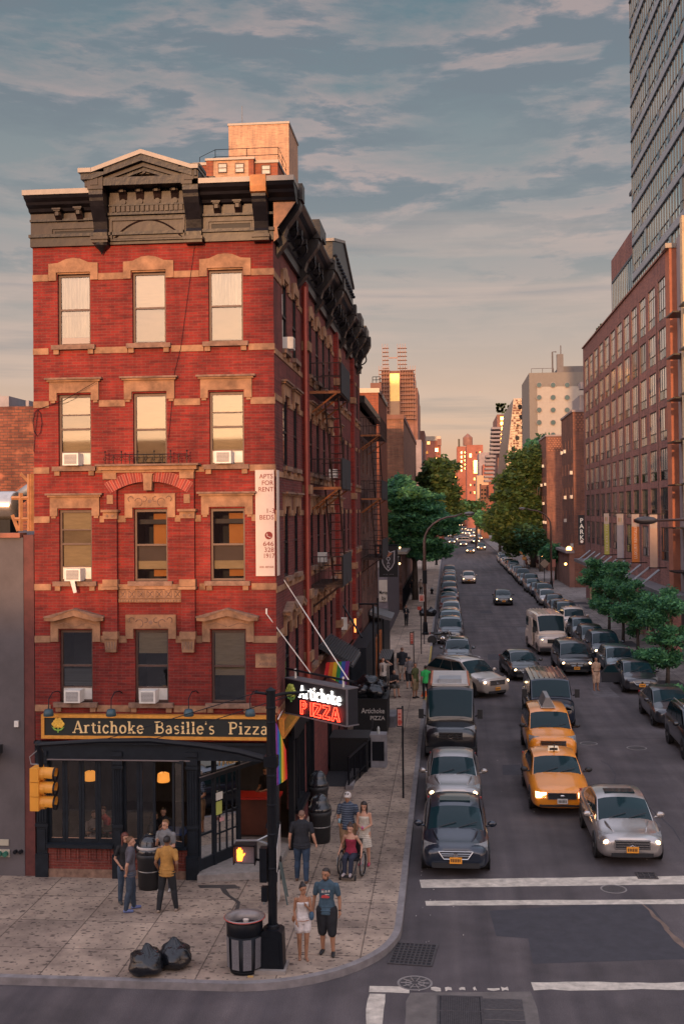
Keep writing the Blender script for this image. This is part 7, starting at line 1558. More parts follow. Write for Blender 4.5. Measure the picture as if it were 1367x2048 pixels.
# shrubs in the tree pits
shr=[(1225,1290,20,14,'low clipped shrub at the foot of the first young street tree'),(1248,1306,24,16,'rounded shrub between the second and third young trees'),(1285,1328,24,18,'rounded shrub left of the empty dark planting bed'),(1345,1385,38,22,'wide low shrub bed under the nearest young tree')]
for i,(px,py,w_,h_,lb) in enumerate(shr):
    p=G(px,py+h_,.15); k=p.y/FPX; o=thing('shrub',lb,'shrub',(p.x,p.y,.15),group='shrubs in the right pavement beds'); rnd=random.Random(i); vs=[];fs=[];mi=[]
    for j in range(1800):
        v=Vector((rnd.gauss(0,1),rnd.gauss(0,1),abs(rnd.gauss(0,1)))).normalized()*(.6+.45*rnd.random()); q=Vector((v.x*w_*k,v.y*w_*k,v.z*h_*k*1.6+.05)); a=Vector((rnd.gauss(0,1),rnd.gauss(0,1),rnd.gauss(0,1))).normalized(); c=a.cross(Vector((0,0,1))+a.yzx).normalized(); s=.09; n_=len(vs); vs+=[q-a*s,q+c*s*.6,q+a*s,q-c*s*.6]; fs.append((n_,n_+1,n_+2,n_+3)); mi.append(rnd.choice((0,0,2,1)))
    me=bpy.data.meshes.new('foliage'); me.from_pydata(vs,[],fs); [me.materials.append(m) for m in M_leafs]; me.polygons.foreach_set('material_index',mi); link('foliage',me,o)
# big trees: bright honey locust on the left, dark one behind, plane trees on the right and far canopy
def bigtree(name,label,Y,X,cl,n,leaf,mats,seed,tr=.28,clumps=60,cr=1.4,depth=.8,flat=.75):
    k=Y/FPX; c=[]
    for (px,py,rw,rh) in cl: x,z=at(px,py,Y); c.append((x-X,0,z,rw*k,rw*k*depth,rh*k))
    return tree(name,label,(X,Y,.15),10,c,tr,leaf,n,mats,seed=seed,clumps=clumps,cr=cr,flat=flat)
bigtree('locust_tree','bright green feathery tree over the left pavement beyond the club',118,-3.4,[(800,1000,42,40),(845,1030,48,38),(800,1060,50,40),(860,1075,42,34),(885,1050,26,24),(845,1105,42,20)],30000,.24,M_leafs,21,clumps=110,cr=1.5,flat=.32)
bigtree('tall_dark_tree','tall dark olive tree behind the bright green one on the left',175,-3.6,[(872,950,36,32),(868,990,42,34),(885,1010,30,36)],16000,.42,M_leafo,22,clumps=60,cr=1.8)
bigtree('courtyard_tree','small bushy treetop in front of the blank brick block',124,-8.6,[(790,975,26,20),(775,990,18,18)],4000,.32,M_leafs,23,clumps=20,cr=1.2)
bigtree('plane_tree','huge olive plane tree hiding the apartments on the right pavement',182,13.6,[(1058,930,30,38),(1040,960,34,34),(1028,1000,34,36),(1050,1010,42,46),(1008,1040,28,28),(1065,1060,30,40),(1035,1075,38,26)],36000,.42,M_leafo,24,tr=.5,clumps=130,cr=1.9)
bigtree('plane_tree','dark green tree pressed against the brown apartments behind the plane tree',196,15.2,[(1078,900,16,34),(1082,960,18,60),(1085,1040,16,60)],9000,.5,[M_leafs[2],M_leafs[0],M_leafo[2]],25,clumps=50,cr=1.8)
bigtree('plane_tree','smaller plane tree nearer the road end on the right, left flank of the big crown',250,11.5,[(1000,1035,24,24),(1008,1062,20,18),(992,1050,14,16)],9000,.5,M_leafo,26,clumps=40,cr=2.0)
bigtree('avenue_tree','round hazy green treetop at the centre of the far street',330,1.5,[(935,1018,22,12),(925,1024,16,9),(950,1016,16,12)],6000,.6,[M_leafo[0],M_leafs[0],M_leafo[2]],27,clumps=30,cr=2.2)
bigtree('avenue_tree','blue-green tree below the far treetop, left of the plane trees',280,7.2,[(962,1036,12,12),(968,1046,10,10)],4000,.5,M_leafs,28,clumps=20,cr=1.6)
0 and bigtree('avenue_tree','dark tree over the far end of the left parked row',235,-4,[(895,1050,22,24),(888,1075,20,18)],6000,.5,M_leafo,29,clumps=30,cr=1.8)
bigtree('avenue_tree','dark street tree beside the diamond warning signs on the right',170,13.9,[(1065,1085,16,26),(1050,1075,14,18)],4000,.4,[M_leafo[2],M_leafs[2],M_leafo[0]],30,clumps=24,cr=1.4)
bigtree('avenue_tree','small tree in front of the brown lean-to on the right',150,14.1,[(1103,1110,16,14)],2200,.32,M_leafs,31,clumps=14,cr=1.0,tr=.12)
# ================================================================ street furniture
# lamps
def lamp(px,py,hx,hy,label,z0=.15,top=None):
    p=G(px,py,z0); x,z=PY(hx,hy,p.y); o=thing('street_lamp',label,'street lamp',(p.x,p.y,z0),world=True,group='tall curved street lamps')
    sx=1 if x>p.x else -1
    b=MB().m(mat('brown_lamp_post',(.09,.05,.04),.5,var=.2)); hl=z-.2; r0=abs(x-p.x)
    P=[(p.x,p.y,.9),(p.x,p.y,hl-min(1.9,r0*.7))]; 
    for a in range(15,91,15): P.append((p.x+sx*(r0-.8)*(1-math.cos(R(a)))*.9,p.y,hl-min(1.9,r0*.7)+min(1.9,r0*.7)*math.sin(R(a))))
    P.append((x-sx*.5,p.y,z)); b.tube(P,[.11]*2+[.08]*6+[.05],8); b.build('post_and_arm',None,o,True)
    MB().m(M_black).lathe([(.26,0),(.26,.12),(.19,.2),(.17,.85),(.12,.95)],(p.x,p.y,z0),8).build('base',None,o)
    MB().m(mat('lamp_head_grey',(.14,.13,.13),.4,metal=.4,var=.1)).lathe([(.01,.17),(.12,.15),(.22,.06),(.24,-.02),(.2,-.05)],(0,0,0),14).build('lamp_head',None,o,True,) if 0 else None
    b=MB().m(mat('lamp_head_grey',(.14,.13,.13),.4,metal=.4,var=.1)).ball((x,p.y,z),.34,12,8,(1.25,.6,.42)); b.m(mat('lamp_glass',(.35,.3,.28),.3,var=0)).ball((x,p.y,z-.09),.22,10,6,(1.2,.6,.5)); b.build('lamp_head',None,o,True)
    return o
o=lamp(850,1269,938,1027,'brown curved street lamp on the left kerb with a control box half way up')
p=G(850,1269,.15); MB().m(M_black).box(p.x-.17,p.x+.17,p.y-.25,p.y-.08,4.0,5.0).build('control_box',None,o)
lamp(1102,1178,1043,1017,'curved street lamp on the right pavement in front of the apartments')
o=thing('street_lamp','hooded lamp head on a horizontal arm reaching in from the right edge','street lamp',(11.2,42,.15),world=True,group='tall curved street lamps')
x,z=PY(1290,1041,42); b=MB().m(mat('brown_lamp_post',())); b.tube([(11.3,42,.15),(11.3,42,8.2),(11.1,42,8.9),(10.4,42,z+.05),(x+.4,42,z)],[.11,.1,.09,.06,.045],8); b.build('post_and_arm',None,o,True)
MB().m(mat('lamp_head_dark',(.07,.055,.05),.35,metal=.3,var=.15)).ball((x,42,z),.36,14,8,(1.2,.6,.42)).build('lamp_head',None,o,True)
lamp(1031,1110,992,1020,'farther small street lamp beyond the diamond signs'); lamp(872,1130,915,1037,'distant street lamp on the left, head over the road')
# small wall light on the apartments
x,z=PY(1135,1098,138); o=MB().m(mat('sodium_glow',(1,.45,.12),emit=8,var=0)).ball((14.6,138,z),.33,10,8).build('wall_lamp'); tag(o,'round glowing orange wall lamp on the brown apartments','lamp')
for i,(px,py,Y) in enumerate(((1130,1128,135),(1083,1111,160),(1000,1070,250),(1087,1112,150))):
    if i==3: continue
    x,z=PY(px,py,Y); o=MB().m(mat('sodium_glow',())).ball((x,Y,z),.16 if i<2 else .5,8,6).build('door_lamp'); tag(o,['small orange lamp under the lean-to eave of the apartments','small orange lamp on the fence beneath the plane tree','blurred orange glow beyond the parked cars at the junction'][i],'lamp')
# diamond warning signs
for i,(px,py,bx,by) in enumerate(((1088,1127,1088,1168),(1047,1104,1047,1138),(1024,1089,1024,1118))):
    p=G(bx,by,.15); x,z=PY(px,py,p.y); o=thing('warning_sign','%s of the three diamond-shaped orange road work signs'%['nearest','middle','farthest'][i],'sign',(p.x,p.y,.15),world=True,group='diamond road work signs')
    MB().m(M_black).tube([(p.x,p.y,.15),(p.x,p.y,z+.5)],.045,6).build('post',None,o)
    s=.75*(1 if i else .8); MB().m(mat('faded_orange_sign' if i else 'back_of_sign',(.62,.28,.08) if i else (.36,.27,.2),.6,var=.1)).mprism(lambda u,v,d:(u,p.y-.06+d,v),[(x-s,z),(x,z-s),(x+s,z),(x,z+s)],0,.02).build('diamond_panel',None,o)
    if i==1: MB().m(mat('faded_orange_sign',())).box(x-.3,x+.3,p.y-.07,p.y-.05,z-1.25,z-.72).build('lower_panel',None,o)
x,z=PY(1106,1126,142); o=MB().m(mat('pink_wall_sign',(.5,.2,.15),.7)).box(x-.25,x+.25,142,142.05,z-.5,z+.45).tube([(x,142.1,0),(x,142.1,z)],.04,5).build('small_wall_sign'); tag(o,'small upright pinkish sign between lamp post and apartments','sign')
# parking rule signs on thin posts
for i,(bx,by,tx,ty,w_,h_,dk,lb) in enumerate(((806,1596,798,1415,9,38,1,'nearest tall parking sign post on the left pavement, red lettered panel'),(827,1330,823,1264,7,25,1,'second parking sign post, just above the strolling group'),(842,1308,837,1213,5,7,0,'thin post with a small square red sign'),(848,1288,842,1189,8,14,2,'post with a white sign with a crossed circle beside the street lamp'),(826,1188,826,1145,3,4,0,'thin dark post far up the left pavement'))):
    p=G(bx,by,.15); k=p.y/FPX; x,z=PY(tx,ty,p.y); o=thing('parking_sign_post',lb,'sign post',(p.x,p.y,.15),world=True,group='parking sign posts on the left pavement')
    MB().m(M_black).box(p.x-.03,p.x+.03,p.y-.03,p.y+.03,.15,z+.05).build('post',None,o)
    xa_,xb_=x-w_*k*.6,p.x+.02; zt_,zb_=z,z-h_*k; m_=[mat('red_sign_face',(.36,.05,.035),.6,var=.1),mat('black_sign_back',(.025,.022,.025),.6),mat('pale_sign_face',(.5,.42,.38),.6,var=.1)]
    b=MB().m(m_[dk if dk!=0 else 0]).box(xa_,xb_,p.y-.06,p.y-.04,zb_,zt_); b.build('sign_plate',None,o)
    if dk: 
        b=MB().m(mat('pink_sign_print',(.50,.22,.18),.6)).box(xa_+.03,xb_-.04,p.y-.066,p.y-.061,zb_+.04,zt_-.05); b.m(mat('red_sign_face',()))
        for q in range(int(h_*k/.11)-1): b.box(xa_+.05,xb_-.07,p.y-.07,p.y-.067,zb_+.07+q*.11,zb_+.12+q*.11)
        b.lathe([(.07,-.075),(.07,-.068),(.05,-.068)],((xa_+xb_)/2,p.y,zb_+.16),12,'y'); b.build('sign_print',None,o)
# traffic signal pole on the corner
p=G(546,1938,.15); PX_,PY_=p.x,p.y
o=thing('traffic_signal','black octagonal corner pole with curved mast arm carrying a yellow three-light signal','traffic light',(PX_,PY_,.15),world=True)
zt_=PY(544,1383,PY_)[1]
b=MB().m(M_black).tube([(PX_,PY_,1.0),(PX_,PY_,zt_)],.095,8).lathe([(.11,zt_),(.11,zt_+.03),(.02,zt_+.09)],(PX_,PY_,0),8)
for z in (4.1,3.5,2.9,2.2,5.5,5.2): b.lathe([(.10,z),(.108,z+.01),(.108,z+.04),(.1,z+.05)],(PX_,PY_,0),8,cap=False)
b.build('pole',None,o)
b=MB().m(M_black)
b.mprism(lambda u,v,d:(PX_+u,PY_+d,v),[(-.26,.15),(.26,.15),(.24,.28),(.22,.95),(.15,1.0),(-.15,1.0),(-.22,.95),(-.24,.28)],-.2,.2); b.mprism(lambda u,v,d:(PX_+u,PY_+d,v),[(-.17,.3),(.17,.3),(.15,.85),(-.15,.85)],-.215,-.2); b.lathe([(.14,1.0),(.13,1.06),(.11,1.08)],(PX_,PY_,0),8); b.build('pole_base',None,o)
MB().m(mat('concrete_pad',(.24,.21,.19),.9,var=.2)).box(PX_-.34,PX_+.3,PY_-.3,PY_+.3,.15,.23).build('concrete_pad',None,o)
Ys=PY_+.35; at0=PY(545,1521,PY_); arm=[(PX_,PY_,at0[1])]
for px,py in ((480,1504),(400,1491),(300,1481),(200,1482),(120,1487),(76,1490)): x,z=PY(px,py,PY_+.1); arm.append((x,PY_+.1,z))
b=MB().m(M_black).tube(arm,[.075,.07,.066,.06,.055,.05,.045],8); b.box(PX_-.14,PX_+.14,PY_-.13,PY_+.13,at0[1]-.12,at0[1]+.1); b.build('mast_arm',None,o,False)
b=MB().m(M_black)
for q in (PX_-.02,): 
    a=PY(690,1365,PY_); 
    b.tube([(PX_,PY_,zt_-.1),(PX_+.2,PY_+.5,zt_-.12),(PX_+.6,PY_+1.2,zt_-.2)],.035,6); b.tube([(PX_,PY_,zt_-.06),(PX_-.32,PY_-.1,zt_-.0)],.03,6); 
b.tube([(PX_-.3,PY_-.1,zt_-.02),arm[4],arm[6]],.009,4).tube([(PX_+.4,PY_+.8,zt_-.18),arm[3],arm[5]],.009,4); b.build('guy_wires',None,o)
# signal head: seen from the side, visors to the right
x,z1=PY(88,1533,PY_+.15); _,z0=PY(88,1619,PY_+.15); ys=PY_+.15
M_sy=mat('signal_yellow',(.72,.30,.035),.45,var=.12); hh_=(z1-z0)/3
b=MB().m(M_sy); x0=PY(66,1560,ys)[0]; x1=PY(83,1560,ys)[0]
for k in range(3): b.box(x0,x1,ys-.17,ys+.17,z0+k*hh_+.006,z0+(k+1)*hh_-.006)
b.box(x0-.012,x0,ys-.15,ys+.15,z0+.01,z1-.01); hd=b.build('signal_head',None,o)
for k in range(3):
    zc=z0+(k+.5)*hh_; xe=PY(114,1560,ys)[0]
    b=MB().m(M_sy); P=[]; n=16
    for i in range(n+1):
        a=R(-25+230*i/n) ; P.append((x1,ys+.13*math.cos(a),zc+.145*math.sin(a))); P.append((xe-.03*(1-math.sin(a)),ys+.13*math.cos(a),zc+.145*math.sin(a)-.02))
    b.add(P,[(2*i,2*i+1,2*i+3,2*i+2) for i in range(n)]); b.lathe([(.145,x1),(.14,x1+.10)],(0,ys,zc),16,'x',cap=False); b.m(M_black).lathe([(.15,xe-.05),(.15,xe-.01),(.138,xe-.01),(.138,xe-.05)],(0,ys,zc-.012),18,'x',cap=False)
    b.m([mat('green_lens',(.02,.14,.08),.3,emit=.15,var=0),M_trim,M_trim][k]).lathe([(.128,x1+.06),(.05,x1+.1),(.01,x1+.11)],(0,ys,zc),16,'x'); b.build('visor',None,hd)
b=MB().m(M_black).tube([arm[-1],(arm[-1][0]+.04,ys,z1+.28),(arm[-1][0]+.05,ys,z1)],[.05,.07,.05],8).ball((arm[-1][0],ys,arm[-1][2]),.09,8,6); b.m(M_steel).tube([(arm[-1][0]-.0,ys,arm[-1][2]-.1),(arm[-1][0]-.2,ys,z1+.2),(arm[-1][0]-.17,ys,z1+.05),(arm[-1][0]+.0,ys,z1+.04)],.012,5); b.build('signal_hanger',None,o)
# pedestrian signal
x0,z1=PY(470,1686,PY_+.1); x1,z0=PY(512,1725,PY_+.1); yp=PY_+.02
b=MB().m(M_black).box(x0,x1,yp,yp+.22,z0,z1).box(x0-.01,x1+.01,yp-.12,yp,z1-.015,z1+.01).box(x0-.01,x0+.008,yp-.12,yp,z0,z1).box(x1-.008,x1+.01,yp-.12,yp,z0,z1).m(mat('grey_signal_mesh',(.12,.115,.13),.6,var=.2,vs=40)).box(x0+.015,x1-.015,yp-.004,yp,z0+.015,z1-.015); b.m(M_black).tube([(x1,yp+.1,z0+.06),(PX_,PY_,z0+.02)],.025,6); ph=b.build('walk_signal_box',None,o)
M_hand=mat('lit_hand_orange',(1,.20,.02),emit=5,var=0); hx=x0+.115; hz=z0+.17
b=MB().m(M_hand); b.mprism(lambda u,v,d:(u,yp-.012+d,v),[(hx-.055,hz-.12),(hx+.045,hz-.12),(hx+.07,hz-.02),(hx+.06,hz+.05),(hx-.06,hz+.05),(hx-.065,hz-.03)],0,.006)
for dx,dz in ((-.052,.12),(-.018,.155),(.016,.15),(.048,.11)): b.box(hx+dx-.013,hx+dx+.013,yp-.012,yp-.006,hz+.045,hz+dz)
b.mprism(lambda u,v,d:(u,yp-.012+d,v),[(hx+.05,hz-.05),(hx+.115,hz+.03),(hx+.10,hz+.05),(hx+.05,hz+.0)],0,.006); b.build('raised_hand',None,ph)
l=bpy.data.lights.new('hand_glow','POINT'); l.energy=1.2; l.color=(1,.15,.03); l.shadow_soft_size=.08; lo_=bpy.data.objects.new('hand_glow',l); COL.objects.link(lo_); lo_.location=(hx,yp-.1,hz)
b=MB().m(M_steel).tube([(PX_-.09,PY_,z1+.02),(PX_-.3,PY_,z1+.09),(PX_-.75,PY_,z1+.08)],.02,5).tube([(PX_-.3,PY_,z1+.09),(PX_-.08,PY_,z1+.2)],.02,5).m(M_black).box(PX_-.25,PX_-.10,PY_-.1,PY_+.12,z0-.35,z1-.05).box(PX_-.22,PX_-.1,PY_-.08,PY_+.05,z0-.75,z0-.45); b.build('signal_bracket',None,o)
MB().m(mat('pole_sign_white',(.45,.42,.4),.5,var=.2)).mprism(lambda u,v,d:(PX_+.10+d+(v-2.6)*0,PY_-.05+u,v),[(0,2.15),(.5,2.45),(.5,3.0),(0,2.65)],0,.012).mprism(lambda u,v,d:(PX_+.10+d,PY_-.05+u,v),[(.1,1.5),(.35,1.5),(.35,2.1),(.1,2.1)],0,.012).build('regulation_sign',None,o)
# rainbow flags
cols6=[(.55,.02,.02),(.60,.16,.015),(.62,.42,.02),(.02,.22,.06),(.03,.09,.38),(.16,.03,.22)]
def flag(name,label,quad,n=12,loc=(0,0,0)):
    o=thing(name,label,'flag',loc,world=True); A,B,C_,D_=[Vector(q) for q in quad]; b=MB()   # stripes run from AB edge to DC edge
    nr=A-D_; nn_=(B-A).cross(D_-A).normalized()
    for s in range(6):
        b.m(mat('flag_stripe_%d'%s,cols6[s],.8,var=.12)); P=[]
        for j in range(n+1):
            t=j/n
            for e in (s/6,(s+1)/6):
                p=A.lerp(B,e).lerp(D_.lerp(C_,e),t)+nn_*.04*math.sin(t*5+e*7)*(t+.2); P.append(p)
        b.add(P,[(2*j,2*j+1,2*j+3,2*j+2) for j in range(n)])
    f=b.build('flag_cloth',None,o,fixn=False); so_=f.modifiers.new('thick','SOLIDIFY'); so_.thickness=.006; return o
Yf=28.1; xz=lambda px,py,Y=Yf: (lambda q:(q[0],Y,q[1]))(PY(px,py,Y))
o=flag('rainbow_flag','rainbow flag hanging from a staff beside the corner pole',[xz(572,1500),xz(551,1442),xz(553,1572),xz(574,1558)],loc=xz(556,1440))
o=thing('flag_staff','thin flag staff on the corner wall holding the near rainbow flag','pole',xz(556,1440),world=True); MB().m(M_white).tube([(XR-.1,Y0+2.6,PY(548,1400,Y0+2.6)[1]),xz(556,1438),],.018,6).build('staff',None,o)
Yf2=36.5; o=flag('rainbow_flag','second rainbow flag draped behind the neon sign',[xz(652,1325,Yf2),xz(699,1322,Yf2),xz(692,1372,Yf2),xz(648,1352,Yf2)],loc=xz(660,1325,Yf2))
# litter bins
def wirebin():
    p=G(490,1940,.15); o=thing('litter_basket','slatted steel litter basket with a funnel rim beside the signal pole','bin',p)
    b=MB().m(M_black).lathe([(.30,.0),(.31,.06),(.30,.07)]).lathe([(.36,.78),(.375,.80),(.375,1.02),(.36,1.04)],cap=False).lathe([(.345,.10),(.355,.78),(.33,.78),(.31,.1)],cap=False); b.build('basket_body',None,o,True)
    b=MB().m(mat('perforated_grey',(.17,.165,.18),.5,metal=.3,var=.4,vs=60))
    for k in range(9): a=R(k*40+8); c,s=math.cos(a),math.sin(a); w_=.085; b.add([(c*.352-s*w_,s*.352+c*w_,.12),(c*.352+s*w_,s*.352-c*w_,.12),(c*.368+s*w_,s*.368-c*w_,.74),(c*.368-s*w_,s*.368+c*w_,.74)],[(0,1,2,3)])
    b.build('perforated_panel',None,o,fixn=False)
    b=MB().m(mat('bare_metal_rim',(.25,.22,.21),.4,metal=.5,var=.2)).lathe([(.40,1.08),(.42,1.10),(.40,1.12),(.34,1.09),(.28,1.02),(.28,.9)],n=28,cap=False); b.m(mat('faded_red_rim',(.4,.06,.05),.5)).lathe([(.416,1.085),(.428,1.09),(.427,1.10),(.418,1.105)],n=28,cap=False); b.build('funnel_rim',None,o,True)
    MB().m(M_black).lathe([(.28,.93),(.28,.935)]).m(mat('paper_cup',(.6,.52,.45),.7)).lathe([(.045,.93),(.06,1.05)],(.03,-.02,0),10).build('rubbish_inside',None,o)
wirebin()
def domebin(px,py,label,bag=False):
    p=G(px,py,.15); o=thing('domed_bin',label,'bin',p,group='black domed litter bins')
    MB().m(M_trim).lathe([(.27,0),(.28,.05),(.29,.06),(.31,.72),(.34,.78),(.34,.88),(.31,.9)],n=20).build('barrel',None,o,True)
    MB().m(mat('glossy_black_dome',(.015,.016,.02),.2,coat=.5,var=.2)).lathe([(.33,.88),(.34,.93),(.31,1.02),(.27,1.05),(.255,1.18),(.2,1.28),(.1,1.34),(.01,1.35)],n=20).build('dome_lid',None,o,True)
    b=MB().m(M_steel).lathe([(.335,.58),(.345,.60),(.34,.62)] if 0 else [(.305,.45),(.312,.46),(.308,.48)],n=20,cap=False); b.m(mat('red_label',(.5,.05,.04),.6)).box(-.1,.02,-.335,-.3,1.08,1.13) if 0 else None; b.build('hoop',None,o)
    if bag:
        MB().m(mat('white_bag_rim',(.5,.45,.42),.6,var=.2)).lathe([(.30,.99),(.325,1.03),(.30,1.07)],n=20,cap=False).build('bag_rim',None,o,True)
domebin(300,1775,'domed black bin among the four people by the shop window',True); domebin(640,1683,'nearer of the two domed black bins at the side wall, behind the man walking away'); domebin(636,1628,'farther of the two domed black bins at the side wall')
# rubbish bags
def bag(x,y,z,r,label,seed,group='black rubbish bags',parent=None,knot=True):
    rnd=random.Random(seed); o=thing('rubbish_bag',label,'rubbish bag',(x,y,z),group=group) 
    b=MB().m(mat('black_bin_liner',(.008,.009,.012),.27,var=.2,coat=.2,bump=.8,bs=5)); n,m=44,30; vs=[]
    from mathutils import noise as NZ
    for i in range(m+1):
        a=math.pi*i/m
        for k in range(n):
            c=2*math.pi*k/n; v=Vector((math.sin(a)*math.cos(c),math.sin(a)*math.sin(c),math.cos(a))); f=1+.24*NZ.noise(v*1.4+Vector((seed,0,0)))+.08*abs(NZ.noise(v*2.6+Vector((0,seed,0))))-.07*abs(math.sin(c*6+2.5*NZ.noise(v*2)))*max(0,.3+v.z)
            zz=v.z*.72*f; 
            if v.z>.93 and knot: zz+=(v.z-.93)*4.5; f*=.9
            vs.append((v.x*r*f,v.y*r*f,max(0,(zz+.62))*r))
    b.add(vs,[(i*n+k,i*n+(k+1)%n,(i+1)*n+(k+1)%n,(i+1)*n+k) for i in range(m) for k in range(n)]); b.build('bag_body',None,o,True); return o
p=G(290,1950,.15); bag(p.x,p.y+.1,.15,.37,'wide slumped black rubbish bag, left one of the pair near the kerb',3)
p=G(345,1938,.15); bag(p.x,p.y+.15,.15,.36,'taller black rubbish bag with tied neck, right one of the pair near the kerb',8)
# A-board beside the pole
o=thing('a_frame_board','thin folding A-frame board leaning behind the corner pole','sign',G(567,1810,.15),world=True); q_=lambda px,py,Y: (PY(px,py,Y)[0],Y,PY(px,py,Y)[1])
Yb=G(567,1810,.15).y; b=MB().m(mat('board_grey',(.07,.10,.10),.5,var=.2)); b.tube([q_(558,1723,Yb),q_(575,1812,Yb)],.02,4).tube([q_(552,1728,Yb+.6),q_(527,1810,Yb)],.014,4).tube([q_(562,1725,Yb+.5),q_(576,1795,Yb+.6)],.02,4); b.quad(q_(556,1722,Yb),q_(562,1724,Yb+.5),q_(574,1785,Yb+.55),q_(571,1800,Yb)); b.build('board_panel',None,o,fixn=False)
# skip with rubbish bags, railings, planters, kerb-side clutter along the left wall
ys=G(700,1520,.15)
o=thing('rubbish_container','black wheeled rubbish container with Artichoke Pizza lettering, bags heaped on top','container',(-3.9,47.0,.15),world=True)
cx0,cx1=-3.95,-2.55; cy0=46.5
b=MB().m(mat('black_container_steel',(.006,.007,.009),.5,var=.3)).box(cx0,cx1,cy0,cy0+2.2,.35,1.75).box(cx0-.04,cx1+.04,cy0-.04,cy0+2.24,1.72,1.8); b.build('container_body',None,o)
text(MB(),'Artichoke',(cx0+.35,cy0-.02,1.2),(1,0,0),(0,0,1),.30,mat('scuffed_white_letters',(.5,.46,.42),.7,var=.2),.003,.008,width=.95).build('container_lettering',None,o); text(MB(),'PIZZA',(cx0+.7,cy0-.02,.92),(1,0,0),(0,0,1),.24,mat('scuffed_white_letters',()),.003,.008,width=.6).build('container_lettering',None,o)
b=MB().m(M_rub); [b.lathe([(.1,-.04),(.1,.04)],(x,y,.26),10,'x') for x in (cx0+.2,cx1-.2) for y in (cy0+.2,cy0+2)]; b.build('castor',None,o)
for i,(x,y,z) in enumerate(((-3.65,46.9,1.78),(-3.1,46.9,1.78),(-3.7,47.8,1.85),(-3.0,47.8,1.8),(-3.35,47.3,2.1))): bag(x,y,z,.42,'black rubbish bag heaped on the lettered container, %s'%['front left','front right','back left','back right','topmost'][i],20+i,'rubbish bags on the container',knot=False)
o=thing('second_container','low black bin box behind the stair railing with a scuffed front','container',(-3.9,41,.15),world=True); MB().m(mat('black_container_steel',())).box(-4.3,-2.95,40.6,42.0,.15,1.3).box(-4.32,-2.9,40.55,42.05,1.3,1.38).build('box_body',None,o)
o=thing('paper_box','grey newspaper box with a bottle standing on it behind the railing','box',(-2.9,41,.15),world=True); MB().m(mat('grey_box',(.22,.21,.22),.6,var=.3)).box(-2.9,-2.3,41.3,41.9,.15,1.35).m(M_black).box(-2.82,-2.38,41.28,41.3,.4,1.1).build('box_body',None,o); MB().m(mat('clear_bottle',(.4,.42,.4),.2)).lathe([(.05,1.35),(.05,1.55),(.02,1.62)],(-2.6,41.5,0),8).build('bottle',None,o)
o=thing('stair_railing','black iron railing round the cellar stairs by the side wall','railing',(-3.0,37.5,.15),world=True)
b=MB().m(M_black); ra=[G(585,1690,.15)] ; P=[G(698,1575,.15),G(701,1530,.15),G(742,1497,.15)]
P=[Vector((G(697,1578,.15).x,G(697,1578,.15).y,.15)),Vector((G(740,1535,.15).x,G(740,1535,.15).y,.15)),Vector((G(744,1500,.15).x,G(744,1500,.15).y+.6,.15))]
for h in (.25,1.05): b.tube([p+Vector((0,0,h)) for p in P],.025 if h<1 else .04,5)
for a,c in zip(P,P[1:]):
    n=int((c-a).length/.14)+1
    for k in range(n+1): q=a.lerp(c,k/n); b.tube([q,q+Vector((0,0,1.05))],.012 if k%6 else .03,4)
b.build('rail_bars',None,o); MB().m(M_dark).box(P[0].x-1.3,P[0].x-.05,P[0].y+.3,P[2].y,.152,.158).build('stair_opening',None,o); MB().m(M_kerb).box(P[0].x-.1,P[0].x+.15,P[0].y-.1,P[2].y,.15,.28).build('stair_kerb',None,o)
o=thing('bicycle','bicycle leaning on the stair railing by the container','bicycle',(P[1].x+.2,P[1].y+.9,.15),rz=R(8))
for y in (0,1.05): t_w=MB().m(M_rub).lathe([(.31,-.015),(.34,-.02),(.34,.02),(.31,.015)],(0,y,.34),20,'x',cap=False).build('wheel',None,o)
MB().m(M_trim).tube([(0,0,.34),(0,.35,.75),(0,.85,.78),(0,1.05,.34),(0,.6,.3),(0,.35,.75)],.018,5).tube([(0,.85,.78),(0,.6,.3)],.018,5).tube([(0,.85,.78),(0,.88,.92)],.03,5).tube([(-.22,.3,1.0),(.22,.3,1.0)],.015,5).tube([(0,.3,1.0),(0,0,.34)],.018,5).build('frame',None,o)
MB().m(M_kerb).box(-2.8,-2.25,44.5,45.6,.15,.5).box(-2.7,-2.25,47.5,48.8,.15,.62)
b=MB().m(mat('stone_step_block',(.16,.15,.16),.85,var=.3)).box(-3.0,-2.3,48.9,50.6,.15,.62); o=b.build('stone_block_seat'); tag(o,'low grey stone block the man in black sits on','bench')
o=thing('cage_enclosure','ribbed metal cage enclosure over the cellar entrance beyond the waiter','enclosure',(-3.4,60.5,.15),world=True); b=MB().m(M_black)
for k in range(12): x=XR+.25+k*.095; b.tube([(x,59,.15),(x,59,1.7)],.02,4)
b.box(XR+.2,-3.05,59,63,1.7,1.74); 
for k in range(9): y=59+k*.5; b.tube([(-3.05,y,.15),(-3.05,y,1.7)],.02,4)
b.m(M_steel)
for k in range(12): x=XR+.25+k*.095; b.box(x,x+.04,59,63,1.75,1.80)
b.build('cage_bars',None,o)
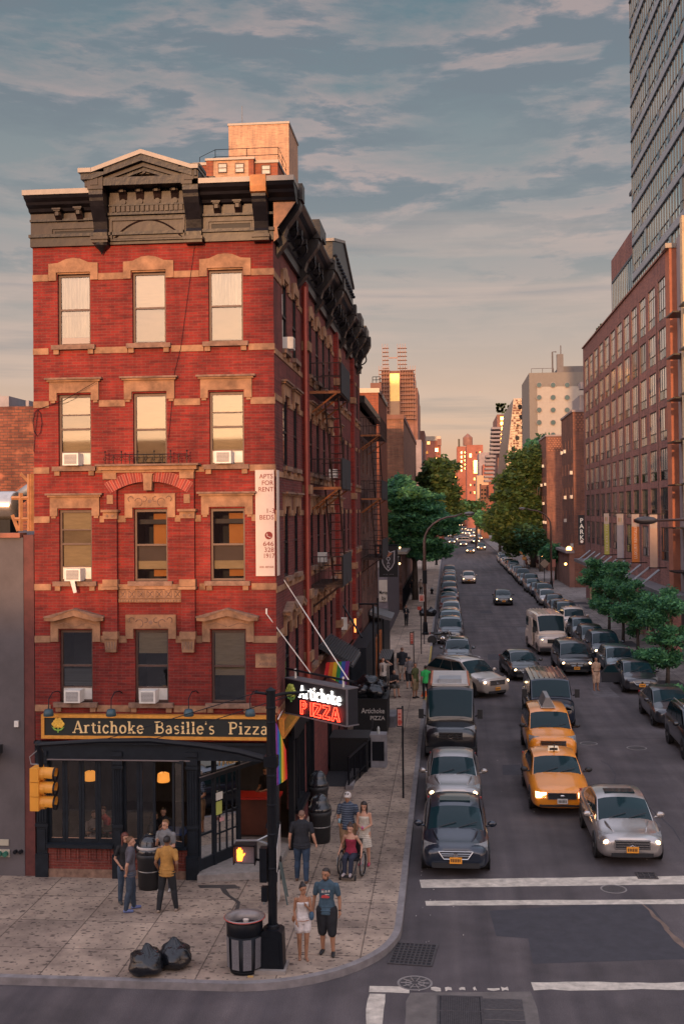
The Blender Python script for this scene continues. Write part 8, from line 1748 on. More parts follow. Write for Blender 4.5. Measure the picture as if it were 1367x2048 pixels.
# cone and hydrant
p=G(848,1392,.15); o=thing('traffic_cone','orange and white traffic cone at the kerb by the green-shirted man','cone',p); MB().m(mat('cone_orange',(.75,.14,.02),.5)).box(-.18,.18,-.18,.18,0,.03).lathe([(.14,.03),(.03,.7)],n=14).build('cone_body',None,o,False); MB().m(M_white).lathe([(.105,.28),(.07,.46)],n=14,cap=False).build('reflective_band',None,o)
p=G(863,1188,.15); o=thing('fire_hydrant','black hydrant with silver top at the left kerb','hydrant',p); MB().m(M_black).lathe([(.2,0),(.2,.05),(.13,.07),(.13,.55)],n=12).tube([(-.2,0,.4),(.2,0,.4)],.07,8).build('hydrant_body',None,o); MB().m(M_steel).lathe([(.15,.55),(.15,.6),(.08,.72),(.04,.78)],n=12).build('hydrant_cap',None,o)
p=G(852,1232,.15); bag(p.x+.4,p.y,.15,.5,'black rubbish bags piled at the foot of the left street lamp',31); bag(p.x-.3,p.y+.4,.15,.4,'small black rubbish bag behind the lamp post base',32)
p=G(1132,1190,.15)
for i,(px,py) in enumerate(((1158,1206),(1182,1215),(1173,1212))):
    if i==2: continue
    p=G(px,py,.155); s=MB().m(M_patchd).box(p.x-.7,p.x+.7,p.y-1.6,p.y+1.2,.151,.156).build('pavement_hatch'); tag(s,['farther','nearer'][i]+' dark cellar hatch set in the right pavement','hatch')
# wires over the street corner
b=MB().m(mat('white_litter',())); 
# pale papers, gum and a yellow box lid by the bins
b=MB().m(mat('yellow_scrap',(.5,.3,.1),.8)).box(G(500,1955,.15).x-.05,G(500,1955,.15).x+.06,G(500,1955,.15).y,G(500,1955,.15).y+.05,.15,.17); o=b.build('paper_scrap'); tag(o,'small yellow paper scrap on the pavement before the litter basket','litter')
# ================================================================ people
from mathutils import noise as NZ
def remesh(mb,vox,name,mts,parent,colorf=None,smooth=2,cuts=None):
    me=bpy.data.meshes.new(name); me.from_pydata(mb.v,[],mb.f)
    bm=bmesh.new(); bm.from_mesh(me); bmesh.ops.recalc_face_normals(bm,faces=bm.faces); bm.to_mesh(me); bm.free()
    ob=bpy.data.objects.new(name,me); COL.objects.link(ob)
    m=ob.modifiers.new('r','REMESH'); m.mode='VOXEL'; m.voxel_size=vox; m.use_smooth_shade=True
    if smooth: q=ob.modifiers.new('s','SMOOTH'); q.factor=.5; q.iterations=smooth
    dg=bpy.context.evaluated_depsgraph_get(); out=bpy.data.meshes.new_from_object(ob.evaluated_get(dg)); bpy.data.objects.remove(ob); bpy.data.meshes.remove(me)
    out.name=name; out.materials.clear()
    for x in mts: out.materials.append(x)
    if colorf:
        mi=[colorf(p.center) for p in out.polygons]; out.polygons.foreach_set('material_index',mi)
    out.polygons.foreach_set('use_smooth',[True]*len(out.polygons))
    o=bpy.data.objects.new(name,out); COL.objects.link(o); o.parent=parent; return o
def limb(b,pts,rs,n=10):
    """smooth tapered limb through points with ball ends"""
    b.tube(pts,rs,n); 
    for p,r in zip(pts,rs): b.ball(p,r*1.0,n,6)
def blend(pts,rs,k=4):
    P=[];Q=[]
    for i in range(len(pts)-1):
        for j in range(k): t=j/k; P.append(Vector(pts[i]).lerp(Vector(pts[i+1]),t)); Q.append(lerp(rs[i],rs[i+1],t))
    return P+[Vector(pts[-1])],Q+[rs[-1]]
def mk(nm,c,var=.15,rough=.85,vs=7): return mat('cloth_'+nm,c,rough,var=.28,vs=vs,bump=1.0,bs=8)
SK=dict(pale=(.46,.25,.17),tan=(.34,.17,.10),deep=(.20,.10,.06),dark=(.13,.065,.045))
def person(label,loc,face,h=1.76,skin='pale',hair=(.05,.03,.02),hairstyle='short',top=('t',(.1,.1,.1)),legs=('trousers',(.03,.05,.09)),shoes=(.05,.05,.05),arms=None,feet=None,female=False,sit=False,vox=.0075,build=1.,sleeve='short',head=0.,lean=(0,0),extra=None,headtilt=0.,group=None):
    """face: degrees; 0 looks toward the camera (-y), 180 away. Local frame looks along -y, x is the person's left."""
    o=thing('person',label,'person',loc,R(face),group=group); k=h/1.76; S_=lambda p: Vector(p)*k
    sh=.195 if not female else .158; hp=.095; sh*=build**.5
    lx,ly=lean
    pel=Vector((lx*.5,ly*.4,.93)); chest=Vector((lx,ly,1.30)); neck=Vector((lx,ly-.01,1.47)); hd=Vector((lx,ly-.025,1.635))
    feet=feet or {}; fl=feet.get('l',(.11,0,.0)); fr=feet.get('r',(-.11,0,.0))
    if sit:
        dz=sit; pel=Vector((0,.0,dz)); chest=Vector((lx,ly-.02,dz+.36)); neck=Vector((lx,ly-.03,dz+.53)); hd=Vector((lx,ly-.06,dz+.70))
    skm=mat('skin_'+skin,SK[skin],.55,var=.08,vs=12,spec=.35)
    b=MB()
    # trunk: stacked ellipses
    def trunk(b,g=0.,z0=-1,z1=9,flare=0):
        tt=[(0,.158,.108),(.10,.160,.112),(.2,.135,.10),(.32,.150,.105),(.42,.165,.11),(.50,.155,.095),(.545,.085,.07)] if not female else [(-.02,.155,.11),(.06,.158,.115),(.19,.118,.09),(.30,.130,.10),(.38,.142,.115),(.47,.13,.085),(.53,.07,.06)]
        for i,(t,a,c) in enumerate(tt):
            for j in range(3):
                if i==len(tt)-1 and j: break
                if i<len(tt)-1: t2,a2,c2=[lerp(u,v,j/3) for u,v in zip(tt[i],tt[i+1])]
                else: t2,a2,c2=t,a,c
                if not z0<=t2<=z1: continue
                p=pel.lerp(neck,t2/.54); b.ball((p.x,p.y,p.z),1,14,8,((a2*build+g),(c2*build**1.3+g),.075+g*.5))
    trunk(b)
    shl=chest.lerp(neck,.62)+Vector((sh,0,.0)); shr=chest.lerp(neck,.62)+Vector((-sh,0,.0))
    limb(b,*blend([neck-Vector((0,-.01,.05)),hd-Vector((0,-.02,.06))],[.058,.052] if not female else [.05,.045],2))
    # head
    hr=.098; b.ball(hd+Vector((0,.012,.025)),hr,14,10,(.80,.98,1.0)); b.ball(hd+Vector((0,-.02,-.055)),.068,12,8,(.85,1,.95)); b.ball(hd+Vector((0,-.045,-.095)),.036,8,6,(1,.8,.7))
    b.ball(hd+Vector((0,-.093,-.022)),.017,8,5,(.8,1.2,1.4)); b.ball(hd+Vector((0,-.083,.0)),.012,6,5,(.8,1,2))
    for sg in (-1,1): b.ball(hd+Vector((sg*.080,.01,-.01)),.022,8,6,(.45,.8,1.3))
    # legs
    def leg(sg,ft,b,g=0.,top=True,bot=1.,rs0=(.088,.060,.062,.040)):
        hip=pel+Vector((sg*hp*build**.4,0,-.03)); foot=Vector(ft[:3]); ank=foot+Vector((0,.03,.085))
        if len(ft)>3: kn=Vector(ft[3:6])
        else: kn=hip.lerp(ank,.5)+Vector((0,-.03,.0))
        cf=kn.lerp(ank,.3)+Vector((0,.018,0)); w_=build**.5*(1.0 if not female else .93)
        P=[hip,hip.lerp(kn,.5),kn,cf,ank]; r_=[.088*w_,.078*w_,.056,.056*w_,.037]
        r_=[x+g for x in r_]
        if bot<1: 
            P,r_=blend(P,r_,4); n_=max(2,int(len(P)*bot)); P,r_=P[:n_],r_[:n_]
        else: P,r_=blend(P,r_,3)
        if g>.02: r_=[max(x,.062+g*.3) for x in r_]
        limb(b,P,r_,12); return hip,kn,ank
    ank={}
    for sg,ft in ((1,fl),(-1,fr)):
        hip,kn,an=leg(sg,ft,b); ank[sg]=an; yaw=R(8)*sg; dr=Vector((math.sin(yaw),-math.cos(yaw),0)); limb(b,[an+Vector((0,.02,-.04)),an+dr*.10+Vector((0,0,-.052))],[.038,.030],8)
        if shoes is None or len(ft)>6: b.ball(an+dr*.15+Vector((0,0,-.062)),.024,8,5,(1.5,1.4,.7))
    # arms
    arms=arms or {}
    dflt={'l':((.235,.02,1.10),(.245,-.04,.86)),'r':((-.235,.02,1.10),(-.245,-.04,.86))}
    AR={}
    for sg,key,s_ in ((1,'l',shl),(-1,'r',shr)):
        el,ha=arms.get(key,dflt[key]); el,ha=Vector(el),Vector(ha)
        # keep human lengths
        el=s_+(el-s_).normalized()*.285; ha=el+(ha-el).normalized()*.245; AR[sg]=(s_,el,ha)
        w_=build**.5*(1 if not female else .84); P,r_=blend([s_,s_.lerp(el,.45),el,el.lerp(ha,.3),ha],[.052*w_,.046*w_,.036*w_,.038*w_,.025*w_],3); limb(b,P,r_,10); b.ball(s_,.058*w_,10,7)
        d=(ha-el).normalized(); side=d.cross(Vector((0,1,0))); side=side.normalized() if side.length>.1 else Vector((1,0,0)); nn_=d.cross(side)
        pc=ha+d*.045; b.ball(pc,.036,8,6,(.9,.75,1.15))
        for q,(off,ln) in enumerate(((-.027,.062),(-.009,.072),(.009,.068),(.027,.052))):
            k0=pc+nn_*off+d*.025; cu=-side*.012*sg; limb(b,[k0,k0+d*ln*.55+cu,k0+d*ln*.95+cu*2.2],[.0095,.0088,.0075],6)
        th=ha+d*.02-nn_*.024; limb(b,[th,th-nn_*.022+d*.026,th-nn_*.026+d*.052],[.011,.010,.0085],6)
    eye=[hd+Vector((sg*.031,-.082,.004)) for sg in (-1,1)]; mouth=hd+Vector((0,-.088,-.06))
    def cf(c):
        c=Vector(c)/1.0
        for e in eye:
            if (c-e).length<.0135: return 1
        if abs(c.x-mouth.x)<.022 and abs(c.z-mouth.z)<.007 and c.y<mouth.y+.03: return 2
        for e in eye:
            if abs(c.x-e.x)<.018 and abs(c.z-e.z-.022)<.005 and c.y<e.y+.02: return 1
        return 0
    body=remesh(b,vox,'body',[skm,mat('eye_dark',(.03,.02,.018),.4,var=0),mat('lip_rose',(.30,.09,.075),.5,var=0)],o,cf)
    # clothes
    kind,colr=top; c=MB(); g=.012
    tm_=mk('%02x%02x%02x'%tuple(int(255*x) for x in colr),colr)
    if kind in('t','shirt','jacket'):
        trunk(c,g+(.012 if kind=='jacket' else .004),z0=-.03 if not sit else .0)
        for sg in (-1,1):
            s_,el,ha=AR[sg]; f=.62 if sleeve=='short' else 1.; P,r_=blend([s_,s_.lerp(el,f)],[.066,.056+(.004 if sleeve=='short' else 0)],3); limb(c,P,[x*(build**.4)*(1 if not female else .88) for x in r_],10)
            if sleeve=='long': P,r_=blend([el,ha],[.052,.036],3); limb(c,P,r_,10)
        if not sit:
            for z in (-.075,-.05,-.01,.03,.07): p=pel+Vector((0,0,z+.0)); c.lathe([(1,-.02),(1,.02)],(0,0,0),4) if 0 else c.ball(p,1,16,8,((.205 if z<.0 else .185)*build**.7*(.93 if female else 1),(.150 if z<.0 else .135)*build,.045))
    elif kind in('tank','dress'):
        trunk(c,g,z0=-.03,z1=.40)
        for sg in (-1,1): P=[chest+Vector((sg*.075,-.085,.03)),chest.lerp(neck,.8)+Vector((sg*.085,-.015,.035)),chest+Vector((sg*.075,.085,.03))]; c.tube(P,.013,5)
        if kind=='dress':
            for q in range(9): z=.93-q*.05; c.ball((lx*.4,0,z),1,16,8,(.165+q*.006,.125+q*.006,.045))
    cut=remesh(c,max(vox,.009),'shirt' if kind!='dress' else 'dress',[tm_],o,smooth=3)
    lk,lc=legs
    if lk!='none':
        c=MB(); lm=mk('l%02x%02x%02x'%tuple(int(255*x) for x in lc),lc)
        bot={'trousers':1.,'shorts':.60,'minishorts':.30}[lk]; gg={'trousers':.019,'shorts':.042,'minishorts':.03}[lk]
        for z in (-.04,0,.05): c.ball(pel+Vector((0,0,z-.02)),1,14,8,(.158*build**.8,.112*build,.06))
        for sg,ft in ((1,fl),(-1,fr)): leg(sg,ft,c,gg,bot=bot)
        remesh(c,max(vox,.009),'trousers' if lk=='trousers' else 'shorts',[lm],o,smooth=3)
    if shoes:
        c=MB(); sm_=mat('shoe_%02x%02x%02x'%tuple(int(255*x) for x in shoes),shoes,.55,var=.1)
        for sg in (-1,1):
            an=ank[sg]; yaw=R(8)*sg; dr=Vector((math.sin(yaw),-math.cos(yaw),0)); fz_=an.z-.085
            limb(c,[Vector((an.x,an.y+.03,fz_+.042)),Vector((an.x,an.y,fz_+.045))+dr*.06,Vector((an.x,an.y,fz_+.036))+dr*.15],[.042,.043,.036],8)
        remesh(c,.010,'shoes',[sm_],o)
    # hair
    hm=mat('hair_%02x%02x%02x'%tuple(int(255*x) for x in hair),hair,.5,var=.3,vs=30,bump=.5,bs=60)
    c=MB(); T_=Vector((0,.018,.029))
    def cap(front=.55,g=.012,low=.0):
        n,m=18,12; vs=[]
        for i in range(m+1):
            a=math.pi*.62*i/m
            for q in range(n):
                t=2*math.pi*q/n; y=math.sin(a)*math.sin(t); lim=1.0
                z=math.cos(a)
                if y<-.25: z=max(z,front+(-.25-y)*.0)
                elif y<.2: z=max(z,.0+ (.2-y)*.5-.1)
                else: z=max(z,-.45-low)
                rr_=math.sqrt(max(0,1-z*z)) if z>math.cos(a) else math.sin(a)
                vs.append(hd+T_+Vector((rr_*math.cos(t)*(hr*.82+g),rr_*math.sin(t)*(hr*.99+g),z*(hr*.97+g))))
        c.add(vs,[(i*n+q,i*n+(q+1)%n,(i+1)*n+(q+1)%n,(i+1)*n+q) for i in range(m) for q in range(n)]+[tuple(range(m*n,m*n+n))])
    if hairstyle=='bald': cap(.8,.002)
    elif hairstyle in('short','cap'): cap(.58,.009)
    elif hairstyle=='bun': cap(.45,.010); c.ball(hd+Vector((0,.05,.135)),.042,10,7); c.ball(hd+Vector((0,.085,.105)),.03,8,6)
    elif hairstyle=='long': cap(.42,.016,.3); limb(c,[hd+Vector((0,.07,.02)),hd+Vector((.02,.075,-.12)),hd+Vector((.03,.06,-.26))],[.075,.07,.045],10); [limb(c,[hd+Vector((sg*.06,.02,.03)),hd+Vector((sg*.075,.0,-.09)),hd+Vector((sg*.085,-.03,-.2))],[.035,.032,.018],8) for sg in (-1,1)]
    elif hairstyle=='tied': cap(.45,.010,.2); limb(c,[hd+Vector((0,.09,.05)),hd+Vector((0,.12,-.02)),hd+Vector((0,.1,-.1))],[.03,.035,.015],8)
    remesh(c,.009,'hair',[hm],o) if hairstyle!='bald' else remesh(c,.009,'cropped_hair',[mat('stubble',(.16,.09,.065),.7)],o)
    if hairstyle=='cap':
        c=MB(); c.ball(hd+T_+Vector((0,0,.02)),hr+.018,14,8,(.86,1.02,.85)); c.ball(hd+Vector((0,-.12,.05)),.07,12,5,(1.,.9,.12)); remesh(c,.009,'baseball_cap',[mat('cap_white',(.55,.5,.47),.8)],o)
    if extra: extra(o,dict(hd=hd,pel=pel,chest=chest,AR=AR,k=k,eye=eye,mouth=mouth,neck=neck,ank=ank))
    # turn the head a little by twisting vertices above the neck
    if head or headtilt:
        for ch in o.children:
            if ch.type=='MESH':
                zc=neck.z+.03
                for v in ch.data.vertices:
                    if v.co.z>zc and (Vector((v.co.x,v.co.y,v.co.z))-hd).length<.45 and (ch.name.startswith(('body','hair','crop','base','beard','sung')) ):
                        f=min(1,(v.co.z-zc)/.07); M_=Matrix.Rotation(R(head)*f,3,'Z')@Matrix.Rotation(R(headtilt)*f,3,'X'); c0=Vector((hd.x,hd.y+.03,zc+.05)); v.co=c0+M_@(v.co-c0)
    o.scale=(k,k,k); return o
def prop(name,fn,mt=None):
    def f(o,d):
        b=MB(); fn(b,d); b.build(name,mt,o,True)
    return f
def multi(*fs): 
    def f(o,d):
        for q in fs: q(o,d)
    return f
def beard(o,d):
    c=MB(); hd=d['hd']; c.ball(hd+Vector((0,-.05,-.085)),.052,10,7,(1.0,.85,.75)); [c.ball(hd+Vector((sg*.055,-.02,-.06)),.03,8,6,(.6,1,1.4)) for sg in (-1,1)]; remesh(c,.009,'beard',[mat('beard_dark',(.05,.03,.022),.8)],o)
def print_(o,d):
    b=MB().m(mat('tee_white_print',(.5,.46,.42),.8,var=0)); ch=d['chest']; y=ch.y-.136
    for i,(x0,x1) in enumerate(((-.085,-.045),(-.035,-.02),(-.01,.02),(.03,.045),(.055,.09))): b.mprism(lambda u,v,dd:(u,y+dd,v),[(x0,ch.z-.01+i*.004),(x1,ch.z-.01+i*.004),(x1-.004,ch.z+.035+i*.004),(x0+.006,ch.z+.035+i*.004)],0,.004)
    b.box(-.01,.075,y,y+.004,ch.z-.05,ch.z-.032).m(mat('tee_red_print',(.45,.05,.05),.8,var=0)).mprism(lambda u,v,dd:(u,y-.002+dd,v),[(-.09,ch.z-.115),(.06,ch.z-.115),(.095,ch.z-.085),(.05,ch.z-.07),(.03,ch.z-.05),(-.05,ch.z-.055),(-.085,ch.z-.075)],0,.004).box(-.08,-.03,y,y+.003,ch.z+.05,ch.z+.06); b.build('shirt_print',None,o)
def watch(sg,mt=None):
    def f(o,d): s_,el,ha=d['AR'][sg]; MB().m(mt or M_black).tube([el.lerp(ha,.86),el.lerp(ha,.94)],.032,10).build('wristwatch',None,o)
    return f
# ---- the pair on the corner
GP=lambda px,py:G(px,py,.15)
person('man in blue printed t-shirt and black shorts standing by the signal pole, bearded',GP(654,1908),-4,h=1.83,skin='tan',hair=(.02,.013,.01),top=('t',(.045,.085,.12)),legs=('shorts',(.012,.013,.017)),shoes=(.012,.013,.016),arms={'l':((.27,.03,1.1),(.275,-.04,.86)),'r':((-.27,.03,1.1),(-.285,-.03,.86))},feet={'l':(.13,-.06,0),'r':(-.10,.04,0)},head=-18,headtilt=6,extra=multi(beard,print_,watch(1)),vox=.0065)
def shoulderbag(o,d):
    MB().m(mat('tan_leather_bag',(.30,.12,.05),.6)).ball((-.20,.05,.93),.09,10,7,(.6,1,.9)).build('handbag',None,o,True); MB().m(mat('denim_jacket',(.05,.10,.16),.8,var=.3,vs=10)).ball((.20,-.05,1.02),.10,10,7,(.6,1,1.1)).build('folded_denim',None,o,True); MB().m(mat('tan_leather_bag',())).tube([(.0,-.142,.93),(.13,-.10,.93),(.165,0,.93),(.13,.1,.93),(0,.135,.93),(-.13,.1,.93),(-.165,0,.93),(-.13,-.1,.93),(0,-.142,.93)],.009,4).build('belt',None,o)
person('young woman in white top and shorts with a bun, standing beside the bearded man',GP(606,1918),14,h=1.58,skin='tan',hair=(.012,.009,.009),hairstyle='bun',top=('tank',(.62,.57,.55)),legs=('minishorts',(.60,.54,.52)),shoes=None,female=True,arms={'l':((.20,-.06,1.08),(.06,-.18,1.30)),'r':((-.20,.03,1.1),(-.17,-.10,.95))},feet={'l':(.07,-.05,0),'r':(-.07,.03,0)},head=22,extra=shoulderbag,vox=.006)
# ---- four people by the window
person('woman with long auburn hair in black top at the left of the window group',GP(250,1806),38,h=1.70,skin='pale',hair=(.10,.025,.015),hairstyle='long',top=('t',(.012,.012,.014)),legs=('trousers',(.035,.055,.085)),female=True,arms={'l':((.2,0,1.1),(.2,-.1,.88)),'r':((-.24,.05,1.12),(-.14,-.07,.96))},head=10,headtilt=8)
def pocket(o,d): MB().m(M_white).box(-.06,.06,.118,.128,.86,.90).build('paper_in_pocket',None,o)
person('man in grey t-shirt and dark jeans facing the domed bin, blue and white shoes',GP(261,1822),110,h=1.76,skin='pale',hair=(.13,.06,.025),top=('t',(.075,.07,.085)),legs=('trousers',(.03,.045,.07)),shoes=(.10,.13,.28),arms={'l':((.23,.06,1.1),(.20,-.06,.9)),'r':((-.26,.10,1.14),(-.16,.10,.95))},feet={'l':(.12,-.12,0),'r':(-.1,.08,0)},head=-8,extra=pocket)
person('man in pale grey t-shirt facing the camera behind the domed bin',GP(333,1782),-12,h=1.78,skin='pale',hair=(.17,.085,.035),top=('t',(.17,.17,.175)),legs=('trousers',(.025,.03,.05)),shoes=(.3,.28,.26),arms={'l':((.22,-.02,1.12),(.05,-.14,1.13)),'r':((-.24,-.03,1.14),(-.14,-.2,1.26))},feet={'l':(.1,0,0),'r':(-.14,0,0)},head=-14,headtilt=5)
person('man in mustard t-shirt and black trousers seen from behind at the window group',GP(334,1822),176,h=1.76,skin='deep',hair=(.012,.009,.008),top=('t',(.38,.19,.045)),legs=('trousers',(.010,.011,.014)),shoes=(.24,.18,.14),arms={'l':((.26,.05,1.14),(.22,-.08,.95)),'r':((-.27,.06,1.14),(-.22,-.1,.94))},feet={'l':(.16,.10,0),'r':(-.22,-.06,0)},build=1.02,lean=(0,-.03))
# ---- walking away
person('stocky bald man in black shirt and blue jeans walking away along the side wall',GP(604,1762),178,h=1.80,skin='pale',hairstyle='bald',top=('t',(.012,.014,.020)),legs=('trousers',(.02,.04,.075)),shoes=(.10,.05,.03),build=1.18,arms={'l':((.3,.02,1.12),(.32,-.06,.9)),'r':((-.3,.02,1.12),(-.34,-.06,.92))},feet={'l':(.13,-.05,0),'r':(-.13,.14,0)})
def bottle(o,d): MB().m(mat('water_bottle',(.20,.35,.42),.3)).tube([(-.2,-.14,.98),(-.19,-.17,1.12)],.034,8).build('water_bottle',None,o,True)
def stripes(o,d):
    for ch in o.children:
        if ch.name.startswith('shirt'):
            ch.data.materials.append(mk('stripe',(.11,.14,.19)))
            for p in ch.data.polygons:
                if (p.center.z*17)%1<.4: p.material_index=1
def glasses(o,d): MB().m(M_trim).ball(d['hd']+Vector((-.035,-.085,.115)),.026,8,5,(1,.5,.6)).ball(d['hd']+Vector((.035,-.085,.115)),.026,8,5,(1,.5,.6)).build('sunglasses_on_cap',None,o,True)
person('man in white cap and navy striped polo holding a bottle on the side pavement',GP(696,1722),-6,h=1.84,skin='tan',hair=(.08,.05,.03),hairstyle='cap',top=('t',(.035,.05,.085)),legs=('shorts',(.26,.16,.09)),shoes=(.1,.08,.07),build=1.1,arms={'l':((.26,.02,1.1),(.26,-.08,.9)),'r':((-.26,.03,1.12),(-.2,-.16,1.0))},extra=multi(bottle,stripes,glasses))
person('woman with long dark hair in pale dress looking at her phone',GP(729,1730),-8,h=1.70,skin='pale',hair=(.02,.011,.010),hairstyle='long',top=('dress',(.50,.45,.38)),legs=('none',0),shoes=(.42,.06,.10),female=True,arms={'l':((.2,-.02,1.1),(.04,-.2,1.05)),'r':((-.2,-.02,1.1),(-.03,-.2,1.05))},headtilt=16,extra=prop('phone',lambda b,d:b.m(mat('pink_phone',(.5,.12,.25),.4)).box(-.03,.03,-.27,-.25,1.05,1.13)))
# ---- wheelchair user
p=GP(700,1760)
wc=thing('wheelchair','black wheelchair carrying the woman in the maroon top','wheelchair',(p.x,p.y+.35,.15),R(-10))
for sg in (-1,1):
    w_=MB().m(M_rub).lathe([(.285,-.014),(.31,-.016),(.31,.016),(.285,.014)],(sg*.29,.05,.31),26,'x',cap=False).build('drive_wheel',None,wc); b=MB().m(M_steel).lathe([(.26,sg*.03),(.27,sg*.03),(.27,sg*.04),(.26,sg*.04)],(sg*.29,.05,.31),26,'x',cap=False).lathe([(.03,-.03),(.03,.03)],(sg*.29,.05,.31),10,'x')
    for q in range(12): a=q*math.pi/6; b.tube([(sg*.29,.05,.31),(sg*.29,.05+.29*math.cos(a),.31+.29*math.sin(a))],.004,4)
    b.build('spokes',None,w_); MB().m(M_rub).lathe([(.05,-.015),(.065,-.015),(.065,.015),(.05,.015)],(sg*.2,-.38,.065),12,'x').build('castor_wheel',None,wc)
b=MB().m(M_trim).box(-.22,.22,-.22,.24,.44,.49).box(-.21,.21,.22,.25,.5,.9)
for sg in (-1,1): b.tube([(sg*.23,.26,.9),(sg*.23,.24,.45),(sg*.23,-.28,.44),(sg*.16,-.46,.12)],.014,6).tube([(sg*.2,-.2,.44),(sg*.2,-.38,.1)],.012,5).tube([(sg*.24,.24,.62),(sg*.24,-.1,.62)],.018,5)
b.box(-.16,.16,-.52,-.36,.10,.12); b.build('chair_frame',None,wc)
person('woman in maroon tank top sitting in a wheelchair with hands on the wheels',(p.x,p.y+.35,.15),-10,h=1.70,skin='pale',hair=(.04,.02,.015),hairstyle='bun',top=('tank',(.22,.015,.04)),legs=('trousers',(.015,.02,.04)),shoes=(.35,.3,.3),female=True,sit=.58,arms={'l':((.27,.06,.82),(.31,-.12,.62)),'r':((-.27,.06,.82),(-.31,-.12,.62))},feet={'l':(.08,-.42,.12,.09,-.34,.56),'r':(-.08,-.42,.12,-.09,-.34,.56)},headtilt=10,head=-8)
# ---- farther along the pavement
V2=.011
def tie(o,d): ch=d['chest']; MB().m(M_trim).mprism(lambda u,v,dd:(u,ch.y-.139+dd,v),[(-.02,ch.z+.12),(.02,ch.z+.12),(.035,ch.z-.22),(0,ch.z-.26),(-.035,ch.z-.22)],0,.006).build('necktie',None,o)
person('waiter in white shirt and dark tie with one hand raised to his brow',GP(766,1385),-5,h=1.80,skin='pale',hair=(.05,.03,.02),top=('shirt',(.50,.45,.41)),legs=('trousers',(.010,.010,.013)),arms={'l':((.34,-.05,1.42),(.12,-.1,1.66)),'r':((-.25,.02,1.1),(-.28,.0,.88))},extra=tie,vox=V2)
person('big man in black polo and white shorts walking away up the pavement',GP(804,1362),180,h=1.86,skin='pale',hairstyle='bald',top=('t',(.012,.016,.024)),legs=('shorts',(.5,.43,.37)),shoes=(.04,.04,.04),build=1.25,feet={'l':(.12,-.12,0),'r':(-.12,.14,0)},vox=V2)
person('person in grey t-shirt and dark shorts walking beside the big man',GP(818,1377),180,h=1.68,skin='pale',hair=(.02,.015,.015),top=('t',(.15,.14,.15)),legs=('shorts',(.015,.016,.02)),shoes=(.06,.05,.05),feet={'l':(.1,.1,0),'r':(-.1,-.08,0)},vox=V2)
person('man in olive t-shirt and khaki shorts turned sideways by the kerb',GP(830,1396),55,h=1.76,skin='tan',hair=(.03,.02,.015),top=('t',(.075,.085,.03)),legs=('shorts',(.22,.16,.09)),shoes=(.012,.012,.014),head=-40,vox=V2)
person('man in bright green t-shirt beside the black passenger van',GP(851,1398),200,h=1.68,skin='deep',hair=(.012,.01,.01),top=('t',(.03,.42,.10)),legs=('trousers',(.012,.012,.016)),vox=V2)
p=G(785,1394,.15)
person('man in black shirt sitting on the low stone block with knees up',(p.x,p.y+.3,.15),25,h=1.74,skin='pale',hair=(.03,.02,.015),top=('t',(.012,.013,.017)),legs=('shorts',(.10,.09,.08)),shoes=(.12,.05,.04),sit=.55,lean=(0,-.10),arms={'l':((.22,-.16,.72),(.08,-.32,.78)),'r':((-.22,-.16,.72),(-.04,-.30,.82))},feet={'l':(.15,-.45,0,.12,-.40,.56),'r':(-.12,-.55,0,-.10,-.42,.55)},vox=V2)
person('woman in dark blazer walking toward the camera holding something pale',GP(812,1252),0,h=1.70,skin='pale',hair=(.10,.05,.03),hairstyle='tied',top=('jacket',(.014,.017,.026)),legs=('trousers',(.012,.013,.018)),female=True,sleeve='long',arms={'l':((.22,0,1.1),(.08,-.18,1.12)),'r':((-.22,0,1.1),(-.08,-.18,1.12))},extra=prop('pale_blouse_front',lambda b,d:b.m(mat('pale_blouse',(.5,.42,.36),.8)).ball(d['chest']+Vector((0,-.11,.02)),.07,8,6,(.6,.5,2.0)).ball((0,-.22,1.08),.06,8,6,(1.2,.4,1))),feet={'l':(.08,-.12,0),'r':(-.08,.1,0)},vox=V2)
person('man in navy shirt and jeans carrying a round black bag up the pavement',GP(824,1190),170,h=1.76,skin='pale',hair=(.05,.03,.02),top=('t',(.012,.018,.032)),legs=('trousers',(.04,.06,.09)),feet={'l':(.1,-.12,0),'r':(-.1,.12,0)},vox=.014,extra=prop('round_bag',lambda b,d:b.m(M_trim).ball((.34,0,.45),.2,10,7,(1,.5,.9)).tube([(.28,0,.86),(.33,0,.62)],.012,4)))
person('person in white t-shirt partly hidden behind the left street lamp',GP(841,1189),175,h=1.72,skin='pale',hair=(.04,.03,.02),top=('t',(.48,.4,.36)),legs=('trousers',(.03,.03,.035)),vox=.014)
p=G(1191,1381); 
person('person in beige outfit and sandals standing in the street by the open car door',p,20,h=1.74,skin='tan',hair=(.02,.015,.013),top=('t',(.40,.26,.18)),legs=('shorts',(.42,.28,.20)),shoes=None,arms={'l':((.22,.02,1.1),(.1,-.12,1.0)),'r':((-.22,.02,1.1),(-.2,-.05,.88))},vox=V2,extra=prop('belt',lambda b,d:b.m(M_trim).lathe([(.165,1.0),(.168,1.02),(.165,1.04)],n=16,cap=False)))
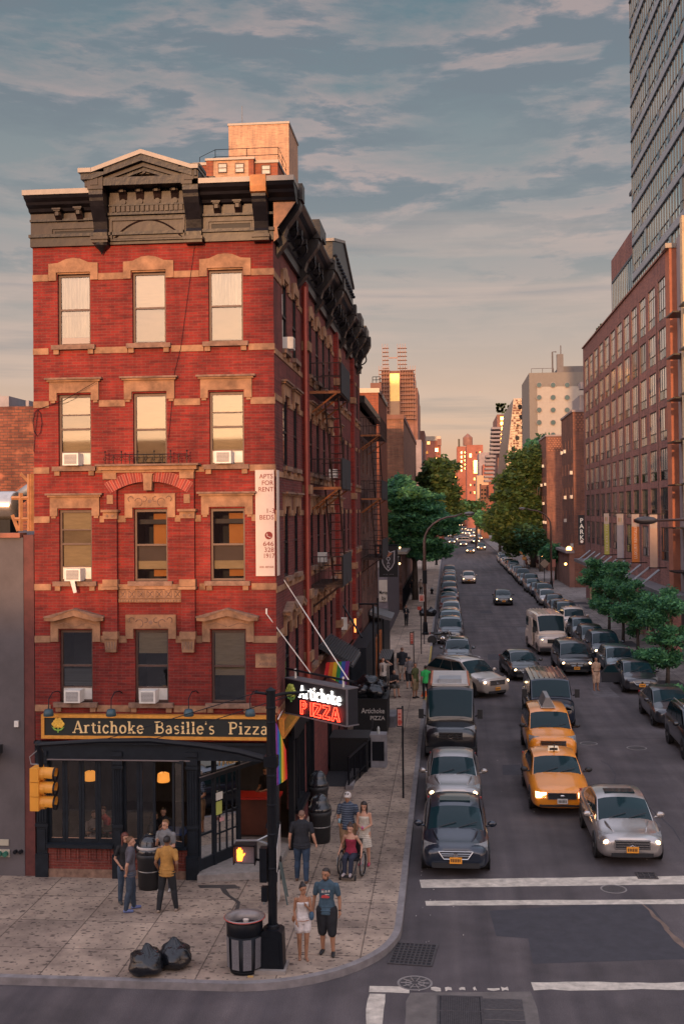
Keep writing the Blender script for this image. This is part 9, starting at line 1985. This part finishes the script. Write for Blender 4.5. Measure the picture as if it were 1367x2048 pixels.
for i,(px,py,tc,lc,sk,lb,fc) in enumerate(((1057,1139,(.50,.43,.36),(.02,.02,.025),'tan','man in white shirt and dark trousers walking beyond the middle diamond sign',180),(1052,1137,(.30,.10,.07),(.10,.06,.05),'tan','person in brick-red top close behind the middle diamond sign post',0),(1074,1139,(.06,.02,.02),(.40,.30,.24),'deep','person in dark red top with pale shorts and a bag on the right pavement',20),(1033,1108,(.30,.12,.08),(.03,.03,.03),'pale','distant person in reddish top on the right pavement by the farthest diamond sign',170),(1170/1.,1161,(.2,.2,.2),(.02,.02,.02),'pale','',0))):
    if i==4: continue
    pp=G(px,py,.15); person(lb,pp,fc,h=1.74,skin=sk,top=('t',tc),legs=('trousers' if i!=2 else 'shorts',lc),vox=.018,feet={'l':(.1,-.12,0),'r':(-.1,.12,0)})
# ---- inside the shop
def inside(px,py,d,lb,fc,hair,hs,tc,fem,sit=.48,**k):
    x,z=PY(px,py,Y0+d); person(lb,(x,Y0+d,.33),fc,h=1.7,skin=k.get('skin','pale'),hair=hair,hairstyle=hs,top=('t',tc),legs=('trousers',(.02,.02,.03)),female=fem,sit=sit,vox=.012,arms={'l':((.2,-.12,.74),(.06,-.3,.8)),'r':((-.2,-.12,.74),(-.06,-.3,.8))},feet={'l':(.1,-.45,0,.1,-.42,.48),'r':(-.1,-.45,0,-.1,-.42,.48)},headtilt=12,lean=(0,-.06))
inside(329,1620,1.6,'dark-haired diner facing out at the table in the open window',0,(.012,.01,.01),'short',(.02,.02,.025),False)
inside(300,1620,1.1,'long-haired diner in black seen from the side at the open window table',80,(.01,.008,.01),'long',(.012,.012,.016),True)
inside(187,1640,1.2,'diner in striped pale top behind the left narrow panes',30,(.1,.05,.03),'short',(.30,.22,.2),False)
inside(213,1640,1.6,'diner in red and white top behind the left narrow panes',-30,(.12,.06,.04),'short',(.40,.05,.05),False)
x=-5.35; person('server in black apron behind the counter inside the corner door',(x,Y0+4.3,.33),-35,h=1.76,skin='tan',hair=(.012,.01,.01),top=('t',(.012,.012,.014)),legs=('trousers',(.012,.012,.014)),vox=.012,arms={'l':((.2,-.1,1.15),(.1,-.3,1.1)),'r':((-.2,-.1,1.15),(-.1,-.3,1.1))},headtilt=15)
